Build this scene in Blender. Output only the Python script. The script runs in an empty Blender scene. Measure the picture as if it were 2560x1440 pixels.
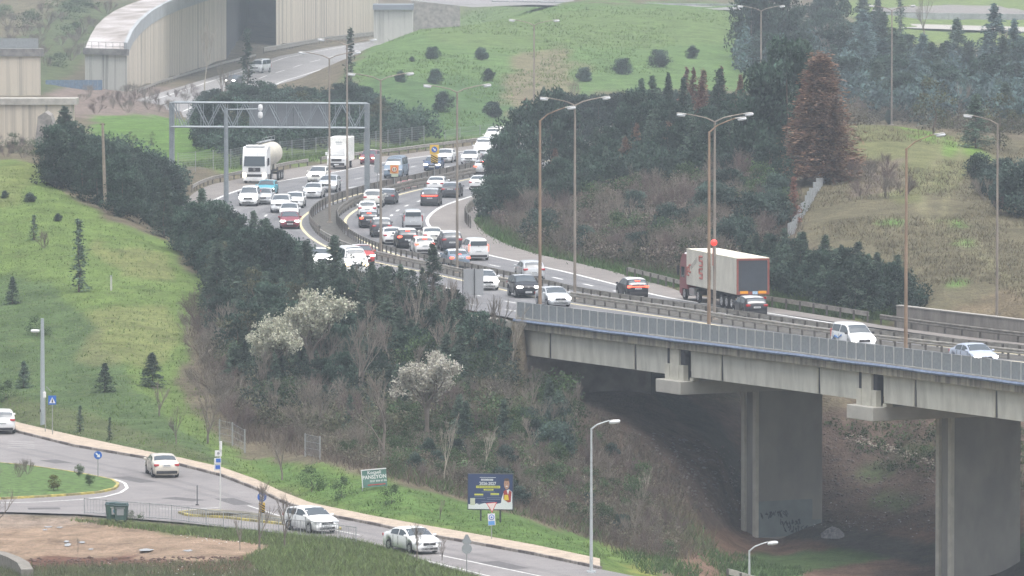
import bpy, math, random
import numpy as np
from math import sin, cos, tan, pi, radians, sqrt, atan2, hypot, exp
# ---------------------------------------------------------------- camera, light, exposure
SC = bpy.context.scene
COL = SC.collection
FPX = 18000.0; CX, CY = 1280.0, 720.0; CAMZ = 43.0
TILT = math.atan(1140.0 / FPX)
cam_data = bpy.data.cameras.new('camera'); cam = bpy.data.objects.new('camera', cam_data); COL.objects.link(cam)
cam.location = (0, 0, CAMZ); cam.rotation_euler = (pi / 2 - TILT, 0, 0)
cam_data.sensor_width = 36.0; cam_data.lens = 36.0 * FPX / 2560.0
cam_data.clip_start = 1.0; cam_data.clip_end = 6000.0
SC.camera = cam
SUN_EL, SUN_AZ = radians(68), radians(-50)        # overcast: soft light from the upper left, behind the camera
world = bpy.data.worlds.new('World'); SC.world = world; world.use_nodes = True
wn = world.node_tree; wn.nodes.clear()
sky = wn.nodes.new('ShaderNodeTexSky'); sky.sky_type = 'NISHITA'; sky.sun_disc = False
sky.sun_elevation = SUN_EL; sky.sun_rotation = pi + SUN_AZ
sky.air_density = 1.0; sky.dust_density = 4.0; sky.ozone_density = 1.0
hsv = wn.nodes.new('ShaderNodeHueSaturation'); hsv.inputs['Saturation'].default_value = 0.35
bg = wn.nodes.new('ShaderNodeBackground'); bg.inputs['Strength'].default_value = 0.15
wo = wn.nodes.new('ShaderNodeOutputWorld')
tcw = wn.nodes.new('ShaderNodeTexCoord'); sxyz = wn.nodes.new('ShaderNodeSeparateXYZ'); wn.links.new(tcw.outputs['Generated'], sxyz.inputs[0])
mrw = wn.nodes.new('ShaderNodeMapRange'); mrw.inputs['From Min'].default_value = 0.0; mrw.inputs['From Max'].default_value = 1.0; mrw.inputs['To Min'].default_value = 0.5; mrw.inputs['To Max'].default_value = 1.7; wn.links.new(sxyz.outputs['Z'], mrw.inputs['Value'])   # overcast sky: brighter overhead than at the horizon
vmw = wn.nodes.new('ShaderNodeVectorMath'); vmw.operation = 'SCALE'
wn.links.new(sky.outputs[0], hsv.inputs['Color']); wn.links.new(hsv.outputs[0], vmw.inputs[0]); wn.links.new(mrw.outputs[0], vmw.inputs['Scale']); wn.links.new(vmw.outputs[0], bg.inputs['Color']); wn.links.new(bg.outputs[0], wo.inputs['Surface'])
sun_data = bpy.data.lights.new('sun', 'SUN'); sun_data.energy = 1.1; sun_data.angle = radians(22); sun_data.color = (1.0, 0.97, 0.93)
sun = bpy.data.objects.new('sun', sun_data); COL.objects.link(sun)
sun.location = (0, 0, 200); sun.rotation_euler = (pi / 2 - SUN_EL, 0, SUN_AZ)
SC.view_settings.view_transform = 'Standard'; SC.view_settings.look = 'None'; SC.view_settings.gamma = 1.0
SC.view_settings.exposure = 0.7
SC.cycles.volume_bounces = 2; SC.cycles.max_bounces = 8; SC.cycles.transparent_max_bounces = 12
# ---------------------------------------------------------------- pixel <-> world helpers (survey of the photograph)
CT, ST = cos(TILT), sin(TILT)
def ray(px, py):
    a = (px - CX) / FPX; b = (py - CY) / FPX
    return a, CT - ST * b, -ST - CT * b
def PZ(px, py, z):
    dx, dy, dz = ray(px, py); t = (z - CAMZ) / dz
    return (dx * t, dy * t, z)
def PY(px, py, Y):
    dx, dy, dz = ray(px, py); t = Y / dy
    return (dx * t, Y, CAMZ + dz * t)
def proj(X, Y, Z):
    fwd = Y * CT - (Z - CAMZ) * ST; up = Y * ST + (Z - CAMZ) * CT
    return CX + FPX * X / fwd, CY - FPX * up / fwd
def ppm(Y): return FPX / Y
HZ = 7.0                                           # height of the motorway above the local road
# ---------------------------------------------------------------- materials
MATS = {}
def nd(nt, t, **kw):
    n = nt.nodes.new(t)
    for k, v in kw.items():
        if k in n.inputs.keys(): n.inputs[k].default_value = v
        else: setattr(n, k, v)
    return n
def mat(name, col, rough=0.8, metal=0.0, vary=0.0, scale=3.0, emit=None, estr=0.0, coat=0.0, stretch=None, col2=None, contrast=(0.35, 0.65), bump=0.0, spec=0.4, rnd=0.0):
    if name in MATS: return MATS[name]
    m = bpy.data.materials.new(name); m.use_nodes = True; nt = m.node_tree
    b = nt.nodes['Principled BSDF']
    b.inputs['Roughness'].default_value = rough; b.inputs['Metallic'].default_value = metal
    b.inputs['Specular IOR Level'].default_value = spec
    b.inputs['Coat Weight'].default_value = coat
    c4 = (*col, 1)
    b.inputs['Base Color'].default_value = c4
    out = None
    if vary > 0 or col2:
        tc = nd(nt, 'ShaderNodeTexCoord'); mp = nd(nt, 'ShaderNodeMapping')
        if stretch: mp.inputs['Scale'].default_value = stretch
        nz = nd(nt, 'ShaderNodeTexNoise', Scale=scale, Detail=6.0, Roughness=0.62)
        nt.links.new(tc.outputs['Object'], mp.inputs[0]); nt.links.new(mp.outputs[0], nz.inputs['Vector'])
        cr = nd(nt, 'ShaderNodeValToRGB'); e = cr.color_ramp.elements
        e[0].position, e[1].position = contrast
        d = col2 or tuple(c * (1 - vary) for c in col)
        e[0].color = (*d, 1); e[1].color = (*(tuple(min(1, c * (1 + vary * .5)) for c in col) if not col2 else col), 1)
        nt.links.new(nz.outputs['Fac'], cr.inputs[0]); out = cr.outputs[0]
        if bump:
            bp = nd(nt, 'ShaderNodeBump', Strength=bump, Distance=0.05); nt.links.new(nz.outputs['Fac'], bp.inputs['Height']); nt.links.new(bp.outputs[0], b.inputs['Normal'])
    if rnd > 0:
        oi = nd(nt, 'ShaderNodeObjectInfo'); h = nd(nt, 'ShaderNodeHueSaturation')
        mr = nd(nt, 'ShaderNodeMapRange'); mr.inputs['To Min'].default_value = 1 - rnd; mr.inputs['To Max'].default_value = 1 + rnd
        nt.links.new(oi.outputs['Random'], mr.inputs['Value']); nt.links.new(mr.outputs[0], h.inputs['Value'])
        if out: nt.links.new(out, h.inputs['Color'])
        else: h.inputs['Color'].default_value = c4
        out = h.outputs[0]
    if out: nt.links.new(out, b.inputs['Base Color'])
    if emit:
        b.inputs['Emission Color'].default_value = (*emit, 1); b.inputs['Emission Strength'].default_value = estr
    MATS[name] = m; return m
def leafmat(name, col, rnd=0.36, trans=0.25):
    """foliage: per-face tint attribute (clumps of older and younger leaves, plus shading painted into crowns and thickets), random per plant, a little light passing through"""
    if name in MATS: return MATS[name]
    m = bpy.data.materials.new(name); m.use_nodes = True; nt = m.node_tree
    b = nt.nodes['Principled BSDF']; b.inputs['Roughness'].default_value = 0.75; b.inputs['Specular IOR Level'].default_value = 0.2
    at = nd(nt, 'ShaderNodeAttribute', attribute_name='tint'); oi = nd(nt, 'ShaderNodeObjectInfo')
    mr = nd(nt, 'ShaderNodeMapRange'); mr.inputs['To Min'].default_value = 1 - rnd; mr.inputs['To Max'].default_value = 1 + rnd
    nt.links.new(oi.outputs['Random'], mr.inputs['Value'])
    mu = nd(nt, 'ShaderNodeMix', data_type='RGBA', blend_type='MULTIPLY'); mu.inputs[0].default_value = 1.0
    mu.inputs[6].default_value = (*col, 1); nt.links.new(at.outputs['Color'], mu.inputs[7])
    h = nd(nt, 'ShaderNodeHueSaturation'); nt.links.new(mu.outputs[2], h.inputs['Color']); nt.links.new(mr.outputs[0], h.inputs['Value'])
    nt.links.new(h.outputs[0], b.inputs['Base Color'])
    tr = nd(nt, 'ShaderNodeBsdfTranslucent'); nt.links.new(h.outputs[0], tr.inputs['Color'])
    mx = nd(nt, 'ShaderNodeMixShader'); mx.inputs[0].default_value = trans
    nt.links.new(b.outputs[0], mx.inputs[1]); nt.links.new(tr.outputs[0], mx.inputs[2])
    nt.links.new(mx.outputs[0], nt.nodes['Material Output'].inputs['Surface'])
    MATS[name] = m; return m
# ---------------------------------------------------------------- mesh builder
class MB:
    def __init__(s): s.v = []; s.f = []; s.mi = []; s.cur = 0
    def quadm(s, pts, faces):
        o = len(s.v); s.v += [tuple(p) for p in pts]
        for f in faces: s.f.append(tuple(o + i for i in f)); s.mi.append(s.cur)
        return s
    def poly(s, pts): return s.quadm(pts, [tuple(range(len(pts)))])
    def box(s, c, size, rz=0.0, taper=1.0, rx=0.0, ry=0.0, bev=0.0):
        hx, hy, hz = size[0] / 2, size[1] / 2, size[2] / 2
        if bev > 0:
            rings = []
            for (z, k) in ((-hz, bev), (-hz + bev, 0), (hz - bev, 0), (hz, bev)):
                x, y = hx - k, hy - k
                b = bev * .7
                rings.append([(-x + b, -y, z), (x - b, -y, z), (x, -y + b, z), (x, y - b, z), (x - b, y, z), (-x + b, y, z), (-x, y - b, z), (-x, -y + b, z)])
            pts = [p for r in rings for p in r]; F = [tuple(range(7, -1, -1)), tuple(range(24, 32))]
            for r in range(3):
                for i in range(8): j = (i + 1) % 8; F.append((r * 8 + i, r * 8 + j, r * 8 + 8 + j, r * 8 + 8 + i))
        else:
            t = taper
            pts = [(-hx, -hy, -hz), (hx, -hy, -hz), (hx, hy, -hz), (-hx, hy, -hz), (-hx * t, -hy * t, hz), (hx * t, -hy * t, hz), (hx * t, hy * t, hz), (-hx * t, hy * t, hz)]
            F = [(3, 2, 1, 0), (4, 5, 6, 7), (0, 1, 5, 4), (1, 2, 6, 5), (2, 3, 7, 6), (3, 0, 4, 7)]
        P = []
        for x, y, z in pts:
            if rx: y, z = y * cos(rx) - z * sin(rx), y * sin(rx) + z * cos(rx)
            if ry: x, z = x * cos(ry) + z * sin(ry), -x * sin(ry) + z * cos(ry)
            if rz: x, y = x * cos(rz) - y * sin(rz), x * sin(rz) + y * cos(rz)
            P.append((x + c[0], y + c[1], z + c[2]))
        return s.quadm(P, F)
    def tube(s, p0, p1, r0, r1=None, n=6, cap=True):
        r1 = r0 if r1 is None else r1
        p0 = np.array(p0, float); p1 = np.array(p1, float); d = p1 - p0; L = np.linalg.norm(d)
        if L < 1e-6: return s
        d /= L; a = np.array((0, 0, 1.0)) if abs(d[2]) < .9 else np.array((1.0, 0, 0)); u = np.cross(d, a); u /= np.linalg.norm(u); w = np.cross(d, u)
        pts = []
        for p, r in ((p0, r0), (p1, r1)):
            for k in range(n): t = 2 * pi * k / n; pts.append(tuple(p + u * cos(t) * r + w * sin(t) * r))
        F = [(k, (k + 1) % n, n + (k + 1) % n, n + k) for k in range(n)]
        if cap: F += [tuple(range(n - 1, -1, -1)), tuple(range(n, 2 * n))]
        return s.quadm(pts, F)
    def path(s, pts, r, n=6):
        for i in range(len(pts) - 1):
            r0 = r[i] if isinstance(r, (list, tuple)) else r; r1 = r[i + 1] if isinstance(r, (list, tuple)) else r
            s.tube(pts[i], pts[i + 1], r0, r1, n)
        return s
    def lathe(s, prof, c=(0, 0, 0), n=12, axis='z', sc=(1, 1)):
        pts = []
        for r, h in prof:
            for k in range(n):
                t = 2 * pi * k / n; a, b = r * cos(t) * sc[0], r * sin(t) * sc[1]
                p = (a, b, h) if axis == 'z' else ((h, a, b) if axis == 'x' else (a, h, b))
                pts.append((p[0] + c[0], p[1] + c[1], p[2] + c[2]))
        F = [(i * n + k, i * n + (k + 1) % n, (i + 1) * n + (k + 1) % n, (i + 1) * n + k) for i in range(len(prof) - 1) for k in range(n)]
        F += [tuple(range(n - 1, -1, -1)), tuple((len(prof) - 1) * n + k for k in range(n))]
        return s.quadm(pts, F)
    def prism(s, outline, d0, d1, axis='y'):
        """extrude an outline (2D list) between d0 and d1 along axis; outline in (x,z) for y, (y,z) for x, (x,y) for z"""
        n = len(outline)
        def P(a, b, d): return (a, d, b) if axis == 'y' else ((d, a, b) if axis == 'x' else (a, b, d))
        pts = [P(a, b, d0) for a, b in outline] + [P(a, b, d1) for a, b in outline]
        F = [tuple(range(n)), tuple(range(2 * n - 1, n - 1, -1))] + [(k, n + k, n + (k + 1) % n, (k + 1) % n) for k in range(n)]
        return s.quadm(pts, F)
    def mesh(s, name, mats, smooth=False):
        me = bpy.data.meshes.new(name); me.from_pydata(s.v, [], s.f)
        for m in (mats if isinstance(mats, (list, tuple)) else [mats]): me.materials.append(m)
        if any(s.mi): me.polygons.foreach_set('material_index', s.mi)
        if smooth: me.polygons.foreach_set('use_smooth', [True] * len(s.f))
        me.update(); return me
    def build(s, name, mats, parent=None, smooth=False, label=None):
        o = bpy.data.objects.new(name, s.mesh(name, mats, smooth)); COL.objects.link(o)
        if parent: o.parent = parent
        if label: o['label'] = label
        return o
def tag(o, label=None, cat=None, group=None, kind=None):
    if label: o['label'] = label
    if cat: o['category'] = cat
    if group: o['group'] = group
    if kind: o['kind'] = kind
    return o
def thing(name, label, cat, loc=(0, 0, 0), rz=0.0, group=None):
    o = bpy.data.objects.new(name, None); COL.objects.link(o); o.empty_display_size = 0.3
    o.location = loc; o.rotation_euler = (0, 0, rz)
    return tag(o, label, cat, group)
def copy_tree(o, parent=None):
    c = o.copy(); COL.objects.link(c); c.parent = parent
    for ch in KIDS.get(o.name, []): copy_tree(ch, c)
    return c
KIDS = {}
def index_kids(root):
    """remember children of a prototype (children lookups are slow in a big scene)"""
    KIDS[root.name] = [c for c in root.children]
    for c in root.children: index_kids(c)
def npmesh(name, verts, faces, mats, tint=None, mi=None, smooth=False):
    """fast mesh from numpy: faces (n,k)"""
    verts = np.asarray(verts, np.float32); faces = np.asarray(faces, np.int32); k = faces.shape[1]; n = len(faces)
    me = bpy.data.meshes.new(name); me.vertices.add(len(verts)); me.vertices.foreach_set('co', verts.ravel())
    me.loops.add(n * k); me.loops.foreach_set('vertex_index', faces.ravel())
    me.polygons.add(n); me.polygons.foreach_set('loop_start', np.arange(0, n * k, k, dtype=np.int32))
    me.polygons.foreach_set('loop_total', np.full(n, k, np.int32))
    if mi is not None: me.polygons.foreach_set('material_index', np.asarray(mi, np.int32))
    if smooth: me.polygons.foreach_set('use_smooth', np.ones(n, bool))
    for m in (mats if isinstance(mats, (list, tuple)) else [mats]): me.materials.append(m)
    if tint is not None:
        at = me.attributes.new('tint', 'FLOAT_COLOR', 'FACE'); t = np.ones((n, 4), np.float32); t[:, :3] = tint; at.data.foreach_set('color', t.ravel())
    me.update(calc_edges=True); me.validate(); return me
def addobj(name, me, parent=None):
    o = bpy.data.objects.new(name, me); COL.objects.link(o)
    if parent: o.parent = parent
    return o
# ---------------------------------------------------------------- motorway alignment
def catmull(P, step=2.0):
    P = [np.array(p[:2], float) for p in P]; out = []
    Q = [2 * P[0] - P[1]] + P + [2 * P[-1] - P[-2]]
    for i in range(1, len(Q) - 2):
        p0, p1, p2, p3 = Q[i - 1:i + 3]; n = max(2, int(np.linalg.norm(p2 - p1) / step))
        for k in range(n):
            t = k / n; out.append(.5 * ((2 * p1) + (-p0 + p2) * t + (2 * p0 - 5 * p1 + 4 * p2 - p3) * t * t + (-p0 + 3 * p1 - 3 * p2 + p3) * t ** 3))
    out.append(Q[-2]); A = np.array(out)
    for _ in range(3): A[1:-1] = .25 * A[:-2] + .5 * A[1:-1] + .25 * A[2:]
    return resample(A, step)
def resample(A, step=None, n=None):
    A = np.asarray(A, float); d = np.r_[0, np.cumsum(np.linalg.norm(np.diff(A, axis=0), axis=1))]
    n = n or max(2, int(round(d[-1] / step)) + 1); t = np.linspace(0, d[-1], n)
    return np.stack([np.interp(t, d, A[:, k]) for k in range(A.shape[1])], 1)
def normals(A):
    T = np.gradient(A, axis=0); T /= np.linalg.norm(T, axis=1)[:, None]
    return T, np.stack([-T[:, 1], T[:, 0]], 1)       # tangent, left normal (travelling towards the camera: left = far/right side of the picture)
MPX = [(1902, 335), (1600, 364), (1335, 400), (1180, 436), (1111, 450), (1070, 460), (994, 475), (915, 496), (847, 520), (809, 551),
       (822, 580), (855, 605), (900, 626), (952, 643), (1050, 665), (1143, 683), (1300, 718), (1440, 749), (1700, 787), (1960, 826), (2257, 865), (2557, 896), (2900, 931)]
MED = catmull([PZ(x, y, HZ) for x, y in MPX], 1.5)
MT, MN = normals(MED)
def med_off(w):                                      # w>0: away-going carriageway (picture right), w<0: oncoming carriageway
    w = np.interp(MED[:, 1], *w) if isinstance(w, tuple) else w
    return MED + MN * (np.asarray(w).reshape(-1, 1) if np.ndim(w) else w)
R_SOLID = ([480, 520, 547, 600, 620, 2000], [6.4, 6.5, 7.2, 9.6, 9.6, 9.6])
R_EDGE = ([480, 520, 560, 600, 620, 2000], [8.8, 8.9, 10.8, 14.0, 14.0, 14.0])
L_SOLID = ([0, 660, 700, 733, 762, 800, 2000], [-12.4, -12.4, -14.0, -16.5, -15.2, -14, -14])
L_EDGE = ([0, 660, 700, 733, 767, 800, 2000], [-13.4, -13.4, -16.5, -21.5, -21.5, -18, -17])
PAR = resample([PZ(x, y, HZ)[:2] for x, y in ((1290, 797), (1600, 836), (1960, 880), (2560, 956), (2950, 1004))], 1.25)    # outer edge of the viaduct
PART, PARN = normals(PAR)
sel = MED[:, 1] > 640
LE = med_off(L_EDGE)[sel]
LE = np.vstack([LE, [PZ(x, y, HZ)[:2] for x, y in ((930, 700), (1060, 742), (1180, 776))], PAR])
LE = resample(LE, 1.5)
RE = med_off(R_EDGE)
def inpoly(X, Y, poly):
    poly = np.asarray(poly); X = np.asarray(X, float); Y = np.asarray(Y, float); r = np.zeros(X.shape, bool)
    j = len(poly) - 1
    for i in range(len(poly)):
        xi, yi = poly[i][:2]; xj, yj = poly[j][:2]
        c = ((yi > Y) != (yj > Y)) & (X < (xj - xi) * (Y - yi) / (yj - yi + 1e-12) + xi); r ^= c; j = i
    return r
def segdist(X, Y, line):
    d = np.full(X.shape, 1e9); L = np.asarray(line)[::3]
    for i in range(len(L) - 1):
        ax, ay = L[i]; bx, by = L[i + 1]; vx, vy = bx - ax, by - ay; t = np.clip(((X - ax) * vx + (Y - ay) * vy) / (vx * vx + vy * vy + 1e-9), 0, 1)
        d = np.minimum(d, np.hypot(X - ax - t * vx, Y - ay - t * vy))
    return d
HWPOLY = np.vstack([LE, RE[::-1]])
ABX = 1.0                                            # the viaduct spans east of this line
# local road polygons (z = 0)
KERB = [(-300, 1000), (-120, 1032), (0, 1066), (51, 1084), (185, 1117), (374, 1149), (447, 1164), (553, 1191), (640, 1225), (700, 1255), (777, 1283), (930, 1312), (1039, 1336), (1176, 1359), (1340, 1389), (1500, 1423)]
BACK = [(-300, 975), (-120, 1008), (0, 1045), (51, 1062), (185, 1093), (374, 1134), (447, 1148), (553, 1172), (640, 1203), (700, 1232), (777, 1262), (930, 1294), (1039, 1314), (1176, 1338), (1340, 1368), (1500, 1402)]
NEAR = [(1900, 1620), (1500, 1530), (1220, 1446), (1077, 1408), (980, 1372), (880, 1347), (700, 1332), (450, 1306), (210, 1286), (60, 1281), (-300, 1275)]
kerb_w = resample([PZ(x, y, 0)[:2] for x, y in KERB], 1.0); back_w = resample([PZ(x, y, 0)[:2] for x, y in BACK], n=len(kerb_w))
ROADPOLY = np.array([PZ(x, y, 0)[:2] for x, y in KERB + [(1700, 1462), (2100, 1560)] + NEAR])
WALKPOLY = np.vstack([kerb_w, back_w[::-1]])
FARROAD_L = [(300, 262), (400, 232), (480, 208), (560, 184), (640, 160), (700, 140), (800, 122), (940, 100), (1100, 82)]
FARROAD_R = [(520, 330), (640, 240), (720, 205), (770, 190), (850, 165), (940, 132), (1040, 118), (1100, 112), (1200, 100)]
FZ = 4.0
FARPOLY = np.array([PZ(x, y, FZ)[:2] for x, y in FARROAD_L + FARROAD_R[::-1]])
# ---------------------------------------------------------------- terrain height field from surveyed points
CTRL = [  # left hill
 (0,1000,535),(-300,930,545),(0,850,562),(0,700,592),(-300,700,592),(0,540,618),(0,420,642),(-300,420,640),(0,400,660),(60,405,648),(300,1080,515),(300,900,547),(300,700,587),(300,540,622),(130,440,642),
 (540,740,582),(480,900,552),(540,1100,512),(420,610,610),(440,650,600),(160,850,562),(150,1000,532),(640,1150,500),(700,1120,506),
 (500,560,650),(600,600,625),(700,700,598),(300,450,690),(200,400,700),(350,440,720),
 # behind the left trees
 (400,420,757),(480,400,780),(400,300,860),(260,330,830),(300,235,985),(100,360,800),(0,370,790),(-300,370,790),(100,240,1000),(150,150,1150),(0,60,1300),(150,0,1350),(-300,0,1350),(-300,240,980),(560,340,800),(560,400,770),
 (700,370,800),(900,360,810),(1050,350,825),(700,300,880),(600,240,960),(850,220,950),(900,300,870),
 # green hill
 (1000,330,850),(1200,325,852),(950,200,930),(1200,200,950),(1500,200,960),(1050,70,1080),(1400,35,1120),(1800,50,1100),(1800,150,1000),(1400,12,1180),(1700,14,1200),(1400,-15,1300),(1900,20,1190),(880,170,960),(930,120,1020),(1400,-60,1500),
 # forest mound
 (1205,490,706),(1215,560,668),(1290,420,722),(1300,470,700),(1350,560,650),(1400,640,615),(1500,450,665),(1600,300,745),(1700,600,600),(1900,300,722),(1750,690,572),(1850,550,610),(2000,640,590),(2000,400,670),(1700,400,690),(1300,360,760),(1450,300,770),
 # east hill
 (2300,770,550),(2560,785,540),(2900,830,525),(2150,760,556),(2050,740,562),(2300,600,592),(2300,400,652),(2200,315,692),(2450,380,672),(2550,450,652),(2560,620,585),(2900,620,585),(2100,330,688),(2900,480,640),(2100,560,600),
 (2300,320,860),(2300,240,960),(2560,230,980),(2000,280,880),(1950,200,980),(2400,104,1260),(2560,96,1290),(2200,112,1240),(2500,62,1360),(2300,44,1400),(2000,100,1150),(2900,90,1250),(2600,-30,1600),(2900,300,860),(2000,-20,1500),
 # valley under the viaduct
 (1100,1150,490),(1300,1150,490),(1300,1000,516),(1240,900,534),(1500,1100,506),(1500,1250,486),(1500,1395,462),(1700,1300,490),(1800,1400,482),(1950,1350,515),(2100,1370,508),(1850,1352,511),(1830,1300,519),(1780,1345,505),(2300,1400,501),(2345,1452,491),(2500,1500,486),(2900,1500,484),
 (1800,1150,521),(1600,1010,531),(1450,970,537),(2200,1200,527),(2200,1080,541),(2560,1200,512),(2900,1200,505),(2450,1080,528),(2000,1440,483),(1800,1020,540),(2000,1060,541),(1700,960,545),(2250,990,552),(2560,1040,538),
 (1650,1430,446),(1500,1425,437),(1600,1420,452),(1480,1345,440),(1300,1300,449),(1300,1270,470),(1150,1240,470),(1000,1215,462),(1000,1150,482),(800,1160,475),
 # bank west of the viaduct
 (1180,835,542),(1285,965,530),(1345,975,534),(1230,940,530),(1080,770,558),(1000,900,547),(800,800,565),(700,950,537),(1000,1100,506),(850,1000,524),(1150,1000,517),(700,840,560),(600,1000,528),(1100,900,540),
 # near ground
 (0,1300,451),(300,1300,451),(650,1350,441),(300,1395,430),(0,1400,429),(200,1440,415),(600,1440,415),(900,1440,417),(900,1380,434),(1100,1440,418),(300,1520,380),(900,1550,380),(1500,1600,380),(2000,1620,400),(2560,1600,400),(-300,1330,445),(-300,1500,390),(-300,1150,500)]
cw = [PY(*c) for c in CTRL]
for A in (LE[::10], RE[::12]): cw += [(p[0], p[1], HZ - .15) for p in A if p[0] < -5 or p[1] > 600]
cw += [(p[0], p[1], -.1) for p in kerb_w[::8]] + [(p[0], p[1], 0.1) for p in back_w[::8]]
cw += [(*PZ(x, y, 0)[:2], -.1) for x, y in NEAR]
cw += [(*PZ(x, y, FZ)[:2], FZ - .2) for x, y in FARROAD_L + FARROAD_R]
cw = np.array(cw)
def uv_(X, Y):
    Y = np.maximum(Y, 200.0); return X / Y * FPX / 150.0, 20.0 * np.log(Y / 400.0)
cu, cv = uv_(cw[:, 0], cw[:, 1])
def kern(r): return r
K = kern(np.hypot(cu[:, None] - cu, cv[:, None] - cv)) ; n_ = len(cw)
Kb = np.zeros((n_ + 3, n_ + 3)); Kb[:n_, :n_] = K - np.eye(n_) * .03; Kb[:n_, n_] = 1; Kb[:n_, n_ + 1] = cu; Kb[:n_, n_ + 2] = cv; Kb[n_:, :n_] = Kb[:n_, n_:].T
wts = np.linalg.lstsq(Kb, np.r_[cw[:, 2], 0, 0, 0], rcond=None)[0]
def rbf(X, Y):
    u, v = uv_(X, Y); z = wts[n_] + wts[n_ + 1] * u + wts[n_ + 2] * v
    for i in range(n_): z = z + wts[i] * kern(np.hypot(u - cu[i], v - cv[i]))
    return z
gp = np.arange(-900, 3501, 13.0); gY = np.concatenate([np.arange(340, 640, 1.1), np.arange(640, 900, 2.0), np.arange(900, 1400, 4.0), np.arange(1400, 2400, 40.0)])
GU = (gp - CX) / FPX
GX = GU[None, :] * gY[:, None]; GY = np.repeat(gY[:, None], len(gp), 1)
GZ = rbf(GX, GY)
GZ = np.clip(GZ, -9, 22)
rs = np.random.RandomState(5)
def vnoise(X, Y, cell, seed=0):
    r = np.random.RandomState(seed); T = r.rand(64, 64); x = X / cell; y = Y / cell; xi = np.floor(x).astype(int); yi = np.floor(y).astype(int); fx = x - xi; fy = y - yi
    fx = fx * fx * (3 - 2 * fx); fy = fy * fy * (3 - 2 * fy); g = lambda a, b: T[a % 64, b % 64]
    return (g(xi, yi) * (1 - fx) + g(xi + 1, yi) * fx) * (1 - fy) + (g(xi, yi + 1) * (1 - fx) + g(xi + 1, yi + 1) * fx) * fy
rough = (vnoise(GX, GY, 9, 1) - .5) * .5 + (vnoise(GX, GY, 3.1, 2) - .5) * .22 + (vnoise(GX, GY, 1.3, 3) - .5) * .1
dh = segdist(GX, GY, np.vstack([LE])); dr = segdist(GX, GY, RE)
inh = inpoly(GX, GY, HWPOLY); bridge = (GX > ABX) & (GY < 570)
dd = np.where(inh, 0, np.minimum(dh, dr))
w = np.clip(1 - dd / np.where((GX > -7) & (GX < 6) & (GY < 556), 1.3, 7.0), 0, 1); w = w * w * (3 - 2 * w)
GZn = GZ + rough * np.clip(dd / 6, 0, 1)
GZn = np.where(bridge, GZn, GZn * (1 - w) + (HZ - .12) * w)
GZn = np.where(bridge & (inh | (dd < 2.0)), np.minimum(GZn, 4.0), GZn)
loc = inpoly(GX, GY, ROADPOLY) | inpoly(GX, GY, WALKPOLY); dl = np.where(loc, 0, np.minimum(segdist(GX, GY, ROADPOLY[np.r_[0:len(ROADPOLY)].repeat(3)]), segdist(GX, GY, WALKPOLY)))
w2 = np.clip(1 - dl / 3.0, 0, 1); GZn = np.where(GY < 560, GZn * (1 - w2) + (-.12 + np.clip(dl - .5, 0, 9) * .2) * w2, GZn)
far = inpoly(GX, GY, FARPOLY); GZn = np.where(far, FZ - .15, GZn)
GZ = GZn
def zat(X, Y):
    X = np.asarray(X, float); Y = np.asarray(Y, float); u = X / Y; a = np.clip((u - GU[0]) / (GU[1] - GU[0]), 0, len(GU) - 1.001); b = np.interp(Y, gY, np.arange(len(gY))); b = np.clip(b, 0, len(gY) - 1.001)
    i = b.astype(int); j = a.astype(int); fb = b - i; fa = a - j
    return (GZ[i, j] * (1 - fa) + GZ[i, j + 1] * fa) * (1 - fb) + (GZ[i + 1, j] * (1 - fa) + GZ[i + 1, j + 1] * fa) * fb
def hit(px, py, ymin=380, ymax=2300):
    """where the line of sight of a photograph point meets the ground"""
    px = np.atleast_1d(np.asarray(px, float)); py = np.atleast_1d(np.asarray(py, float)); dx = (px - CX) / FPX; b = (py - CY) / FPX; dy = CT - ST * b; dz = -ST - CT * b
    R = np.full((len(px), 3), np.nan); done = np.zeros(len(px), bool); Yp = ymin
    for Y in np.arange(ymin, ymax, 1.5):
        t = Y / dy; z = CAMZ + dz * t; g = zat(dx * t, np.full(len(px), float(Y))); h = (z <= g) & ~done
        if h.any():
            lo = np.full(h.sum(), Y - 1.5); hi = np.full(h.sum(), float(Y))
            for _ in range(8):
                m = (lo + hi) / 2; tt = m / dy[h]; below = CAMZ + dz[h] * tt <= zat(dx[h] * tt, m); hi = np.where(below, m, hi); lo = np.where(below, lo, m)
            tt = hi / dy[h]; R[h] = np.stack([dx[h] * tt, hi, zat(dx[h] * tt, hi)], 1); done |= h
        if done.all(): break
    R[~done] = [0, 2300, 10]
    return R
def hit1(px, py, **k): return tuple(float(c) for c in hit(px, py, **k)[0])
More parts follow.
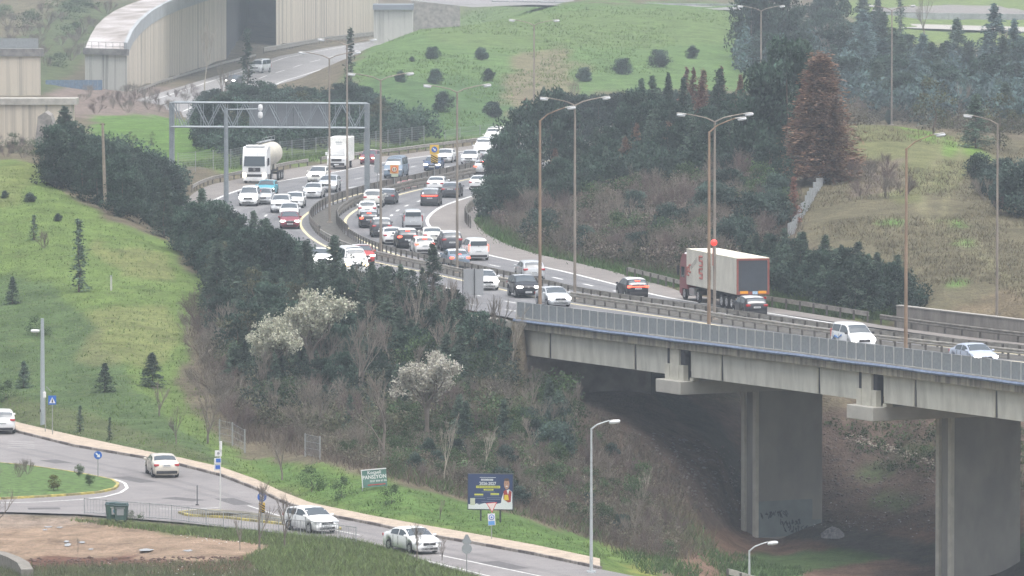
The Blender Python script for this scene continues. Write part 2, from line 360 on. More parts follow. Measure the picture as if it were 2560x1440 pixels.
# ---- ground colour, by what grows there
PXg, PYg = proj(GX, GY, GZ)
PXn = PXg + (vnoise(GX * 1.0, GY * .35, 2.5, 7) - .5) * 46; PYn = PYg + (vnoise(GX, GY * .35, 2.1, 9) - .5) * 22
base = np.zeros(GX.shape + (3,))
def paint(poly, col, k=1.0, ymin=0, ymax=9999, noisy=True):
    m = inpoly(PXn if noisy else PXg, PYn if noisy else PYg, poly) & (GY >= ymin) & (GY <= ymax)
    base[m] = base[m] * (1 - k) + np.array(col) * k
SCRUB = (.135, .115, .08); GRASS = (.118, .172, .05); GRASS2 = (.15, .172, .062); DEEP = (.075, .14, .035); DRY = (.20, .185, .085); DIRT = (.30, .19, .115); RED = (.14, .075, .055); UNDER = (.125, .093, .075)
base[:] = SCRUB
paint([(-500,400),(60,400),(100,410),(140,470),(230,520),(340,570),(430,600),(440,640),(470,680),(545,715),(545,740),(470,800),(480,900),(430,950),(500,1040),(560,1100),(640,1150),(800,1160),(880,1178),(1000,1213),(1300,1300),(1480,1345),(1600,1400),(1690,1470),(1500,1475),(1340,1375),(930,1300),(553,1185),(200,1100),(0,1060),(-500,1000)], GRASS, ymax=660)
paint([(-500,640),(120,700),(240,820),(330,960),(430,1050),(600,1170),(200,1110),(-500,1010)], (.068,.105,.045), .85, ymax=640)
paint([(-500,400),(110,410),(60,520),(-500,620)], GRASS2, .7, ymax=660)
paint([(220,600),(420,640),(430,700),(300,690)], DRY, .5, ymax=660); paint([(230,780),(420,760),(460,850),(380,930),(200,900)], DRY, .45, ymax=660)
paint([(0,980),(300,1060),(520,1130),(560,1170),(0,1050)], (.11,.11,.055), .5, ymax=560)
paint([(1640,1400),(1500,1350),(1440,1350),(1560,1430),(1640,1440)], (.22,.22,.06), .7, ymax=560)
paint([(640,1150),(1000,1213),(1300,1298),(1480,1345),(1600,1400),(1560,1420),(1300,1350),(900,1270),(640,1185)], (.088,.155,.045), .8, ymax=560)
FARG = [(870,190),(880,160),(960,90),(1060,40),(1130,10),(1300,5),(1850,5),(1900,120),(1900,230),(1300,230),(1240,345),(1100,350),(1000,335),(950,300),(880,230)]
paint(FARG, (.105,.17,.06), 1, ymin=835); paint([(880,230),(960,190),(1300,200),(1500,240),(1250,340),(1000,340)], (.07,.125,.05), .8, ymin=835)
paint([(1000,60),(1500,20),(1850,25),(1840,110),(1300,130),(1100,110)], (.12,.168,.062), .7, ymin=900)
paint([(1290,130),(1420,120),(1440,240),(1280,300),(1250,240)], (.21,.16,.115), .7, ymin=880); paint([(1420,150),(1480,160),(1460,200)], (.21,.17,.12), .6, ymin=880)
paint([(240,290),(560,290),(600,400),(430,425),(300,380),(230,330)], (.10,.175,.045), 1, ymin=740, ymax=950)
paint([(130,215),(560,215),(520,290),(250,290),(120,300)], (.19,.15,.13), 1, ymin=850, ymax=1100)
paint([(-300,0),(330,0),(230,130),(120,240),(-300,240)], (.085,.105,.05), 1, ymin=1000); paint([(-300,0),(140,0),(60,90),(-300,120)], (.17,.14,.10), .7, ymin=1000)
paint([(440,400),(760,360),(1120,340),(1180,352),(900,385),(560,440)], (.12,.17,.055), 1, ymin=740, ymax=900)
paint([(1190,540),(1230,620),(1340,652),(1500,692),(1710,722),(1730,680),(1500,650),(1300,600),(1220,540)], (.10,.20,.05), 1, ymax=720)
paint([(1900,730),(1950,700),(2100,740),(2230,765),(2220,800),(2100,800)], (.11,.20,.05), 1, ymax=720)
paint([(2050,300),(2560,330),(2900,340),(2900,860),(2330,800),(2220,700),(2000,600),(1990,480),(2060,420)], (.125,.112,.07), 1, ymin=535, ymax=720)
paint([(2120,310),(2240,312),(2420,350),(2500,400),(2380,470),(2250,520),(2150,470),(2120,380)], (.15,.16,.07), .8, ymin=600, ymax=720)
paint([(2240,312),(2340,335),(2480,380),(2500,410),(2380,380),(2260,330)], (.13,.23,.045), .8, ymin=600, ymax=720)
paint([(2120,400),(2250,400),(2270,480),(2130,500)], (.16,.125,.105), .8, ymin=600, ymax=720)
paint([(2400,760),(2560,700),(2900,740),(2900,850),(2330,800)], (.17,.13,.085), .6, ymin=530, ymax=640)
for c in ((2390,705),(2410,612),(2380,555),(2230,560)): paint([(c[0]-35,c[1]+5),(c[0],c[1]-10),(c[0]+35,c[1]),(c[0]+15,c[1]+12)], (.11,.21,.05), .9, ymin=535, ymax=720)
def stroke(pts, wd, col, k, **kw):
    L = [(x - wd, y) for x, y in pts] + [(x + wd, y) for x, y in pts[::-1]]; paint(L, col, k, noisy=False, **kw)
for off in (0, 56): stroke([(2350+off,330),(2345+off,400),(2310+off*1.1,480),(2302+off,520),(2340+off*.6,570),(2390+off*.8,600),(2500,680),(2560,730)], 8, (.185,.175,.10), .9, ymin=535, ymax=720)
paint([(2080,0),(2900,-50),(2900,110),(2560,120),(2200,110)], (.14,.19,.06), 1, ymin=1100)
paint([(1290,950),(1480,950),(1900,1020),(2900,1020),(2900,1500),(1850,1500),(1700,1400),(1520,1280),(1440,1100)], UNDER, 1, ymax=575)
paint([(1700,1330),(1860,1330),(2050,1350),(2350,1290),(2900,1280),(2900,1500),(1700,1500)], (.17,.11,.08), 1, ymax=560)
paint([(1830,1420),(1900,1385),(2100,1375),(2340,1350),(2700,1340),(2700,1385),(2200,1400),(2050,1420),(2000,1460),(1830,1460)], (.09,.16,.055), .9, ymax=560)
paint([(2180,1425),(2340,1410),(2700,1405),(2700,1500),(2100,1500)], (.10,.07,.06), .9, ymax=560)
for c in ((2230,1250,70,30),(2190,1180,60,30),(2280,1130,80,20)): paint([(c[0]-c[2],c[1]),(c[0],c[1]-c[3]),(c[0]+c[2],c[1]),(c[0],c[1]+c[3])], (.085,.13,.055), .7, ymax=560)
paint([(-300,1288),(200,1292),(300,1312),(420,1335),(500,1355),(600,1352),(690,1358),(640,1385),(560,1398),(300,1395),(60,1395),(-300,1400)], (.28,.205,.148), 1, ymax=470)
paint([(-300,1265),(60,1288),(200,1292),(280,1310),(-300,1330)], (.26,.21,.17), .8, ymax=470)
paint([(60,1395),(300,1396),(560,1400),(650,1382),(650,1415),(560,1432),(300,1420),(60,1425)], RED, 1, ymax=450)
paint([(-300,1420),(700,1425),(720,1500),(-300,1500)], (.10,.10,.06), 1, ymax=440)
paint([(200,1285),(700,1332),(880,1348),(1100,1410),(1250,1460),(700,1500),(640,1385),(690,1356),(600,1350),(500,1355),(420,1333),(290,1308)], (.11,.125,.05), 1, ymax=460)
paint([(800,1350),(960,1345),(1010,1390),(850,1400)], (.12,.21,.045), .8, ymax=460)
inner = inpoly(GX, GY, np.vstack([med_off(-2.0), med_off(2.0)[::-1]])); base[inner] = (.07, .065, .055)
base[far | loc] = (.1, .1, .1)
# soft blend of the edges
for _ in range(1): base[1:-1, 1:-1] = .4 * base[1:-1, 1:-1] + .15 * (base[:-2, 1:-1] + base[2:, 1:-1] + base[1:-1, :-2] + base[1:-1, 2:])
def groundmat():
    m = bpy.data.materials.new('ground_cover'); m.use_nodes = True; nt = m.node_tree; b = nt.nodes['Principled BSDF']; b.inputs['Roughness'].default_value = 1.0; b.inputs['Specular IOR Level'].default_value = 0.1
    at = nd(nt, 'ShaderNodeAttribute', attribute_name='soil'); tc = nd(nt, 'ShaderNodeTexCoord')
    prev = at.outputs['Color']
    for sc_, d, lo, hi in ((.35, 4, .6, 1.4), (2.2, 5, .66, 1.34), (9.0, 3, .8, 1.2)):
        nz = nd(nt, 'ShaderNodeTexNoise', Scale=sc_, Detail=float(d), Roughness=.65); nt.links.new(tc.outputs['Object'], nz.inputs['Vector'])
        mr = nd(nt, 'ShaderNodeMapRange'); mr.inputs['From Min'].default_value = .25; mr.inputs['From Max'].default_value = .75; mr.inputs['To Min'].default_value = lo; mr.inputs['To Max'].default_value = hi
        nt.links.new(nz.outputs['Fac'], mr.inputs['Value'])
        mu = nd(nt, 'ShaderNodeVectorMath', operation='SCALE'); nt.links.new(prev, mu.inputs[0]); nt.links.new(mr.outputs[0], mu.inputs['Scale']); prev = mu.outputs[0]
    nz = nd(nt, 'ShaderNodeTexNoise', Scale=1.1, Detail=5.0); nt.links.new(tc.outputs['Object'], nz.inputs['Vector'])
    mr = nd(nt, 'ShaderNodeMapRange'); mr.inputs['From Min'].default_value = .55; mr.inputs['From Max'].default_value = .75; mr.inputs['To Max'].default_value = .3; nt.links.new(nz.outputs['Fac'], mr.inputs['Value'])
    mx = nd(nt, 'ShaderNodeMix', data_type='RGBA'); nt.links.new(mr.outputs[0], mx.inputs[0]); nt.links.new(prev, mx.inputs[6]); mx.inputs[7].default_value = (.15, .13, .065, 1)
    nt.links.new(mx.outputs[2], b.inputs['Base Color'])
    n2 = nd(nt, 'ShaderNodeTexNoise', Scale=5.0, Detail=5.0); nt.links.new(tc.outputs['Object'], n2.inputs['Vector'])
    bp = nd(nt, 'ShaderNodeBump', Strength=.9, Distance=.35); nt.links.new(n2.outputs['Fac'], bp.inputs['Height']); nt.links.new(bp.outputs[0], b.inputs['Normal'])
    return m
nr, nc = GX.shape; idx = np.arange(nr * nc).reshape(nr, nc)
F = np.stack([idx[:-1, :-1], idx[:-1, 1:], idx[1:, 1:], idx[1:, :-1]], -1).reshape(-1, 4)
me = npmesh('ground', np.stack([GX, GY, GZ], -1).reshape(-1, 3), F, groundmat(), smooth=True)
at = me.attributes.new('soil', 'FLOAT_COLOR', 'POINT'); c4 = np.ones((nr * nc, 4), np.float32); c4[:, :3] = base.reshape(-1, 3); at.data.foreach_set('color', c4.ravel())
tag(addobj('ground', me), 'rolling ground of grass scrub and bare soil', None, None, 'structure')
# ---------------------------------------------------------------- road sheets
def ribbon(name, A, B, za, zb, m, kind='structure', label=None):
    A = np.asarray(A); B = np.asarray(B); n = len(A); za = np.broadcast_to(za, n); zb = np.broadcast_to(zb, n)
    V = np.vstack([np.c_[A, za], np.c_[B, zb]]); F = np.stack([np.arange(n - 1), np.arange(1, n), np.arange(n + 1, 2 * n), np.arange(n, 2 * n - 1)], 1)
    o = addobj(name, npmesh(name, V, F, m)); tag(o, label, None, None, kind); return o
def asphalt(name, col, tracks=True):
    m = bpy.data.materials.new(name); m.use_nodes = True; nt = m.node_tree; b = nt.nodes['Principled BSDF']; b.inputs['Roughness'].default_value = .62; b.inputs['Specular IOR Level'].default_value = .5
    tc = nd(nt, 'ShaderNodeTexCoord'); prev = None
    for sc_, lo, hi in ((.08, .85, 1.15), (.6, .85, 1.15), (6.0, .88, 1.12)):
        nz = nd(nt, 'ShaderNodeTexNoise', Scale=sc_, Detail=5.0, Roughness=.6); nt.links.new(tc.outputs['Object'], nz.inputs['Vector'])
        mr = nd(nt, 'ShaderNodeMapRange'); mr.inputs['From Min'].default_value = .3; mr.inputs['From Max'].default_value = .7; mr.inputs['To Min'].default_value = lo; mr.inputs['To Max'].default_value = hi; nt.links.new(nz.outputs['Fac'], mr.inputs['Value'])
        if prev is None: prev = mr.outputs[0]
        else:
            k = nd(nt, 'ShaderNodeMath', operation='MULTIPLY'); nt.links.new(prev, k.inputs[0]); nt.links.new(mr.outputs[0], k.inputs[1]); prev = k.outputs[0]
    v = nd(nt, 'ShaderNodeVectorMath', operation='SCALE'); v.inputs[0].default_value = col; nt.links.new(prev, v.inputs['Scale']); nt.links.new(v.outputs[0], b.inputs['Base Color'])
    MATS[name] = m; return m
A_HW = asphalt('motorway_asphalt', (.155, .152, .155)); A_SH = asphalt('shoulder_asphalt', (.185, .165, .15)); A_LO = asphalt('local_asphalt', (.20, .185, .18))
PAINT = mat('road_paint_white', (.72, .72, .70), .7, vary=.35, scale=4); YEL = mat('road_paint_yellow', (.66, .59, .38), .7, vary=.3, scale=4)
CONC = mat('concrete', (.42, .40, .36), .9, vary=.25, scale=1.2, bump=.2)
nM = len(MED)
def nearest_on_med(P): return int(np.argmin(np.hypot(MED[:, 0] - P[0], MED[:, 1] - P[1])))
# oncoming carriageway: between the left edge and the median
LEr = resample(LE, n=600)
# match each left-edge point to the median by nearest, monotone
mi_ = np.array([nearest_on_med(p) for p in LEr]); mi_ = np.maximum.accumulate(mi_)
ribbon('oncoming_carriageway', LEr, (MED - MN * 1.2)[mi_], HZ, HZ, A_HW)
ribbon('outbound_carriageway', med_off(1.2), RE, HZ, HZ, A_HW)
ribbon('outbound_shoulder', med_off((R_SOLID[0], [x + .15 for x in R_SOLID[1]])), med_off((R_EDGE[0], [x - .05 for x in R_EDGE[1]])), HZ + .004, HZ + .004, A_SH)
msel = MED[:, 1] > 640
ribbon('oncoming_shoulder', med_off(L_EDGE)[msel], med_off((L_SOLID[0], [x - .15 for x in L_SOLID[1]]))[msel], HZ + .004, HZ + .004, A_SH)
ribbon('median_strip', med_off(-1.25), med_off(1.25), HZ + .02, HZ + .02, mat('median_soil', (.10, .095, .085), 1, vary=.5, scale=2))
def line_at(w, width, z, m, name, a=0, b=None, dash=None):
    w = np.interp(MED[:, 1], *w) if isinstance(w, tuple) else np.full(nM, float(w))
    A = MED + MN * (w - width / 2)[:, None]; B = MED + MN * (w + width / 2)[:, None]
    if dash:
        s = np.arange(nM) * 1.5; A2 = resample(A, n=nM * 2); B2 = resample(B, n=nM * 2); V = []; F = []
        s2 = np.arange(nM * 2) * .75; on = (s2 % dash[1]) < dash[0]
        for i in range(len(s2) - 1):
            if on[i]: o = len(V); V += [(*A2[i], z), (*A2[i + 1], z), (*B2[i + 1], z), (*B2[i], z)]; F.append((o, o + 1, o + 2, o + 3))
        ob = addobj(name, npmesh(name, V, F, m)); tag(ob, None, None, None, 'structure')
    else: ribbon(name, A[a:b], B[a:b], z, z, m)
line_at(-2.15, .28, HZ + .008, YEL, 'road_markings'); line_at(2.0, .28, HZ + .008, YEL, 'road_markings')
line_at(R_SOLID, .30, HZ + .008, PAINT, 'road_markings')
k0 = int(np.argmax(MED[:, 1] < 640)); line_at(L_SOLID, .30, HZ + .008, PAINT, 'road_markings', 0, k0)
line_at(-5.8, .2, HZ + .008, PAINT, 'road_markings', dash=(3.0, 9.0)); line_at(-9.5, .2, HZ + .008, PAINT, 'road_markings', dash=(3.0, 9.0)); line_at(6.0, .24, HZ + .008, PAINT, 'road_markings', dash=(3.0, 9.0))
pe = PAR + PARN * 0; s_ = np.sign(np.sum((MED[nearest_on_med(PAR[0])] - PAR[0]) * PARN[0])); PIN = PARN * s_      # points from the parapet towards the deck
ribbon('road_markings', PAR + PIN * .9, PAR + PIN * 1.15, HZ + .008, HZ + .008, PAINT)
# darker wheel tracks worn into the lanes
TRK = asphalt('worn_asphalt', (.132, .130, .133))
for w in (-3.1, -4.8, -6.7, -8.4, -10.4, -12.0, 3.0, 4.8, 7.0): line_at(w, .65, HZ + .004, TRK, 'wheel_tracks', 0, nearest_on_med(PAR[0]) if w < -9 else None)
# local road, pavement, kerb
def sheet(name, pts, z, m, kind='structure', label=None):
    b = MB(); b.poly([(p[0], p[1], z) for p in pts]); o = b.build(name, m); tag(o, label, None, None, kind); return o
sheet('local_road', ROADPOLY, 0.0, A_LO)
TRL = asphalt('worn_local_asphalt', (.168, .156, .152))
PAVE = mat('pavement_tiles', (.40, .33, .26), .9, vary=.25, scale=2)
ribbon('pavement', kerb_w, back_w, .14, .14, PAVE)
KB = MB()
T_, N_ = normals(kerb_w); sgn = np.sign(np.sum((back_w - kerb_w) * N_, 1).mean())
for i in range(len(kerb_w) - 1):
    a = kerb_w[i]; b2 = kerb_w[i + 1]; g = (b2 - a) * .03; nn = N_[i] * sgn; a = a + g; q = [a - nn * .02, b2 - g - nn * .02, b2 - g + nn * .16, a + nn * .16]
    KB.cur = (i // 2) % 2
    KB.quadm([(p[0], p[1], 0) for p in q] + [(p[0], p[1], .165) for p in q], [(4, 5, 6, 7), (0, 1, 5, 4), (1, 2, 6, 5), (2, 3, 7, 6), (3, 0, 4, 7)])
tag(KB.build('kerb', [mat('kerb_stone', (.30, .27, .24), .9, vary=.4, scale=3), mat('kerb_stone_dark', (.16, .14, .13), .9, vary=.4, scale=3)]), None, None, None, 'structure')
def plines(ptsA, width, m, z=.006, dash=None):
    A = resample([PZ(x, y, 0)[:2] for x, y in ptsA], .5); T, N = normals(A); V = []; F = []
    for i in range(len(A) - 1):
        if dash and (i * .5) % dash[1] >= dash[0]: continue
        o = len(V); V += [(*(A[i] - N[i] * width / 2), z), (*(A[i + 1] - N[i + 1] * width / 2), z), (*(A[i + 1] + N[i + 1] * width / 2), z), (*(A[i] + N[i] * width / 2), z)]; F.append((o, o + 1, o + 2, o + 3))
    ob = addobj('road_markings', npmesh('road_markings', V, F, m)); tag(ob, None, None, None, 'structure')
plines([(1100,1388),(1340,1438),(1500,1473),(1700,1520)], .14, PAINT); plines([(1060,1400),(1214,1438),(1400,1485)], .14, PAINT)
plines([(620,1264),(700,1290),(800,1318),(900,1338)], .12, PAINT); plines([(553,1268),(470,1275),(400,1272)], .12, PAINT)
plines([(0,1257),(100,1255),(200,1249),(260,1242),(300,1232),(318,1220),(312,1208),(296,1201),(270,1196)], .2, PAINT)
plines([(-40,1100),(100,1128),(250,1160),(400,1190),(520,1222),(640,1262),(760,1300),(900,1330),(1050,1358),(1200,1388),(1400,1436),(1600,1490)], .6, TRL, .004); plines([(-40,1112),(100,1142),(250,1174),(400,1206),(520,1238),(640,1274),(760,1309),(900,1342),(1050,1372),(1200,1403),(1400,1452)], .6, TRL, .004)
for q in ([(300,1192),(372,1206)],[(120,1150),(160,1158)],[(560,1246),(610,1262)],[(420,1244),(500,1252)],[(1220,1404),(1300,1422)],[(70,1272),(150,1271)]): plines(q, 1.3, mat('asphalt_patch_surface', (.115, .11, .11), .8, vary=.3, scale=5), .005)
plines([(0,1268),(150,1266),(280,1262),(380,1262),(520,1266)], .6, TRL, .004)
for k in range(4): plines([(20, 1103 + k * 5), (86, 1106 + k * 5)], .13, mat('worn_paint', (.62, .60, .58), .8, vary=.5, scale=9))
def island(name, px_pts, m_in, h=.14):
    P = resample([PZ(x, y, 0)[:2] for x, y in px_pts + px_pts[:1]], .6)[:-1]
    n = len(P); T, N = normals(np.vstack([P, P[:1]])); N = N[:n]; c = P.mean(0); s = np.sign(np.sum((c - P) * N)); 
    kb = MB()
    for i in range(n):
        j = (i + 1) % n; kb.cur = (i // 2) % 2; a, b_ = P[i], P[j]; a2, b2 = a + N[i] * s * .2, b_ + N[j] * s * .2
        kb.quadm([(*a, 0), (*b_, 0), (*b_, h), (*a, h), (*b2, h), (*a2, h)], [(0, 1, 2, 3), (3, 2, 4, 5)])
    tag(kb.build('kerb', [mat('kerb_yellow', (.50, .42, .13), .8, vary=.5, scale=3), mat('kerb_yellow_worn', (.34, .30, .14), .8, vary=.5, scale=3)]), None, None, None, 'structure')
    # gently domed bed
    b = MB(); inn = [P[i] + N[i] * s * .2 for i in range(n)]; rings = [(1.0, h - .02), (.8, h + .1), (.5, h + .2), (.2, h + .25)]
    for k, zz in rings: b.v += [(c[0] + (p[0] - c[0]) * k, c[1] + (p[1] - c[1]) * k, zz) for p in inn]
    for r in range(3):
        for i in range(n): j = (i + 1) % n; b.f.append((r * n + i, r * n + j, (r + 1) * n + j, (r + 1) * n + i)); b.mi.append(0)
    b.f.append(tuple(3 * n + i for i in range(n))); b.mi.append(0)
    o = b.build(name, m_in); tag(o, None, None, None, 'structure'); return P
ISL = [(-420,1150),(-200,1146),(0,1160),(80,1168),(170,1181),(240,1193),(285,1203),(299,1213),(290,1224),(250,1233),(180,1239),(100,1244),(0,1249),(-200,1252),(-420,1250)]
island('island_lawn', ISL, mat('lawn', (.085, .145, .04), 1, vary=.5, scale=2.5, bump=.5))
island('divider_bed', [(445,1284),(480,1279),(560,1280),(700,1298),(800,1312),(860,1325),(800,1324),(700,1312),(560,1296),(470,1291)], mat('bed_soil', (.16, .15, .12), 1, vary=.4, scale=3))
# far road under the crossing
L = resample([PZ(x, y, FZ)[:2] for x, y in FARROAD_L], n=60); Rr = resample([PZ(x, y, FZ)[:2] for x, y in FARROAD_R], n=60)
ribbon('far_road', L, Rr, FZ, FZ, asphalt('far_asphalt', (.21, .20, .195)))
def farline(k, dash=None, w=.25):
    V = []; F = []
    for i in range(59):
        if dash and (i % 4) > 1: continue
        a = L[i] * (1 - k) + Rr[i] * k; b_ = L[i + 1] * (1 - k) + Rr[i + 1] * k; t = (b_ - a); t = t / np.linalg.norm(t); n = np.array((-t[1], t[0])) * w / 2
        o = len(V); V += [(*(a - n), FZ + .01), (*(b_ - n), FZ + .01), (*(b_ + n), FZ + .01), (*(a + n), FZ + .01)]; F.append((o, o + 1, o + 2, o + 3))
    tag(addobj('road_markings', npmesh('road_markings', V, F, PAINT)), None, None, None, 'structure')
farline(.12); farline(.55, True); farline(.92)
# ---------------------------------------------------------------- viaduct
GIRD = mat('girder_concrete', (.60, .59, .52), .85, scale=1.1, stretch=(1, 1, .25), col2=(.40, .39, .34), contrast=(.28, .60)); STAIN = mat('stained_concrete', (.40, .36, .28), .9, scale=1.6, stretch=(1.5, 1.5, .12), col2=(.16, .145, .12), contrast=(.38, .62))
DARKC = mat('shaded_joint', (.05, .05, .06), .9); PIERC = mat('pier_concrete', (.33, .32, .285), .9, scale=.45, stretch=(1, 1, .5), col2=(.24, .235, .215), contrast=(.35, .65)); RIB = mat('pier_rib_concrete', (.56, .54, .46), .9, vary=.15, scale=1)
GALV = mat('galvanised_steel', (.36, .37, .38), .5, .4, vary=.25, scale=6); RAILM = mat('weathered_guardrail', (.33, .31, .28), .6, .3, vary=.35, scale=1.5, stretch=(1, 1, 3)); POSTM = mat('guardrail_post_steel', (.13, .12, .11), .7, .2, vary=.3)
PANEL = mat('parapet_mesh_panel', (.27, .29, .30), .7, vary=.15, scale=5); PIPE = mat('blue_grey_pipe', (.20, .25, .36), .6, vary=.3, scale=3)
def sweep(b, pts, T, N, prof, z0):
    """sweep a closed profile [(offset along N, dz)] along points"""
    n = len(prof); m = len(pts); V = []
    for i in range(m):
        for o, dz in prof: V.append((pts[i][0] + N[i][0] * o, pts[i][1] + N[i][1] * o, z0 + dz))
    F = [(i * n + k, i * n + (k + 1) % n, (i + 1) * n + (k + 1) % n, (i + 1) * n + k) for i in range(m - 1) for k in range(n)] + [tuple(range(n))[::-1], tuple((m - 1) * n + k for k in range(n))]
    b.quadm(V, F)
vi = thing('viaduct', 'long concrete road viaduct on wall piers carrying the motorway over the valley', 'bridge', (*PAR[0], 0))
def rel(o):
    o.location = tuple(-c for c in o.parent.location); return o
k1 = len(PAR)
b = MB(); sweep(b, PAR, PART, PIN, [(-.02, 0), (-.02, -.70), (.45, -.74), (.45, 0)], HZ - .02); rel(b.build('edge_beam', STAIN, vi, label='streaked stained concrete edge beam'))
b = MB(); wob = [p + n * (-.16 + .015 * sin(i * .9)) for i, (p, n) in enumerate(zip(PAR, PIN))]; b.path([(p[0], p[1], HZ - .10 - .018 * sin(i * .7)) for i, p in enumerate(wob)], .13, 6); rel(b.build('pipe', PIPE, vi, label='blue grey pipe hung along the edge'))
def par_at(px):
    xs = np.array([proj(p[0], p[1], HZ)[0] for p in PAR]); f = float(np.interp(px, xs, np.arange(len(PAR)))); i = min(int(f), len(PAR) - 2); t = f - i
    return PAR[i] * (1 - t) + PAR[i + 1] * t, PART[i], PIN[i], f
gaps = [(1300, 1672), (1716, 2153), (2197, 2700)]
for a_, b_ in gaps:
    fa, fb = par_at(a_)[3], par_at(b_)[3]; s = np.linspace(fa, fb, 24); P = np.stack([np.interp(s, np.arange(k1), PAR[:, k]) for k in (0, 1)], 1); T, N = normals(P); N = N * np.sign(np.sum(N[0] * PIN[0]))
    b = MB(); sweep(b, P, T, N, [(.38, -.72), (.38, -1.0), (.42, -2.65), (1.1, -2.65), (1.1, -.72)], HZ); rel(b.build('girder', GIRD, vi))
    for off in (3.2, 5.6, 8.0):
        b = MB(); sweep(b, P, T, N, [(off, -.5), (off, -2.65), (off + .7, -2.65), (off + .7, -.5)], HZ); rel(b.build('girder', GIRD, vi))
for px in (1365, 1578, 1795, 2037, 2278, 2480):
    p, t, n, f = par_at(px); b = MB(); q = p + n * .405
    b.box((q[0], q[1], HZ - 1.72), (.10, .1, 1.8), atan2(t[1], t[0])); rel(b.build('joint', DARKC, vi))
    b = MB(); q = p + n * .37 - t * .22; b.box((q[0], q[1], HZ - 1.72), (.16, .12, 1.75), atan2(t[1], t[0])); rel(b.build('seal_strip', RIB, vi))
# deck slabs
seg = [i for i in range(nM) if MED[i, 1] < 566]
m0 = max(0, seg[0]); A = PAR + PIN * .4; mi2 = np.maximum.accumulate(np.array([nearest_on_med(p) for p in PAR])); B_ = (MED - MN * 1.2)[mi2]
def slab(name, A, B, zt, zb_, m, par):
    n = len(A); V = [(*p, zt) for p in A] + [(*p, zt) for p in B] + [(*p, zb_) for p in A] + [(*p, zb_) for p in B]; F = []
    for i in range(n - 1):
        F += [(i, i + 1, n + i + 1, n + i), (2 * n + i, 3 * n + i, 3 * n + i + 1, 2 * n + i + 1), (i, 2 * n + i, 2 * n + i + 1, i + 1), (n + i, n + i + 1, 3 * n + i + 1, 3 * n + i)]
    F += [(0, n, 3 * n, 2 * n), (n - 1, 3 * n - 1, 4 * n - 1, 2 * n - 1)]
    b = MB(); b.quadm(V, F); return rel(b.build(name, m, par))
slab('deck', A, B_, HZ - .06, HZ - .6, CONC, vi)
e = slice(int(np.argmax(MED[:, 1] < 562)), nM); slab('deck', (MED + MN * 1.2)[e], RE[e], HZ - .06, HZ - 2.4, CONC, vi)
for px in (1679, 2159, 2700):
    p, t, n, f = par_at(px); an = atan2(t[1], t[0])
    def L3(a, o, z): return (p[0] + t[0] * a + n[0] * o, p[1] + t[1] * a + n[1] * o, z)
    b = MB(); b.box(L3(0, 6.6, 3.55), (3.5, 13.8, .95), an, bev=.04); cap = rel(b.build('pier_cap', mat('cap_concrete', (.47, .45, .40), .9, vary=.12, scale=.7), vi))
    for k in (-1.75, -.6, .55, 1.7):
        b = MB(); b.box(L3(k, 0.9, 4.14), (.5, .5, .22), an); rel(b.build('bearing', RIB, vi))
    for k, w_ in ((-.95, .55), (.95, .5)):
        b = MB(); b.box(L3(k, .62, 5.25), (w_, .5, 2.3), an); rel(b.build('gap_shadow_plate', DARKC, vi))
    b = MB(); b.box(L3(0, .5, 5.1), (1.25, .55, 2.4), an); b.box(L3(-.95, .38, 4.55), (.62, .4, 1.15), an, rx=.02); b.box(L3(1.05, .38, 4.55), (.62, .4, 1.15), an, rx=.02); rel(b.build('end_block', RIB, vi))
    b = MB(); b.box(L3(0, 9.3, -3.6), (2.0, 5.4, 13.3), an, bev=.05); pr = rel(b.build('pier', PIERC, vi))
    for k in (-.8, .8):
        b = MB(); b.box(L3(k, 6.52, -3.6), (.45, .3, 13.3), an, bev=.05); r_ = b.build('rib', RIB, pr); r_.location = (0, 0, 0)
    if px == 1679:
        b = MB(); b.box(L3(1.012, 8.9, -6.2), (.012, 4.5, 2.6), an); b.box(L3(1.012, 11.3, -7.0), (.013, 1.2, 1.2), an); r_ = b.build('paint_patch', mat('grey_cover_paint', (.22, .26, .26), .9, vary=.15, scale=1), pr)
        b = MB(); rr = random.Random(3)
        for row, (z, o0, o1) in enumerate(((-5.9, 6.8, 9.1), (-6.5, 8.3, 10.1), (-7.0, 8.7, 10.7))):
            o = o0
            while o < o1:
                pts = [L3(1.03, o + rr.uniform(0, .3), z + rr.uniform(-.28, .28)) for _ in range(5)]
                b.path(pts, .035, 4); o += rr.uniform(.2, .34)
        r_ = b.build('graffiti', mat('dark_spray_paint', (.03, .04, .06), .8), pr)
# abutment at the west end
p, t, n, f = par_at(1300); an = atan2(t[1], t[0])
def L3(a, o, z): return (p[0] + t[0] * a + n[0] * o, p[1] + t[1] * a + n[1] * o, z)
ab = thing('abutment', 'concrete abutment and wing wall behind bare trees at the west end of the viaduct', 'abutment', (*PAR[0], 0))
b = MB(); b.box(L3(-.7, 5.2, 1.2), (2.0, 11.5, 6.0), an); rel(b.build('seat', mat('abutment_concrete', (.27, .245, .23), .9, vary=.3, scale=.8), ab))
b = MB(); b.box(L3(-1.6, 5.0, 5.2), (.8, 10.2, 3.2), an); rel(b.build('backwall', GIRD, ab))
b = MB(); b.box(L3(-4.6, .35, 4.1), (6.4, .5, 4.4), an); rel(b.build('wing_wall', mat('wing_concrete', (.50, .46, .38), .9, vary=.2, scale=.8), ab))
b = MB(); b.box(L3(-4.6, .25, 6.55), (6.8, .8, .5), an); rel(b.build('coping', CONC, ab))
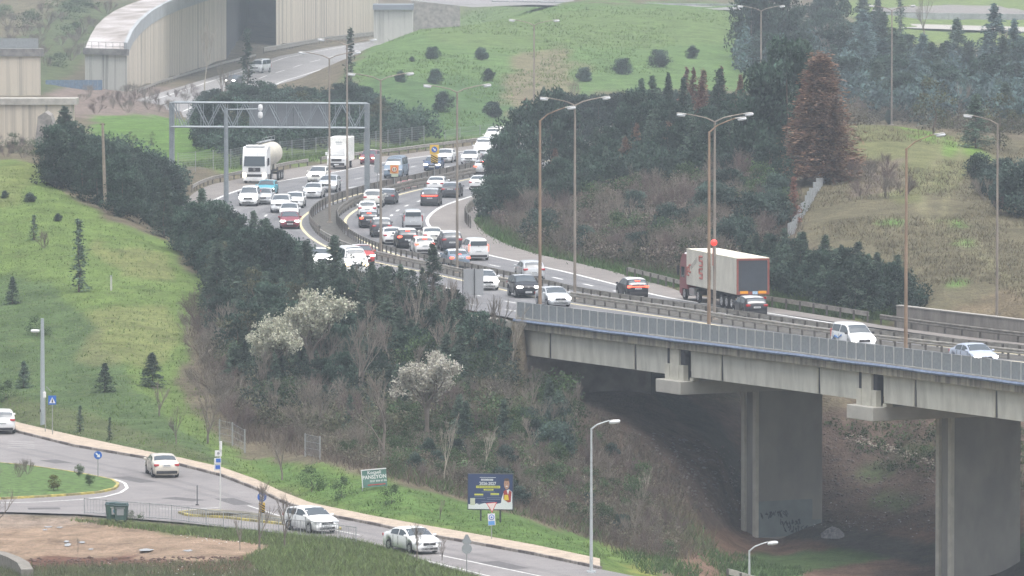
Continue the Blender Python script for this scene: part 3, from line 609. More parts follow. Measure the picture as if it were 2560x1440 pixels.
# parapet fence of the viaduct
pf = thing('bridge_parapet', 'grey mesh panel parapet with pale posts along the near edge of the viaduct', 'parapet', (*PAR[0], HZ))
b = MB(); sweep(b, PAR + PIN * .12, PART, PIN, [(-.015, .12), (.015, .12), (.015, 1.22), (-.015, 1.22)], HZ); rel(b.build('panel', PANEL, pf))
b = MB(); b.path([(q[0], q[1], HZ + 1.26) for q in PAR + PIN * .12], .035, 6); rel(b.build('top_rail', GALV, pf))
b = MB(); sweep(b, PAR + PIN * .12, PART, PIN, [(-.1, 0), (.1, 0), (.1, .1), (-.1, .1)], HZ); rel(b.build('bottom_rail', CONC, pf))
pm = MB(); pm.box((0, 0, .62), (.04, .06, 1.28)); pm = pm.mesh('post', mat('parapet_post', (.62, .62, .60), .5, .2))
for i in range(0, len(PAR)):
    o = bpy.data.objects.new('post', pm); COL.objects.link(o); o.parent = pf; q = PAR[i] + PIN[i] * .07; o.location = (q[0] - PAR[0][0], q[1] - PAR[0][1], 0); o.rotation_euler = (0, 0, atan2(PART[i][1], PART[i][0]))
# ---------------------------------------------------------------- guard rails
BEAM = [(0, .42), (.05, .47), (.05, .54), (0, .60), (.05, .66), (.05, .73), (0, .78), (-.02, .78), (-.02, .42)]
gpost = MB(); gpost.box((0, 0, .37), (.1, .12, .74)); gpost = gpost.mesh('post', POSTM)
RAILD = mat('dark_weathered_guardrail', (.20, .185, .165), .65, .2, vary=.4, scale=1.5, stretch=(1, 1, 3))
def guardrail(label, line, z, sp=4.0, group='steel guardrails beside the roads', m=RAILM, h=1.0, double=False, side=1):
    A = resample(line, 1.5) if not callable(line) else line; T, N = normals(A); N = N * side; loc_ = (float(A[0][0]), float(A[0][1]), z)
    g = thing('guardrail', label, 'guardrail', loc_, 0, group)
    b = MB(); sweep(b, A, T, N, [(o, (.78 - (.78 - dz) * (1.5 if h > 1.2 else 1)) * h) for o, dz in BEAM], z); rel(b.build('beam', m, g))
    if double: b = MB(); sweep(b, A, T, -N, [(o + .14, dz * h) for o, dz in BEAM], z); rel(b.build('beam', m, g))
    Lt = 1.5 * (len(A) - 1); n = min(100, int(Lt / sp) + 1); s = np.linspace(0, len(A) - 1.001, n)
    for k in s:
        i = int(k); t = k - i; q = A[i] * (1 - t) + A[i + 1] * t; o = bpy.data.objects.new('post', gpost); COL.objects.link(o); o.parent = g
        o.location = (q[0] - loc_[0] - N[i][0] * .08, q[1] - loc_[1] - N[i][1] * .08, 0); o.rotation_euler = (0, 0, atan2(T[i][1], T[i][0])); o.scale = (1, 1, h)
    return g
Yc = MED[:, 1]
ML = med_off(-1.3); MR = med_off(1.3)
guardrail('curved guardrail on the oncoming side of the median, round the upper half of the bend', ML[(Yc < 880) & (Yc > 640)], HZ, 3, side=-1, h=1.3, m=RAILD)
guardrail('guardrail on the oncoming side of the median, below the bend and along the viaduct', ML[Yc <= 641], HZ, 1.9, side=-1)
guardrail('curved guardrail on the outbound side of the median, round the upper half of the bend', MR[(Yc < 880) & (Yc > 640)], HZ, 3, h=1.3, m=RAILD)
guardrail('guardrail on the outbound side of the median, behind the first one along the viaduct', MR[Yc <= 641], HZ, 1.9)
LO = med_off((L_EDGE[0], [x - .2 for x in L_EDGE[1]])); guardrail('guardrail along the outer shoulder behind the tanker and box lorry', LO[(Yc < 775) & (Yc > 715)], HZ, 3)
guardrail('guardrail at the far end of the outer shoulder beside the white vans', LO[(Yc < 900) & (Yc > 778)], HZ, 3)
RO = med_off(([480, 520, 560, 600, 620, 2000], [9.2, 9.3, 11.2, 13.2, 13.2, 13.2])); guardrail('tall dark guardrail on the inside shoulder beside the grass verge at the bend', RO[(Yc < 790) & (Yc > 652)], HZ, 3, h=1.5)
guardrail('guardrail on the far hillside shoulder behind the red-cab lorry', RO[(Yc < 580) & (Yc > 524)], HZ, 2.5, h=1.0)
RO2 = med_off(([480, 520, 560, 600, 620, 2000], [9.0, 9.1, 11, 13.2, 13.2, 13.2])); guardrail('pair of stacked guardrails on the right end of the hillside shoulder', RO2[(Yc < 523)], HZ, 2.5, h=1.0, double=True, m=RAILD)
def px_line(pts, z): return np.array([PZ(x, y, z)[:2] for x, y in pts])
guardrail('distant guardrail at the foot of the curved retaining wall', px_line([(345,236),(400,214),(480,190),(560,166),(640,146)], FZ), FZ, 4, side=-1)
guardrail('distant guardrail with open posts under the tall stained wall', px_line([(660,135),(700,128),(800,110),(940,93)], FZ), FZ, 3, side=-1, h=1.5)
# retaining wall beside the outbound shoulder
def wall(name, label, cat, basepts, z, h, th, m, zb=-1.0, capm=None, caph=.2):
    A = resample(px_line(basepts, z), 2.0); T, N = normals(A); w_ = thing(name, label, cat, (float(A[0][0]), float(A[0][1]), z))
    b = MB(); sweep(b, A, T, N, [(0, zb), (0, h - (caph if capm else 0)), (th, h - (caph if capm else 0)), (th, zb)], z); rel(b.build('wall_face', m, w_))
    if capm: b = MB(); sweep(b, A, T, N, [(-.05, h - caph), (-.05, h), (th + .05, h), (th + .05, h - caph)], z); rel(b.build('coping', capm, w_))
    return w_
wall('retaining_wall', 'low brown-grey concrete retaining wall at the foot of the dry grass hill', 'wall', [(2241,796),(2400,815),(2560,834),(2950,880)], HZ, 1.0, .4, mat('brown_concrete', (.27, .245, .22), .9, vary=.3, scale=1, stretch=(1,1,.3)), capm=mat('pale_coping', (.36, .34, .31), .9, vary=.2), caph=.08)
# ---------------------------------------------------------------- retaining walls and crossing, upper left
CREAM = mat('streaked_cream_wall', (.56, .50, .41), .9, scale=.55, stretch=(2.2, 2.2, .03), col2=(.20, .185, .165), contrast=(.30, .52)); GREYW = mat('streaked_grey_wall', (.46, .46, .42), .9, scale=.6, stretch=(2.2, 2.2, .05), col2=(.17, .17, .16), contrast=(.32, .48))
PARG = mat('grey_parapet_concrete', (.36, .38, .39), .85, vary=.15, scale=.4); CAPD = mat('dark_coping', (.21, .20, .19), .9, vary=.4, scale=1)
rw = thing('ramp_wall', 'tall curved cream retaining wall with grey parapet carrying a pale ramp', 'retaining wall', PZ(318, 232, FZ))
st = [(318, 232, 125, 107, 212), (332, 226, 92, 76, 226), (352, 219, 68, 50, 240), (378, 211, 46, 28, 262), (410, 201, 27, 9, 290), (450, 189, 10, -8, 330), (505, 172, -8, -25, 390), (566, 152, -28, -45, 460)]
top = []; bot = []; parp = []; lft = []; lbt = []
for bx_, by_, ty, py_, lx in st:
    B0 = PZ(bx_, by_, FZ); Y = B0[1]; top.append(PY(bx_, ty, Y)); bot.append((B0[0], Y, FZ - 2)); parp.append(PY(bx_, py_, Y)); q = PY(lx, ty - 2, Y + 6); lft.append((q[0], q[1], top[-1][2])); lbt.append((q[0], q[1], FZ - 2))
n = len(st)
b = MB(); b.quadm(bot + top, [(i, i + 1, n + i + 1, n + i) for i in range(n - 1)]); b.quadm([bot[-1], top[-1], lft[-1], lbt[-1]], [(0, 1, 2, 3)]); rel(b.build('wall_face', CREAM, rw))
b = MB(); b.quadm([bot[0], top[0], lft[0], lbt[0]], [(0, 1, 2, 3)]); b.quadm(lbt + lft, [(i, n + i, n + i + 1, i + 1) for i in range(n - 1)]); rel(b.build('end_face', GREYW, rw))
b = MB(); c0 = top[0]; c1 = lft[0]; m_ = [(c0[0] + c1[0]) / 2, (c0[1] + c1[1]) / 2 - .25, c0[2] - .35]; b.box(m_, (hypot(c0[0] - c1[0], c0[1] - c1[1]) + .4, .4, .95), atan2(c1[1] - c0[1], c1[0] - c0[0])); rel(b.build('coping', CAPD, rw))
b = MB(); b.quadm(top + lft, [(i, i + 1, n + i + 1, n + i) for i in range(n - 1)]); rel(b.build('ramp_surface', mat('pale_wet_slab', (.48, .45, .44), .6, scale=.14, col2=(.23, .20, .175), contrast=(.38, .62), spec=.4), rw))
b = MB(); inn = [(p_[0] - .5, p_[1] + .3, p_[2]) for p_ in parp]; inb = [(p_[0] - .5, p_[1] + .3, p_[2]) for p_ in top]; tt = [(p_[0] + .05, p_[1] - .3, p_[2] - .9) for p_ in top]; pp = [(p_[0] + .05, p_[1] - .3, p_[2]) for p_ in parp]
b.quadm(tt + pp + inn + inb, [f_ for i in range(n - 1) for f_ in ((i, i + 1, n + i + 1, n + i), (n + i, n + i + 1, 2 * n + i + 1, 2 * n + i), (2 * n + i, 2 * n + i + 1, 3 * n + i + 1, 3 * n + i))] + [(0, n, 2 * n, 3 * n)]); rel(b.build('parapet', PARG, rw))
b = MB()
for i in range(7):
    k = i / 6; q = [top[0][j] * (1 - k) + lft[0][j] * k for j in range(3)]; b.tube((q[0], q[1] - .2, q[2]), (q[0], q[1] - .2, q[2] + 1.1), .04, n=5)
for h_ in (.5, 1.1): b.tube((top[0][0], top[0][1] - .2, top[0][2] + h_), (lft[0][0], lft[0][1] - .2, lft[0][2] + h_), .03, n=5)
rel(b.build('railing', GALV, rw))
# crossing structure
cr = thing('road_crossing', 'tall concrete side walls and deck of a road crossing with a dark opening', 'overpass', PZ(690, 118, FZ))
rwb = [PZ(x, y, FZ) for x, y in ((690, 119), (760, 108), (850, 94), (945, 82))]
b = MB(); V = [(p_[0], p_[1], FZ - 1) for p_ in rwb] + [(p_[0], p_[1], 19.5) for p_ in rwb]; b.quadm(V, [(0, 1, 5, 4), (1, 2, 6, 5), (2, 3, 7, 6)]); rel(b.build('stained_wall', CREAM, cr))
b = MB(); p0_ = PZ(690, 119, FZ); p1_ = (p0_[0], p0_[1] + 90, FZ); q0 = PZ(566, 152, FZ); q1 = (q0[0] - 2, q0[1] + 160, FZ)
b.quadm([(p0_[0], p0_[1], FZ - 1), (p1_[0], p1_[1], FZ - 1), (p1_[0], p1_[1], 19.5), (p0_[0], p0_[1], 19.5), (q0[0], q0[1], FZ - 1), (q1[0], q1[1], FZ - 1), (q1[0], q1[1], 19.5), (q0[0], q0[1], 19.5)], [(0, 1, 2, 3), (4, 5, 6, 7), (1, 5, 6, 2)]); rel(b.build('tunnel_wall', mat('shade_dark_concrete', (.09, .09, .10), .95, vary=.3, scale=.3), cr))  # wall colour darkened to stand in for the shade under the deck
b = MB(); b.box(((p0_[0] + q0[0]) / 2, 1260, 20.1), (11.5, 260, 1.2)); rel(b.build('deck', CONC, cr))
bk = thing('wall_block', 'pale concrete end block with slate grey coping behind the green hill', 'wall', PY(983, 100, 1330))
p_ = PY(983, 130, 1330); t_ = PY(983, 24, 1330); b = MB(); b.box((p_[0], 1334, (p_[2] + t_[2]) / 2), (97 / ppm(1330), 8, t_[2] - p_[2])); rel(b.build('block', GREYW, bk))
b = MB(); b.box((p_[0], 1333.8, t_[2] + .45), (101 / ppm(1330), 8.8, .95)); rel(b.build('coping', mat('slate_coping', (.20, .22, .25), .8), bk))
sw = MB(); a_ = PY(1028, 110, 1390); c_ = PY(1150, -20, 1390); sw.box(((a_[0] + c_[0]) / 2, 1392, (a_[2] + c_[2]) / 2), (c_[0] - a_[0], 4, c_[2] - a_[2])); tag(sw.build('stone_wall', mat('rough_stone', (.36, .33, .30), 1, scale=1.2, col2=(.17, .16, .15))), 'rough grey stone wall beside the pale end block, top of the picture', 'wall')
def block_wall(label, x0, x1, yt, yb, Y, capy, fence=False, th=3):
    g = thing('concrete_wall', label, 'wall', PY((x0 + x1) / 2, yb, Y)); a = PY(x0, yb + 25, Y); c = PY(x1, yt, Y); k = PY(x0, capy, Y)
    b = MB(); b.box(((a[0] + c[0]) / 2, Y + th / 2, (a[2] + k[2]) / 2), (c[0] - a[0], th, k[2] - a[2])); rel(b.build('wall_face', CREAM, g))
    b = MB(); b.box(((a[0] + c[0]) / 2 + .2, Y + th / 2, (c[2] + k[2]) / 2), (c[0] - a[0] + .5, th + .4, c[2] - k[2])); rel(b.build('coping', CAPD if fence else CONC, g))
    if fence:
        b = MB(); b.box(((a[0] + c[0]) / 2, Y + .3, c[2] + .75), (c[0] - a[0] - .3, .03, 1.4)); rel(b.build('mesh_fence', PANEL, g))
block_wall('stained wall block with mesh fence on top at the left edge', -260, 98, 122, 236, 1000, 141, True)
block_wall('lower stained concrete wall with pale parapet at the left edge', -260, 182, 246, 366, 800, 262)
b = MB(); a = PY(93, 372, 797); c = PY(142, 276, 797); b.prism([(a[0], a[2]), (a[0] + 2.2, a[2]), (c[0] + .1, a[2] + 2.4), (c[0] - .4, c[2] - .4), (a[0] + 1.2, c[2]), (a[0] + .4, c[2] - .5)], 792, 797); tag(b.build('buttress', mat('rough_stone', (.3, .3, .3))), 'rounded rough stone buttress against the lower left wall', 'buttress')
b = MB(); a = PY(120, 225, 1062); c = PY(250, 200, 1062)
for i in range(12): b.box((a[0] + (c[0] - a[0]) * i / 11, 1062, (a[2] + c[2]) / 2), ((c[0] - a[0]) / 11.5, .06, c[2] - a[2]))
tag(b.build('blue_fence', mat('blue_sheet', (.13, .19, .27), .6, vary=.3)), 'blue sheet fence low beside the grey end of the curved wall', 'fence')
# motorway bands in the far top right
for (x0, x1, y0, y1, Y, z_, lab) in ((1230, 1900, 2, 14, 1215, .9, 'distant pale barrier along the crest road above the green hill'), (2190, 2950, 30, 46, 1400, 1.2, 'distant grey noise barrier beyond the far conifers, top right'), (2190, 2950, 2, 12, 1520, 1.0, 'distant pale upper barrier at the top right edge')):
    a = PY(x0, y1, Y); c = PY(x1, y1 + (12 if x0 < 2000 else 10), Y - 25); g = thing('barrier', lab, 'barrier', a); b = MB(); d_ = hypot(c[0] - a[0], c[1] - a[1]); b.box(((a[0] + c[0]) / 2, (a[1] + c[1]) / 2, (a[2] + c[2]) / 2 + z_ / 2), (d_, .3, z_), atan2(c[1] - a[1], c[0] - a[0])); rel(b.build('barrier_face', mat('pale_barrier', (.38, .39, .40), .7, vary=.3, scale=.3), g))
    b = MB()
    for i in range(int(d_ / 3)): k = i * 3 / d_; b.box((a[0] + (c[0] - a[0]) * k, a[1] + (c[1] - a[1]) * k - .25, a[2] + (c[2] - a[2]) * k + z_ * .5), (.18, .18, z_ + .2))
    rel(b.build('uprights', GALV, g))
def farsheet(pts, Y0, m, nm):
    V = [PY(x, y, Y) for x, y, Y in pts]; b = MB(); b.quadm(V, [tuple(range(len(V)))]); tag(b.build(nm, m), None, None, None, 'structure')
farsheet([(1180, 18, 1170), (1330, 12, 1180), (1900, 27, 1160), (1900, 12, 1210), (1330, -4, 1240), (1000, -2, 1240)], 0, MATS['far_asphalt'], 'distant_road')
farsheet([(2180, 28, 1405), (2950, 50, 1380), (2950, -8, 1600), (2180, -20, 1640)], 0, A_SH, 'distant_road')
farsheet([(2150, 66, 1330), (2950, 92, 1300), (2950, 78, 1325), (2150, 56, 1355)], 0, mat('pale_gravel', (.36, .34, .31), .9, vary=.2), 'distant_path')
# ---------------------------------------------------------------- sign gantry and camera mast
G1 = np.array(PZ(918, 496, HZ)); G0 = np.array([G1[0] - 19.35, G1[1] + 3.0, HZ]); gt = thing('sign_gantry', 'grey lattice sign gantry spanning the oncoming carriageway above the lorries', 'gantry', tuple(G0))
GS = mat('gantry_steel', (.27, .30, .32), .5, .3, vary=.15, scale=2); d = G1 - G0; Lg = np.linalg.norm(d); u = d / Lg; v = np.array([u[1], -u[0], 0]); zt, zb2 = 16.35, 13.95
def GP(a, o, z): q = G0 + u * a + v * o; return (q[0], q[1], z)
for a_ in (0, Lg):
    b = MB(); q = GP(a_, 0, 0); b.box((q[0], q[1], (HZ - .5 + zt) / 2), (.45, .55, zt - HZ + .5), atan2(u[1], u[0]), bev=.03); rel(b.build('post', GS, gt))
for o_ in (-.6, .6):
    for z in (zt, zb2): b = MB(); q0 = GP(.1, o_, z); q1 = GP(Lg - .1, o_, z); b.tube(q0, q1, .1, n=6); rel(b.build('chord', GS, gt))
b = MB(); nn = 16
for o_ in (-.6, .6):
    for i in range(nn):
        a0, a1 = Lg * i / nn, Lg * (i + 1) / nn; z0_, z1_ = (zt, zb2) if i % 2 == 0 else (zb2, zt); b.tube(GP(a0, o_, z0_), GP(a1, o_, z1_), .055, n=5)
        if i % 2 == 0 or o_ > 0: b.tube(GP(a0 + .6, o_, zt), GP(a0 + .6, o_, zb2), .035, n=4)
for i in range(nn + 1):
    a0 = Lg * i / nn; b.tube(GP(a0, -.6, zt), GP(a0, .6, zt), .04, n=4); b.tube(GP(a0, -.6, zb2), GP(a0, .6, zb2), .04, n=4)
rel(b.build('lattice', GS, gt))
for a0, a1 in ((7.7, 12.0), (12.06, 15.6)):
    b = MB(); q = GP((a0 + a1) / 2, -.85, (zt + zb2) / 2); b.box((q[0], q[1], q[2] + .05), (a1 - a0, .08, 2.3), atan2(u[1], u[0])); rel(b.build('sign_panel', mat('sign_back', (.22, .235, .25), .6), gt))
cz = hit1(565, 500)
c0 = PY(565, 270, 700); cm = thing('camera_mast', 'grey traffic camera mast with side arm rising out of the pines', 'mast', (c0[0], 700, float(zat(c0[0], 700))))
zb_ = float(zat(c0[0], 700)); b = MB(); b.tube((0, 0, -.5), (0, 0, c0[2] - zb_), .26, .2, 10); b.build('pole', GS, cm)
b = MB(); b.tube((0, 0, c0[2] - zb_ - .15), (3.2, 0, c0[2] - zb_ - .1), .07, n=6); b.build('arm', GS, cm)
for dz_ in (.0, -.7):
    b = MB(); b.lathe([(.05, .35), (.2, .3), (.24, 0), (.2, -.2), (.05, -.32)], (3.35, -.1, c0[2] - zb_ + dz_), 10); b.build('camera', mat('white_plastic', (.75, .75, .75), .4), cm)
# ---------------------------------------------------------------- street lamps
LAMPP = mat('lamp_post_paint', (.30, .26, .22), .7, .1, vary=.35, scale=1.2, stretch=(1, 1, .3)); HEADM = mat('lamp_housing', (.40, .39, .37), .5, vary=.1); LENS = mat('lamp_glass', (.70, .72, .74), .2, spec=.8); LAMP2 = mat('lamp_post_rusty', (.33, .235, .165), .75, .1, vary=.4, scale=1, stretch=(1, 1, .3)); GALVP = mat('lamp_post_galvanised', (.50, .53, .54), .45, .2, vary=.15, scale=2)
def lamp_head(par, x, z, dx, dip=.0, size=1.0, m=HEADM):
    b = MB(); prof = [(.02, -.55), (.14, -.48), (.19, -.2), (.2, .15), (.17, .42), (.03, .52)]
    b.lathe([(r * size, h * size) for r, h in prof], (0, 0, 0), 10, 'x', (1, .42))
    o = b.build('lamp_head', m, par, True); o.location = (x + dx * .45 * size, 0, z + .02); o.rotation_euler = (0, -dip * dx, 0)
    b = MB(); b.lathe([(.03, -.3), (.14, -.26), (.17, 0), (.14, .3), (.03, .36)], (dx * .06, 0, -.1), 8, 'x', (1, .75)); l_ = b.build('lens', LENS, o, True); return o
def street_lamp(label, base, h, arms, rz, pm, group, rise=.55, reach=2.15, r0=.125, r1=.075, size=1.0, fork=.0):
    g = thing('street_lamp', label, 'street lamp', base, rz, group); top_ = h - rise
    b = MB(); b.tube((0, 0, -.6), (0, 0, top_), r0, r1, 10); b.build('pole', pm, g); b = MB(); b.box((0, 0, .05), (.5, .5, .1)); b.build('base_plate', pm, g)
    for s in arms:
        b = MB(); pts = [(0, 0, top_ - .05), (s * .3 * reach, 0, top_ + .45 * rise), (s * .65 * reach, 0, top_ + .75 * rise), (s * reach, 0, top_ + rise)]; b.path(pts, [.055, .05, .045, .04], 6); b.build('arm', pm, g); lamp_head(g, s * reach, h, s, .12, size * .74)
    return g
MGRP = 'tall twin-arm lamps along the median'
for px, py, ty, rz_e, lab in ((824,557,130,0,'leftmost twin-arm median lamp at the bend'),(868,508,98,0,'twin-arm median lamp just right of the leftmost one, its heads against the distant road'),(952,641,183,0,'twin-arm median lamp standing where cars queue below the bend'),
    (1143,683,212,0,'twin-arm median lamp in front of the blue-grey saloon with brake lights'),(1437,748,243,0,'twin-arm median lamp between the dark oncoming car and the black outbound car'),(1786,800,283,0,'twin-arm median lamp in front of the red-cab lorry'),
    (1335,398,50,0,'slim distant twin-arm lamp against the green hill'),(1902,335,15,0,'distant twin-arm lamp behind the tall dark pine, top right'),(2229,320,14,0,'faintest distant twin-arm lamp among the hazy conifers')):
    P = PZ(px, py, HZ); i = nearest_on_med(P); h = (py - ty) / ppm(P[1])
    if px > 1850: zg = float(zat(P[0], P[1])); h += HZ - zg; P = (P[0], P[1], zg)
    street_lamp(lab, P, h, (-1, 1), atan2(MN[i][1], MN[i][0]) if px < 1500 else radians(8), LAMPP, MGRP)
PGRP = 'single-arm lamps on the outer edges of the viaduct'
for px, py, ty, s, lab in ((1350, 803, 268, 1, 'single-arm lamp rising at the western end of the viaduct parapet'), (1773, 856, 295, 1, 'rusty single-arm lamp at the parapet in front of the lorry trailer'), (2266, 918, 335, 1, 'single-arm lamp on the parapet between the white minivan and the silver car')):
    P = PZ(px, py, HZ); street_lamp(lab, (P[0], P[1] + .9, HZ), (py - ty) / ppm(P[1]), (s,), radians(6), LAMP2, PGRP, rise=.95, reach=1.9, r0=.14, r1=.085)
P = hit1(2492, 808); street_lamp('single-arm lamp behind the low retaining wall at the right, its arm pointing left', P, (812 - 292) / ppm(P[1]), (-1,), radians(-6), LAMPP, PGRP, rise=.6, reach=1.9)
rb = MB(); p_ = PY(1785, 607, 519.4); rb.lathe([(.05, -.22), (.22, -.16), (.25, .1), (.2, .25), (.05, .3)], (0, 0, 0), 12, 'y'); o = rb.build('warning_lamp', mat('red_lamp_glass', (.75, .05, .04), .3, emit=(1, .08, .05), estr=.5), None, True); o.location = p_; tag(o, 'round red warning lamp fixed to the rusty post above the lorry trailer', 'warning light')
rb = MB(); rb.box((-.08, 0, -.9), (.06, .06, 1.5)); rb.build('bracket', mat('red_paint', (.35, .10, .07), .7), o)
P = PY(1478, 1500, 417); street_lamp('slender galvanised lamp by the local road with a short rising arm', (P[0], P[1], 0.0), (1500 - 1130) / ppm(417) + .3, (1,), 0, GALVP, 'galvanised lamps beside the local road', rise=.45, reach=1.05, r0=.11, r1=.06, size=.62)
P = PY(1873, 1500, 430); zz = float(zat(P[0], 430)); tz = PY(1873, 1355, 430)[2]; street_lamp('small galvanised lamp low in the valley below the viaduct pier', (P[0], 430, zz), tz - zz, (1,), 0, GALVP, 'galvanised lamps beside the local road', rise=.5, reach=1.1, r0=.1, r1=.06, size=.62)
# ---------------------------------------------------------------- vehicles
GLASS = mat('vehicle_glass', (.035, .05, .06), .08, spec=.9, coat=.5); TYRE = mat('tyre_rubber', (.022, .022, .024), .9); RIMM = mat('wheel_rim', (.45, .46, .47), .35, .7); BLACKP = mat('black_trim', (.03, .03, .033), .6); PLATE = mat('number_plate', (.70, .72, .72), .5); PLTX = mat('plate_text', (.05, .05, .06), .6)
HL_ON = mat('headlight_lit', (.9, .9, .88), .2, emit=(1, .97, .9), estr=6.0); HL_OFF = mat('headlight_glass', (.62, .64, .66), .12, coat=.6); HL_AMB = mat('headlight_warm_lit', (.9, .8, .6), .2, emit=(1, .72, .4), estr=5.0)
TL_ON = mat('brake_light_lit', (.8, .05, .03), .3, emit=(1, .10, .05), estr=2.6); TL_OFF = mat('tail_light_glass', (.42, .03, .035), .2, coat=.5); CHROME = mat('chrome', (.6, .6, .6), .2, .9)
def paintm(col):
    return mat('car_paint_%02d_%02d_%02d' % tuple(int(c * 99) for c in col), col, .35, .0, coat=.6 if col[0] > .3 else .2, spec=.4, vary=.06, scale=1.2)
WHITE = (.80, .81, .81); SILVER = (.50, .52, .54); GREY = (.075, .08, .09); DARK = (.02, .022, .028); NAVY = (.05, .08, .16); RED = (.42, .035, .03); MAROON = (.22, .045, .065); BEIGE = (.56, .52, .45); TURQ = (.10, .42, .52); BLUEG = (.17, .22, .28); SILVB = (.42, .47, .56); OFFW = (.72, .71, .66)
TYPES = {  # length, width, top profile (x,z) rear->front, belt height, wheelbase fraction, wheel radius, bottom z
 'saloon': (4.6, 1.80, [(-2.30,.62),(-2.27,.98),(-2.1,1.06),(-1.62,1.09),(-1.0,1.38),(-.55,1.46),(0,1.48),(.4,1.44),(.75,1.30),(1.2,1.02),(1.7,.92),(2.12,.80),(2.27,.62),(2.3,.48)], .96, .295, .32, .2),
 'hatch': (4.2, 1.78, [(-2.10,.7),(-2.07,1.0),(-1.88,1.22),(-1.62,1.42),(-1.0,1.50),(-.2,1.53),(.25,1.50),(.62,1.36),(1.1,1.05),(1.6,.95),(1.95,.82),(2.07,.64),(2.1,.5)], .98, .30, .32, .2),
 'suv': (4.5, 1.86, [(-2.25,.8),(-2.22,1.08),(-2.05,1.34),(-1.8,1.56),(-1.1,1.66),(-.2,1.69),(.3,1.64),(.7,1.48),(1.15,1.18),(1.75,1.08),(2.1,.95),(2.22,.75),(2.25,.55)], 1.10, .30, .36, .26),
 'minivan': (4.3, 1.82, [(-2.15,.85),(-2.13,1.3),(-2.08,1.68),(-1.98,1.82),(-1,1.86),(.1,1.86),(.55,1.80),(.9,1.58),(1.35,1.2),(1.85,1.04),(2.08,.85),(2.15,.55)], 1.16, .31, .33, .22),
 'van': (5.3, 2.0, [(-2.65,1.0),(-2.63,1.6),(-2.58,2.1),(-2.45,2.22),(-1,2.26),(.8,2.24),(1.25,2.12),(1.6,1.8),(1.95,1.35),(2.35,1.12),(2.6,.9),(2.65,.55)], 1.30, .31, .36, .26),
}
def profz(prof, x): return float(np.interp(x, [p[0] for p in prof], [p[1] for p in prof]))
def ring(ty, x, grow=0.0):
    L, W, prof, belt, wb, R, zb0 = TYPES[ty]; t = profz(prof, x); w = W / 2; k = max(0, abs(x) - L * .36) / (L * .14); w *= 1 - .13 * k * k
    zb = zb0
    for xw in (-L * wb, L * wb):
        d_ = abs(x - xw)
        if d_ < R + .06: zb = max(zb, R + sqrt(max(0, (R + .06) ** 2 - d_ * d_)))
    bz = min(belt + .02 * (x < 0) * -x, t - .05); g = max(0, t - bz - .06); wr = .95 * w - .30 * g
    zm = max(zb + .04, (zb + bz) / 2 + .06); z2 = min(zb + .1, zm - .02)
    return [(0, zb), (.84 * w, zb), (.975 * w, z2), (w, zm), (.975 * w, bz), (wr, t - .055), (wr * .82, t - .01), (0, t + .018)]
def body_mesh(ty, b):
    L, W, prof, belt, wb, R, zb0 = TYPES[ty]; xs = set(p[0] for p in prof)
    for xw in (-L * wb, L * wb):
        for k in range(-4, 5): xs.add(round(xw + k / 4 * (R + .058), 3))
        xs.add(xw - R - .07); xs.add(xw + R + .07)
    xs = sorted(xs); rg = []
    for x in xs:
        r = ring(ty, x); rg.append([(x, y, z) for y, z in r] + [(x, -y, z) for y, z in r[-2:0:-1]])
    n = len(rg[0]); pts = [p for r in rg for p in r]; F = [(i * n + k, i * n + (k + 1) % n, (i + 1) * n + (k + 1) % n, (i + 1) * n + k) for i in range(len(xs) - 1) for k in range(n)]
    F += [tuple(range(n))[::-1], tuple((len(xs) - 1) * n + k for k in range(n))]
    b.quadm(pts, F)
def top_patch(ty, b, x0, x1, shrink=.9, lift=.012, n=4):
    xs = [x0 + (x1 - x0) * i / n for i in range(n + 1)]; V = []
    for x in xs:
        r = ring(ty, x); p5, p6, p7 = r[5], r[6], r[7]; s = (profz(TYPES[ty][2], x + .05) - profz(TYPES[ty][2], x - .05)) / .1; nn = sqrt(1 + s * s); dx, dz = -s / nn * lift, 1 / nn * lift
        for y, z in ((p5[0] * shrink, p5[1] + .02), (p6[0] * shrink, p6[1]), (0, p7[1]), (-p6[0] * shrink, p6[1]), (-p5[0] * shrink, p5[1] + .02)): V.append((x + dx, y, z + dz))
    b.quadm(V, [(i * 5 + k, (i + 1) * 5 + k, (i + 1) * 5 + k + 1, i * 5 + k + 1) for i in range(n) for k in range(4)])
def side_patch(ty, b, x0, x1, s, t0=.12, t1=.86, n=4):
    V = []
    for i in range(n + 1):
        x = x0 + (x1 - x0) * i / n; r = ring(ty, x); a, c = r[4], r[5]
        for t in (t0, t1): V.append((x, s * (a[0] + (c[0] - a[0]) * t + .014), a[1] + (c[1] - a[1]) * t))
    b.quadm(V, [(2 * i, 2 * i + 2, 2 * i + 3, 2 * i + 1) for i in range(n)])
WHEEL_CACHE = {}
def add_wheel(g, x, y, R, s, wname='wheel'):
    key = round(R, 2)
    if key not in WHEEL_CACHE:
        b = MB(); b.lathe([(R * .62, -.1), (R * .96, -.1), (R, -.05), (R, .05), (R * .96, .1), (R * .62, .1)], n=18, axis='y'); m1 = b.mesh('wheel', TYRE, False)
        b = MB(); b.lathe([(R * .2, -.108), (R * .6, -.104), (R * .64, -.085), (R * .64, .085), (R * .6, .104), (R * .2, .108)], n=12, axis='y'); b.cur = 1
        for k in range(5): a = 2 * pi * k / 5; b.box((cos(a) * R * .38, 0, sin(a) * R * .38), (R * .2, .222, R * .12), ry=-a)
        m2 = b.mesh('rim', [RIMM, BLACKP]); WHEEL_CACHE[key] = (m1, m2)
    m1, m2 = WHEEL_CACHE[key]; w_ = bpy.data.objects.new(wname, m1); COL.objects.link(w_); w_.parent = g; w_.location = (x, y, R); r_ = bpy.data.objects.new('rim', m2); COL.objects.link(r_); r_.parent = w_
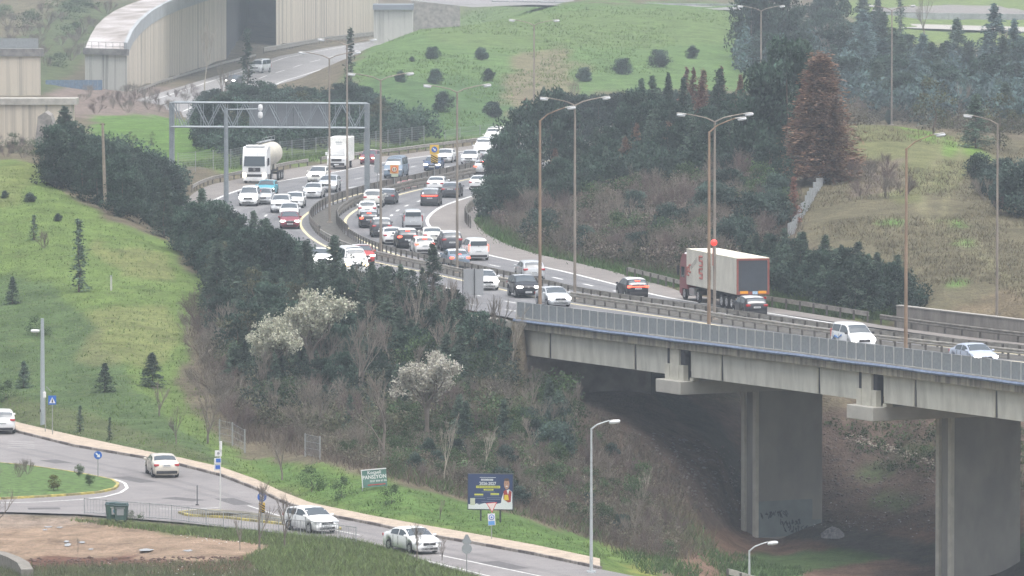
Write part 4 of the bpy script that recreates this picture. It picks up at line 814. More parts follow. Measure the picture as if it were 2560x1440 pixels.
def make_car(ty, col, name, label, cat, head='off', brake=False, roof=None, rails=False, group='cars on the roads'):
    L, W, prof, belt, wb, R, zb0 = TYPES[ty]; g = thing(name, label, cat, group=group); P = paintm(col)
    b = MB(); body_mesh(ty, b); b.build('body', P, g, True)
    b = MB(); b.box((0, 0, .36), (L * .9, W * .78, .28)); b.build('underbody', BLACKP, g)
    # glass
    zs = [p for p in prof]; tops = max(p[1] for p in prof)
    xw0 = max(p[0] for p in prof if p[1] > tops - .08); xw1 = min(p[0] for p in prof if p[0] > 0 and p[1] < belt + .14)
    b = MB(); top_patch(ty, b, xw1 - .05, xw0 + .08, .93); b.build('windscreen', GLASS, g)
    if ty == 'saloon': xr0, xr1 = -1.52, -.98
    elif ty in ('minivan', 'van'): xr0, xr1 = -L / 2 + .03, -L / 2 + .12
    else: xr0, xr1 = -L / 2 + .1, -L / 2 + .52
    b = MB(); 
    if ty in ('minivan', 'van'):
        z0, z1 = belt + .1, tops - .22; wr = ring(ty, -L / 2 + .15)[5][0]; hw = W / 2 * .80
        V = [(-L / 2 - .012, -hw, z0), (-L / 2 - .012, hw, z0), (-L / 2 + .03, hw * .93, z1), (-L / 2 + .03, -hw * .93, z1)]; b.quadm([(v[0] + (0 if i < 2 else 0), v[1], v[2]) for i, v in enumerate(V)], [(0, 3, 2, 1)])
        if ty == 'minivan': b.cur = 1; b.box((-L / 2 - .02, 0, (z0 + z1) / 2 - .12), (.01, .03, z1 - z0)); b.cur = 0
    else: top_patch(ty, b, xr0, xr1, .9)
    b.build('rear_window', [GLASS, BLACKP], g)
    xa = {'saloon': -1.1, 'hatch': -1.55, 'suv': -1.75, 'minivan': -1.85, 'van': -2.3}[ty]; xb = xw1 - (.28 if ty != 'van' else .2); xm = (xa + xb) / 2 - .02
    if not (ty == 'van' and 'panel' in label):
        for s in (-1, 1):
            b = MB(); side_patch(ty, b, xa, xm - .05, s); side_patch(ty, b, xm + .05, xb, s); b.build('side_windows', GLASS, g)
    if roof is not None:
        b = MB(); top_patch(ty, b, xa + .1, xw0 - .02, .99, .016, 5); b.build('roof', paintm(roof), g)
    # seams of doors
    b = MB()
    for s in (-1, 1):
        for x in (xm, xb + .1, xa + .35):
            r = ring(ty, x); a, c = r[4], r[3]; b.box((x, s * (c[0] - .0), (zb0 + a[1]) / 2 + .1), (.018, .02, (a[1] - zb0) * .72))
    b.build('door_seams', BLACKP, g)
    fw = ring(ty, L / 2 - .12)[3][0]; fx = L / 2; hz = {'saloon': .68, 'hatch': .72, 'suv': .86, 'minivan': .80, 'van': .92}[ty]
    hm = {'off': HL_OFF, 'on': HL_ON, 'warm': HL_AMB}[head]
    for s in (-1, 1):
        b = MB(); b.box((fx - .16, s * (fw - .17), hz), (.34, .40, .15 if ty != 'minivan' else .24), rz=-s * .38, bev=.03); b.build('headlight', hm, g)
    b = MB(); b.box((fx - .0, 0, hz - .06), (.05, fw * 1.0, .17), bev=.015); b.cur = 0; b.box((fx - .03, 0, .34), (.06, fw * 1.35, .18), bev=.015); b.build('grille', BLACKP, g)
    b = MB(); b.box((fx + .028, 0, hz - .02), (.01, fw * .9, .02)); b.lathe([(.02, -.01), (.06, 0), (.02, .01)], (fx + .03, 0, hz - .02), 10, 'x'); b.build('badge', CHROME, g)
    b = MB(); b.box((fx + .03, 0, .47 if ty != 'van' else .55), (.02, .52, .12)); b.cur = 1
    for i in range(6): b.box((fx + .042, -.18 + i * .07, .47 if ty != 'van' else .55), (.004, .035, .07))
    b.build('number_plate', [PLATE, PLTX], g)
    rwid = ring(ty, -L / 2 + .12)[3][0]; rx = -L / 2; tz = {'saloon': .86, 'hatch': .92, 'suv': 1.02, 'minivan': 1.08, 'van': 1.05}[ty]; tm = TL_ON if brake else TL_OFF
    for s in (-1, 1):
        b = MB(); sz = (.2, .36, .17) if ty in ('saloon', 'hatch') else ((.2, .40, .17) if ty == 'suv' else (.14, .15, .55)); b.box((rx + .09, s * (rwid - sz[1] / 2 + .025), tz), sz, rz=s * .22, bev=.03); b.build('tail_light', tm, g)
    if brake: b = MB(); b.box((rx + (.62 if ty == 'saloon' else .3), 0, tops - (.16 if ty != 'saloon' else .36)), (.06, .4, .05)) ; b.build('brake_light', TL_ON, g)
    b = MB(); b.box((rx + .02, 0, .38), (.1, W * .78, .2), bev=.02); b.build('bumper_insert', BLACKP, g)
    b = MB(); pz = tz - .02 if ty == 'saloon' else (.78 if ty != 'van' else .7); b.box((rx - .012, 0, pz), (.02, .52, .12)); b.cur = 1
    for i in range(6): b.box((rx - .024, -.18 + i * .07, pz), (.004, .035, .07))
    b.build('number_plate', [PLATE, PLTX], g)
    for s in (-1, 1):
        b = MB(); b.box((xb + .12, s * (W / 2 + .09), belt + .08), (.12, .2, .15), bev=.03); b.build('mirror', P if col[0] < .7 else BLACKP if ty == 'minivan' else P, g)
        for xw in (-L * wb, L * wb): add_wheel(g, xw, s * (W / 2 - .095), R, s)
    if rails:
        for s in (-1, 1): b = MB(); y = ring(ty, -.3)[5][0] * .95; b.path([(xa + .3, s * y, tops - .02), (xa + .5, s * y, tops + .05), (.1, s * y, tops + .06), (.35, s * y, tops - .02)], .02, 5); b.build('roof_rail', CHROME, g)
    return g, L
def place(g, L, px, py, way, z=HZ, heading=None, nudge=0.0):
    """put the near end of the vehicle where the photograph shows it"""
    P = PZ(px, py, z)
    if heading is None:
        i = nearest_on_med(P); T = MT[i]; rz = -pi / 2 + .62 * (atan2(T[1], T[0]) + pi / 2)           # towards the camera
    else: rz = heading
    d = np.array((cos(rz), sin(rz))); c = np.array(P[:2]) - d * (L / 2) * (1 if d[1] < 0 else -1)
    if way == 'away': rz += pi
    g.location = (c[0], c[1], z + .012); g.rotation_euler = (0, 0, rz + nudge); return g
RTMAP = [  # px, py, way, type, colour, category, label, kwargs
 (662,491,'to','hatch',TURQ,'car','turquoise hatchback beside the tanker lorry',dict(head='on',roof=WHITE)),
 (620,516,'to','minivan',WHITE,'minivan','white minivan half hidden by pine tops left of the road',dict(head='on')),
 (655,512,'to','hatch',SILVER,'car','silver hatchback tucked behind the white minivan at the pines',{}),
 (789,459,'to','suv',OFFW,'car','off-white SUV with black grille leading the second lane, behind another white SUV',dict(head='on')),
 (817,482,'to','suv',SILVER,'car','silver-white SUV at the leftmost median lamp',dict(head='on')),
 (779,497,'to','saloon',WHITE,'car','white saloon ahead of the silver-white SUV',{}),
 (734,521,'to','saloon',WHITE,'car','white saloon just right of the white SUV nearest the pines',{}),
 (700,533,'to','suv',WHITE,'car','white SUV nearest the pines on the oncoming side',{}),
 (722,551,'to','hatch',WHITE,'car','white hatchback right behind the maroon car',{}),
 (725,573,'to','hatch',MAROON,'car','maroon hatchback with pale roof at the yellow edge line',dict(head='on',roof=WHITE)),
 (919,412,'to','hatch',MAROON,'car','red hatchback with warm headlights below the gantry post',dict(head='warm',roof=OFFW)),
 (981,447,'to','van',BLUEG,'van','blue-grey van behind the small orange work sign',{}),
 (1079,428,'to','saloon',NAVY,'car','dark blue saloon with bright headlights below the chevron sign',dict(head='on',roof=WHITE)),
 (1108,408,'to','saloon',WHITE,'car','white saloon just behind the chevron sign',{}),
 (1171,411,'to','saloon',WHITE,'car','white saloon left of the big white van at the far bend',{}),
 (1204,396,'to','van',WHITE,'van','big white van at the far bend beside the dark trees',{}),
 (1228,368,'to','van',OFFW,'van','farthest white van, only its roof showing above another van',{}),
 (893,690,'to','van',WHITE,'van','white van with large windscreen behind the conifer tops',dict(head='warm')),
 (913,661,'to','hatch',RED,'car','bright red car beside the white van behind the conifer tops',dict(head='on',roof=WHITE)),
 (806,668,'to','saloon',WHITE,'car','white car almost hidden by the conifer left of the red car',dict(head='on')),
 (1322,746,'to','suv',DARK,'car','black SUV with silver roof coming past the second parapet lamp',dict(head='on',roof=SILVER)),
 (1402,769,'to','saloon',SILVER,'car','silver saloon with headlights following the black SUV',dict(head='on')),
 (1221,727,'to','hatch',WHITE,'car','white car cut off by the grey sign board',dict(head='on')),
 (2162,879,'to','minivan',WHITE,'minivan','white minivan with blue side stripes above the parapet',dict(head='on')),
 (2468,918,'to','saloon',SILVB,'car','silver-blue saloon above the parapet at the right edge',dict(head='on')),
 (1087,480,'away','saloon',WHITE,'car','white saloon leaving just below the chevron sign',{}),
 (1125,495,'away','saloon',GREY,'car','dark grey saloon with pale roof beside the white one',dict(roof=SILVER)),
 (1074,516,'away','suv',GREY,'car','dark SUV with full-width red light bar in the middle lane',dict(roof=SILVER)),
 (1205,441,'away','suv',SILVER,'car','silver SUV braking at the dark tree edge',dict(brake=True)),
 (1193,477,'away','saloon',WHITE,'car','white saloon just below the braking silver SUV',{}),
 (964,512,'away','saloon',GREY,'car','grey saloon leaving just right of the thin median lamp',dict(roof=SILVER)),
 (931,520,'away','suv',OFFW,'car','cream SUV with red lights left of the median lamp',dict(roof=WHITE)),
 (918,545,'away','hatch',WHITE,'car','white hatchback behind the dark braking car at the bend',dict(brake=False)),
 (923,571,'away','hatch',DARK,'car','dark hatchback with glowing brake lights at the inside line',dict(brake=True,roof=SILVER)),
 (955,594,'away','suv',GREY,'car','grey SUV passing behind the median lamp at the bend',dict(roof=WHITE)),
 (1033,576,'away','minivan',SILVER,'minivan','boxy silver delivery van alone in the outer lane',{}),
 (983,613,'away','saloon',WHITE,'car','white saloon queued next to the median rail',{}),
 (1020,622,'away','suv',DARK,'car','dark car with orange-red lights between two white ones',dict(brake=True,roof=WHITE)),
 (1083,613,'away','saloon',OFFW,'car','off-white saloon ahead of the small pine top',{}),
 (1063,638,'away','hatch',WHITE,'car','white hatchback half covered by the small pine top',dict(brake=True)),
 (1131,629,'away','suv',GREY,'car','grey SUV with dim red lights left of the white minivan',dict(roof=WHITE)),
 (1197,652,'away','minivan',WHITE,'minivan','white minivan with brake lights on the outer line',dict(brake=True)),
 (1151,671,'away','saloon',BLUEG,'car','blue-grey saloon with red lights beside the near median lamp',dict(brake=True,roof=WHITE)),
 (1336,706,'away','suv',SILVER,'car','silver SUV leaving, seen above the median rails',{}),
 (1596,747,'away','hatch',DARK,'car','black car with white roof and a red light bar, ahead of the lorry',dict(brake=True,roof=WHITE)),
 (1893,795,'away','hatch',DARK,'car','dark grey hatchback close behind the lorry trailer',dict(roof=WHITE)),
]
for px, py, way, ty, col, cat, lab, kw in RTMAP:
    nm = {'van': 'van', 'minivan': 'minivan'}.get(cat, 'car'); g, L = make_car(ty, col, nm, lab, cat, **kw); place(g, L, px, py, way)
    if 'light bar' in lab: b = MB(); b.box((-L / 2 - .0, 0, 1.02 if ty == 'suv' else .93), (.08, 1.5, .07)); b.build('light_bar', TL_ON, g)
    if 'side stripes' in lab:
        b = MB(); rr = random.Random(2)
        for k in range(3): b.path([(-1.7 + k * .18, -.925, .55 + k * .12), (-1.1, -.93, .95 - k * .05), (-.5, -.93, .8), (.1, -.93, 1.0 + k * .03)], .03, 4)
        b.build('side_stripes', mat('blue_stripe', (.08, .22, .50), .5), g)
# local road cars
def local_car(px, py, rz, ty, col, lab, way='to', **kw):
    g, L = make_car(ty, col, 'car', lab, 'car', group='cars on the local road', **kw); P = PZ(px, py, 0); g.location = (P[0], P[1], .012); g.rotation_euler = (0, 0, rz); return g
local_car(2, 1080, radians(98), 'suv', WHITE, 'white SUV seen from behind at the left edge of the local road')
local_car(405, 1188, radians(101), 'saloon', BEIGE, 'champagne saloon with red tail lights entering the roundabout')
local_car(777, 1328, radians(-59), 'hatch', WHITE, 'white hatchback with dark windows passing the divider sign behind the railing')
local_car(1030, 1378, radians(-62), 'saloon', WHITE, 'white saloon behind bare twigs on the local road')
for px, py, lab in ((652, 182, 'silver van on the distant road coming out of the dark opening'), (585, 212, 'dark car with one bright headlight on the distant road')):
    ty = 'van' if 'van' in lab else 'hatch'; g, L = make_car(ty, SILVER if ty == 'van' else GREY, 'van' if ty == 'van' else 'car', lab, 'van' if ty == 'van' else 'car', head='on' if ty == 'hatch' else 'off', group='vehicles on the distant road'); P = PZ(px, py, FZ); g.location = (P[0], P[1], FZ + .02); g.rotation_euler = (0, 0, radians(-108))
# ---- lorries
def lorry_cab(g, x0, col, W=2.5, H=3.7, ln=2.3, lit=HL_AMB, dark=False):
    P = paintm(col); b = MB(); pr = [(x0 - ln, .9), (x0 - ln, H - .25), (x0 - ln + .3, H), (x0 - .75, H), (x0 - .25, H - .45), (x0 - .08, 2.4), (x0, 1.6), (x0 + .02, .5), (x0 - .6, .45), (x0 - .7, .9)]
    b.prism([(a, c) for a, c in pr], -W / 2, W / 2, 'y'); b.build('cab', P, g)
    b = MB(); V = [(x0 - .02, -W * .44, 1.78), (x0 - .02, W * .44, 1.78), (x0 - .19, W * .42, 2.78), (x0 - .19, -W * .42, 2.78)]; V = [(a + .06, y, z) for a, y, z in V]; b.quadm(V, [(0, 1, 2, 3)]); b.build('windscreen', GLASS, g)
    b = MB(); b.box((x0 + .03, 0, 1.42), (.06, W * .5, .42), bev=.02); b.box((x0 + .03, 0, .82), (.06, W * .62, .26), bev=.02); b.build('grille', BLACKP, g)
    b = MB(); b.lathe([(.02, -.01), (.13, 0), (.02, .01)], (x0 + .075, 0, 1.45), 12, 'x'); b.build('badge', CHROME, g)
    b = MB(); b.box((x0 - .05, 0, .42), (.2, W * .92, .3), bev=.03); b.build('bumper', P if not dark else BLACKP, g)
    for s in (-1, 1):
        b = MB(); b.box((x0 + .0, s * W * .42, .86), (.12, .32, .42), bev=.03); b.build('headlight', lit, g)
        b = MB(); b.box((x0 - .2, s * (W / 2 + .2), 2.25), (.14, .16, .75), bev=.02); b.build('mirror', BLACKP, g)
        b = MB(); side = [(x0 - 1.35, 1.75), (x0 - .35, 1.75), (x0 - .42, 2.55), (x0 - 1.35, 2.55)]; b.quadm([(a, s * (W / 2 + .006), z) for a, z in side], [(0, 1, 2, 3)]); b.build('side_window', GLASS, g)
    b = MB(); b.box((x0 + .08, 0, .5), (.02, .52, .12)); b.build('number_plate', PLATE, g)
    b = MB(); b.box((x0 - ln / 2, 0, .62), (ln * .9, W * .9, .5)); b.build('chassis', BLACKP, g)
# tanker (silo) lorry
g = thing('tanker_lorry', 'white tanker lorry with rounded silo body under the sign gantry', 'lorry'); X0 = 4.5; lorry_cab(g, X0, WHITE, H=3.75)
b = MB(); b.box((X0 - 1.2, 0, 3.82), (1.3, 2.0, .18), bev=.05); b.build('roof_visor', paintm(WHITE), g)
b = MB(); b.lathe([(.2, 2.0), (.95, 1.85), (1.22, 1.4), (1.26, 0), (1.26, -4.5), (1.2, -5.2), (.8, -5.7), (.2, -5.85)], (0, 0, 2.75), 20, 'x', (1, .98)); b.build('silo', mat('silo_paint', (.66, .62, .52), .45, vary=.2, scale=.5), g, True)
for x in (-4.6, -2.6, -.5): b = MB(); b.lathe([(.7, 1.15), (.1, .1)], (x, 0, 0), 10); b = MB(); b.prism([(x - .95, 1.9), (x + .95, 1.9), (x + .15, 1.0), (x - .15, 1.0)], -.5, .5); b.build('hopper', mat('silo_paint', (1, 1, 1)), g)
b = MB(); b.box((-2, 0, 4.08), (7.4, .6, .05)); [b.tube((x, .3, 4.1), (x, .3, 4.5), .02, n=4) for x in (-5.4, -3.5, -1.6, .3, 1.6)]; b.tube((-5.4, .3, 4.5), (1.6, .3, 4.5), .02, n=4); b.build('walkway', GALV, g)
b = MB(); b.box((-1.4, 0, .95), (9.6, 1.0, .22)); b.box((-5.9, 0, .6), (.1, 2.3, .2)); b.build('frame', BLACKP, g)
for x in (X0 - 1.1, .9, -3.2, -4.4, -5.4):
    for s in (-1, 1): add_wheel(g, x, s * 1.1, .5, s)
place(g, 9.0, 636, 459, 'to')
# box lorry
g = thing('box_lorry', 'white box lorry with cargo box taller than its cab below the gantry', 'lorry'); X0 = 3.2; P = paintm(WHITE)
pr = [(1.2, .45), (1.2, 2.35), (1.9, 2.4), (2.25, 2.2), (2.75, 1.45), (3.15, 1.2), (3.22, .5), (3.0, .4)]; b = MB(); b.prism(pr, -1.0, 1.0); b.build('cab', P, g)
b = MB(); b.quadm([(2.78, -.88, 1.5), (2.78, .88, 1.5), (2.32, .8, 2.18), (2.32, -.8, 2.18)], [(0, 1, 2, 3)]); b.build('windscreen', GLASS, g)
b = MB(); b.box((3.2, 0, 1.0), (.08, 1.1, .25)); b.box((3.2, 0, .55), (.1, 1.7, .3)); b.build('grille', BLACKP, g)
for s in (-1, 1):
    b = MB(); b.box((3.12, s * .8, 1.02), (.2, .3, .24), bev=.03); b.build('headlight', HL_OFF, g)
    b = MB(); b.box((2.5, s * 1.18, 1.65), (.12, .22, .35), bev=.03); b.build('mirror', paintm(WHITE), g)
b = MB(); b.box((-1.1, 0, 2.05), (4.5, 2.15, 2.55), bev=.04); bx_ = b.build('cargo_box', mat('box_panel', (.78, .78, .74), .5, vary=.08), g)
b = MB(); [b.box((1.16, -.3 + i * .12, 2.82), (.012, .08, .18 - (i % 2) * .05)) for i in range(6)]; b.box((1.16, 0, 2.62), (.012, .6, .05)); b.build('lettering', mat('grey_print', (.25, .27, .3), .6), bx_)
b = MB(); b.box((-.6, 0, .6), (5.2, .9, .3)); b.build('frame', BLACKP, g)
b = MB(); b.box((3.25, 0, .52), (.02, .52, .12)); b.build('number_plate', PLATE, g)
for x in (2.35, -1.6):
    for s in (-1, 1): add_wheel(g, x, s * .9, .38, s)
place(g, 6.5, 841, 424, 'to')
# articulated lorry
g = thing('articulated_lorry', 'red-cab articulated lorry with cream curtain trailer and grey rear doors', 'lorry'); Wd = 2.55; Lb = 13.0
CURT = mat('cream_curtain', (.62, .60, .52), .7, scale=.7, col2=(.50, .48, .42), contrast=(.35, .6), stretch=(1.2, 1, .5))
b = MB(); b.box((-.6, 0, 2.6), (Lb, Wd, 2.72), bev=.03); tr_ = b.build('trailer_body', CURT, g)
b = MB(); b.box((-.6, 0, 3.985), (Lb + .02, Wd + .02, .05)); b.build('trailer_roof', mat('trailer_roof', (.74, .70, .58), .6, vary=.1), g)
xr = -.6 - Lb / 2; RDF = mat('red_door_frame', (.28, .09, .07), .6, vary=.2, scale=3)
b = MB(); [b.box((xr - .02, s * (Wd / 2 - .06), 2.6), (.1, .14, 2.72)) for s in (-1, 1)]; b.box((xr - .02, 0, 3.89), (.1, Wd - .26, .14)); b.box((xr - .02, 0, 1.36), (.1, Wd - .26, .24)); b.build('door_frame', RDF, g)
b = MB(); b.box((xr - .02, 0, 2.65), (.04, Wd - .3, 2.34)); b.build('rear_door', mat('slate_door', (.055, .065, .078), .6, vary=.15, scale=1), g)
for s in (-1, 1): b = MB(); b.box((xr - .09, s * .72, 1.42), (.03, .62, .2)); b.build('reflector', mat('orange_reflector', (.85, .36, .03), .4), g)
b = MB(); b.box((xr - .09, -.15, 1.38), (.03, .4, .24)); b.build('number_plate', mat('blue_white_plate', (.45, .6, .75), .5, vary=.4, scale=12), g)
b = MB(); b.box((xr + .2, 0, 1.0), (.12, 2.3, .14)); b.box((xr + .1, 0, .5), (.1, 2.2, .12)); [b.box((xr + .3, s * .5, .8), (.5, .08, .6)) for s in (-1, 1)]; b.build('underrun_bar', mat('white_bar', (.55, .55, .53), .6, vary=.3, scale=4), g)
b = MB(); b.box((-.6, 0, 1.08), (Lb - .4, 1.1, .25)); b.box((-.4, 0, .85), (2.4, 2.3, .5)); b.build('trailer_frame', BLACKP, g)
for s in (-1, 1): b = MB(); b.box((xr + .12, s * .95, .98), (.08, .3, .16)); b.build('tail_light', TL_OFF, g)
b = MB(); rr = random.Random(4)
FNT = [(-.85, 2.0), (-1.55, .35)]
def blot(b, x, z, s, seed):
    r_ = random.Random(seed)
    for k in range(5): b.path([(x + r_.uniform(-.3, .3) * s, Wd / 2 + .01, z + r_.uniform(-.5, .5) * s) for _ in range(4)], .055 * s, 4)
lett = MB()
def glyph(b, strokes, x, z, w, h, th=.09, slant=0.0):
    for (a, c, a2, c2) in strokes: b.tube((x - a * w - slant * c * h, Wd / 2 + .012, z + c * h), (x - a2 * w - slant * c2 * h, Wd / 2 + .012, z + c2 * h), th, n=4)
GL = {'S': [(1,1,0,1),(0,1,0,.5),(0,.5,1,.5),(1,.5,1,0),(1,0,0,0)], 'O': [(0,0,1,0),(1,0,1,1),(1,1,0,1),(0,1,0,0)], 'C': [(1,1,0,1),(0,1,0,0),(0,0,1,0)], 'I': [(.5,0,.5,1)], 'U': [(0,1,0,0),(0,0,1,0),(1,0,1,1)], 'E': [(1,1,0,1),(0,1,0,0),(0,0,1,0),(0,.5,.8,.5)], 'T': [(0,1,1,1),(.5,1,.5,0)]}
REDP = mat('faded_red_print', (.45, .17, .14), .8, vary=.3, scale=4); GREYP = mat('faded_grey_print', (.40, .38, .35), .8, vary=.3, scale=4)
glyph(lett, GL['S'], 2.4, 2.9, .75, .7); glyph(lett, GL['S'], 2.4, 1.95, .75, .7); lett2 = MB(); glyph(lett2, GL['C'], .2, 2.95, .7, .6, .07); glyph(lett2, GL['U'], .2, 2.0, .7, .75, .07); glyph(lett2, GL['I'], -1.0, 2.0, .4, 1.6, .05)
glyph(lett, GL['E'], 5.6, 2.0, .45, .6, .07); glyph(lett, GL['C'], 5.1, 2.25, .4, .55, .07)
for k in range(6): glyph(lett2, GL['I'], 4.6 - k * .28, 2.5 + k * .12, .2, .4, .035)
lett.build('lettering', REDP, tr_); lett2.build('lettering', GREYP, tr_)
xc = -.6 + Lb / 2 + 1.9; lorry_cab(g, xc, (.20, .04, .045), H=3.55, ln=2.1, lit=HL_OFF)
b = MB(); b.box((xc - 1.1, 0, 3.5), (1.5, 2.0, .3), bev=.1); b.build('roof_deflector', paintm(WHITE), g)
b = MB(); [b.box((xc - 1.2, s * 1.17, .75), (1.0, .16, .6), bev=.03) for s in (-1,)]; b.box((xc - 3.0, 1.0, .75), (1.3, .4, .55), bev=.05); b.build('fuel_tank', mat('tank_metal', (.42, .42, .42), .4, .6), g)
for x in (xc - 1.0, xc - 4.6, xr + 1.6, xr + 2.9, xr + 4.2):
    for s in (-1, 1): add_wheel(g, x, s * 1.08, .52, s)
P0 = PZ(1882, 778, HZ); rz = radians(-90 + 15.5); T = (cos(rz), sin(rz)); 
g.location = (P0[0] - T[0] * 7.1, P0[1] - T[1] * 7.1, HZ + .012); g.rotation_euler = (0, 0, rz + pi)
# ---------------------------------------------------------------- plant prototypes (unit height, real leaf-sized faces)
def leafquads(C, A, Wd):
    """C centres, A half-length vectors, Wd half-width vectors -> verts, faces (diamonds)"""
    V = np.stack([C - A, C + Wd, C + A, C - Wd], 1).reshape(-1, 3); F = np.arange(len(V)).reshape(-1, 4); return V, F
def rnd_unit(r, n): v = r.normal(size=(n, 3)); return v / np.linalg.norm(v, axis=1)[:, None]
def crown_mesh(name, C, A, Wd, m, tint): V, F = leafquads(C, A, Wd); return npmesh(name, V, F, m, tint=tint)
def tint_of(r, n, clump, base=1.0, hue=.08):
    t = base * clump[:, None] * (1 + (r.rand(n, 1) - .5) * .5) * (1 + (r.rand(n, 3) - .5) * hue); return np.clip(t, 0, 4)
def P_conifer(seed, m, ragged=.25, wide=.24, nb=80, per=20, droop=.25, lsz=1.0):
    r = np.random.RandomState(seed); C = []; A = []; T = []; sk = MB()
    for i in range(nb):
        k = (i + r.rand()) / nb; z = .06 + .92 * k; L = wide * (1 - k) ** .85 * (1 - ragged + 2 * ragged * r.rand()) + .012; a = r.rand() * 2 * pi; d = np.array((cos(a), sin(a), 0)); cl = .55 + .9 * r.rand()
        for j in range(per):
            t = r.rand() ** .7; p = np.array((0, 0, z)) + d * L * t + np.array((0, 0, -droop * L * t + .10 * L * t * t)) + r.normal(size=3) * .012 * (1 + .8 * t)
            side = np.array((-d[1], d[0], 0)) * r.uniform(-1, 1) * .9 + d * .6 + np.array((0, 0, r.uniform(-.3, .15))); side /= np.linalg.norm(side); C.append(p); A.append(side * r.uniform(.016, .032) * lsz); T.append(cl * (.75 + .5 * t))  # tint darker near the trunk, lighter at the tips: crown shade painted in
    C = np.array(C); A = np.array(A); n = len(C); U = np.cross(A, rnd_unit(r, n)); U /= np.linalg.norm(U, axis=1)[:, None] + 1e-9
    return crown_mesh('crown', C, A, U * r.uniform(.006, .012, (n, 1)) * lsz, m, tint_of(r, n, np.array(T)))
def P_blobs(seed, m, nb=26, per=75, w=.36, z0=.12, flat=1.0, lsz=.02, top=True, rr=.13):
    r = np.random.RandomState(seed); C = []; T = []; N = []
    for i in range(nb):
        k = r.rand(); zc = z0 + (1 - z0 - rr * .8) * k; prof = sin(pi * min(1, .16 + .80 * k)) ** .7; a = r.rand() * 2 * pi; rad = w * prof * sqrt(r.rand()) * .95; c = np.array((cos(a) * rad, sin(a) * rad, zc)); R = rr * r.uniform(.6, 1.2); cl = r.uniform(.55, 1.45)
        u = rnd_unit(r, per); u[:, 2] *= .8; rad2 = R * r.uniform(.55, 1.1, (per, 1)); C.append(c + u * rad2); N.append(u); T.append(np.full(per, cl) * (.8 + .35 * u[:, 2]))  # upper leaves of each blob tinted lighter than lower ones: painted light
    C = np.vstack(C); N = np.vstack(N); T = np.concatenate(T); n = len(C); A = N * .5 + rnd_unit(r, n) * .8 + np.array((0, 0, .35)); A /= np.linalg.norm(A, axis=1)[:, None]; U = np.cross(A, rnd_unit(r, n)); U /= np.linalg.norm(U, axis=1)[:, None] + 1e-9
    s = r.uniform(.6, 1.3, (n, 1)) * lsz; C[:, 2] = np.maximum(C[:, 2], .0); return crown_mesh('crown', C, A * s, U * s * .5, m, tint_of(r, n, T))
def grow(seed, levels=4, spread=.6, L0=.34, up=.25, nchild=(3, 4), trunk_r=.018, bushy=False, starts=1):
    """recursive branching -> segments (p0,p1,r0,r1,level)"""
    r = np.random.RandomState(seed); S = []
    def rec(p, d, L, rad, lv):
        q = p + d * L * .5 + r.normal(size=3) * .02 * L; e = q + (d + r.normal(size=3) * .12) * L * .5; S.append((p, q, rad, rad * .82, lv)); S.append((q, e, rad * .82, rad * .6, lv))
        if lv >= levels: return
        for c in range(r.randint(nchild[0], nchild[1] + 1)):
            nd_ = d + rnd_unit(r, 1)[0] * spread + np.array((0, 0, up)); nd_ /= np.linalg.norm(nd_); o = q + (e - q) * r.rand() if c else e; rec(o, nd_, L * r.uniform(.58, .82), rad * .58, lv + 1)
    for s in range(starts):
        d = np.array((r.normal() * .45, r.normal() * .45, 1.0)) if starts > 1 else np.array((0, 0, 1.0)); d /= np.linalg.norm(d); rec(np.array((r.normal() * .02 * (starts > 1), r.normal() * .02 * (starts > 1), -.03)), d, L0 * r.uniform(.85, 1.1), trunk_r, 0)
    return S
def tubes_np(S, n=3, rmin=.0):
    V = []; F = []
    for p0, p1, r0, r1, lv in S:
        d = p1 - p0; L = np.linalg.norm(d)
        if L < 1e-6: continue
        d = d / L; a = np.array((0, 0, 1.0)) if abs(d[2]) < .9 else np.array((1.0, 0, 0)); u = np.cross(d, a); u /= np.linalg.norm(u); w_ = np.cross(d, u); o = len(V); r0, r1 = max(r0, rmin), max(r1, rmin)
        for p, r_ in ((p0, r0), (p1, r1)):
            for k in range(n): t = 2 * pi * k / n; V.append(p + u * cos(t) * r_ + w_ * sin(t) * r_)
        F += [(o + k, o + (k + 1) % n, o + n + (k + 1) % n, o + n + k) for k in range(n)]
    return np.array(V), np.array(F)
BARK = mat('bark', (.13, .10, .08), .95, vary=.3, scale=8, rnd=.2); TWIG = mat('twigs_grey_brown', (.22, .19, .16), .95, vary=.25, scale=6, rnd=.2); TWIGD = mat('twigs_dark', (.12, .095, .08), .95, rnd=.2); TWIGP = mat('twigs_purple', (.155, .115, .105), .95, vary=.2, scale=6, rnd=.2); IVYB = mat('bark_pale', (.38, .34, .28), .95, vary=.3, scale=9, rnd=.15)
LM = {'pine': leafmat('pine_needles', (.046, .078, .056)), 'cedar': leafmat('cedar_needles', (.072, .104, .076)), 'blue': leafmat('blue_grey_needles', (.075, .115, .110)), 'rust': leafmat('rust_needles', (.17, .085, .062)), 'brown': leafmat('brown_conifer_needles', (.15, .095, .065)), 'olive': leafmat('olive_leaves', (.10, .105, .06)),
      'shrub': leafmat('shrub_leaves', (.065, .105, .045)), 'bright': leafmat('fresh_leaves', (.07, .13, .035)), 'blossom': leafmat('blossom_petals', (.54, .52, .45), .08), 'catkin': leafmat('cream_catkins', (.50, .50, .40), .05), 'dusty': leafmat('dusty_scrub', (.15, .135, .10)), 'purple': leafmat('dormant_scrub', (.15, .125, .105)), 'yellowg': leafmat('yellow_green_thuja', (.14, .13, .03)), 'darkbush': leafmat('dark_bush_leaves', (.060, .092, .075))}
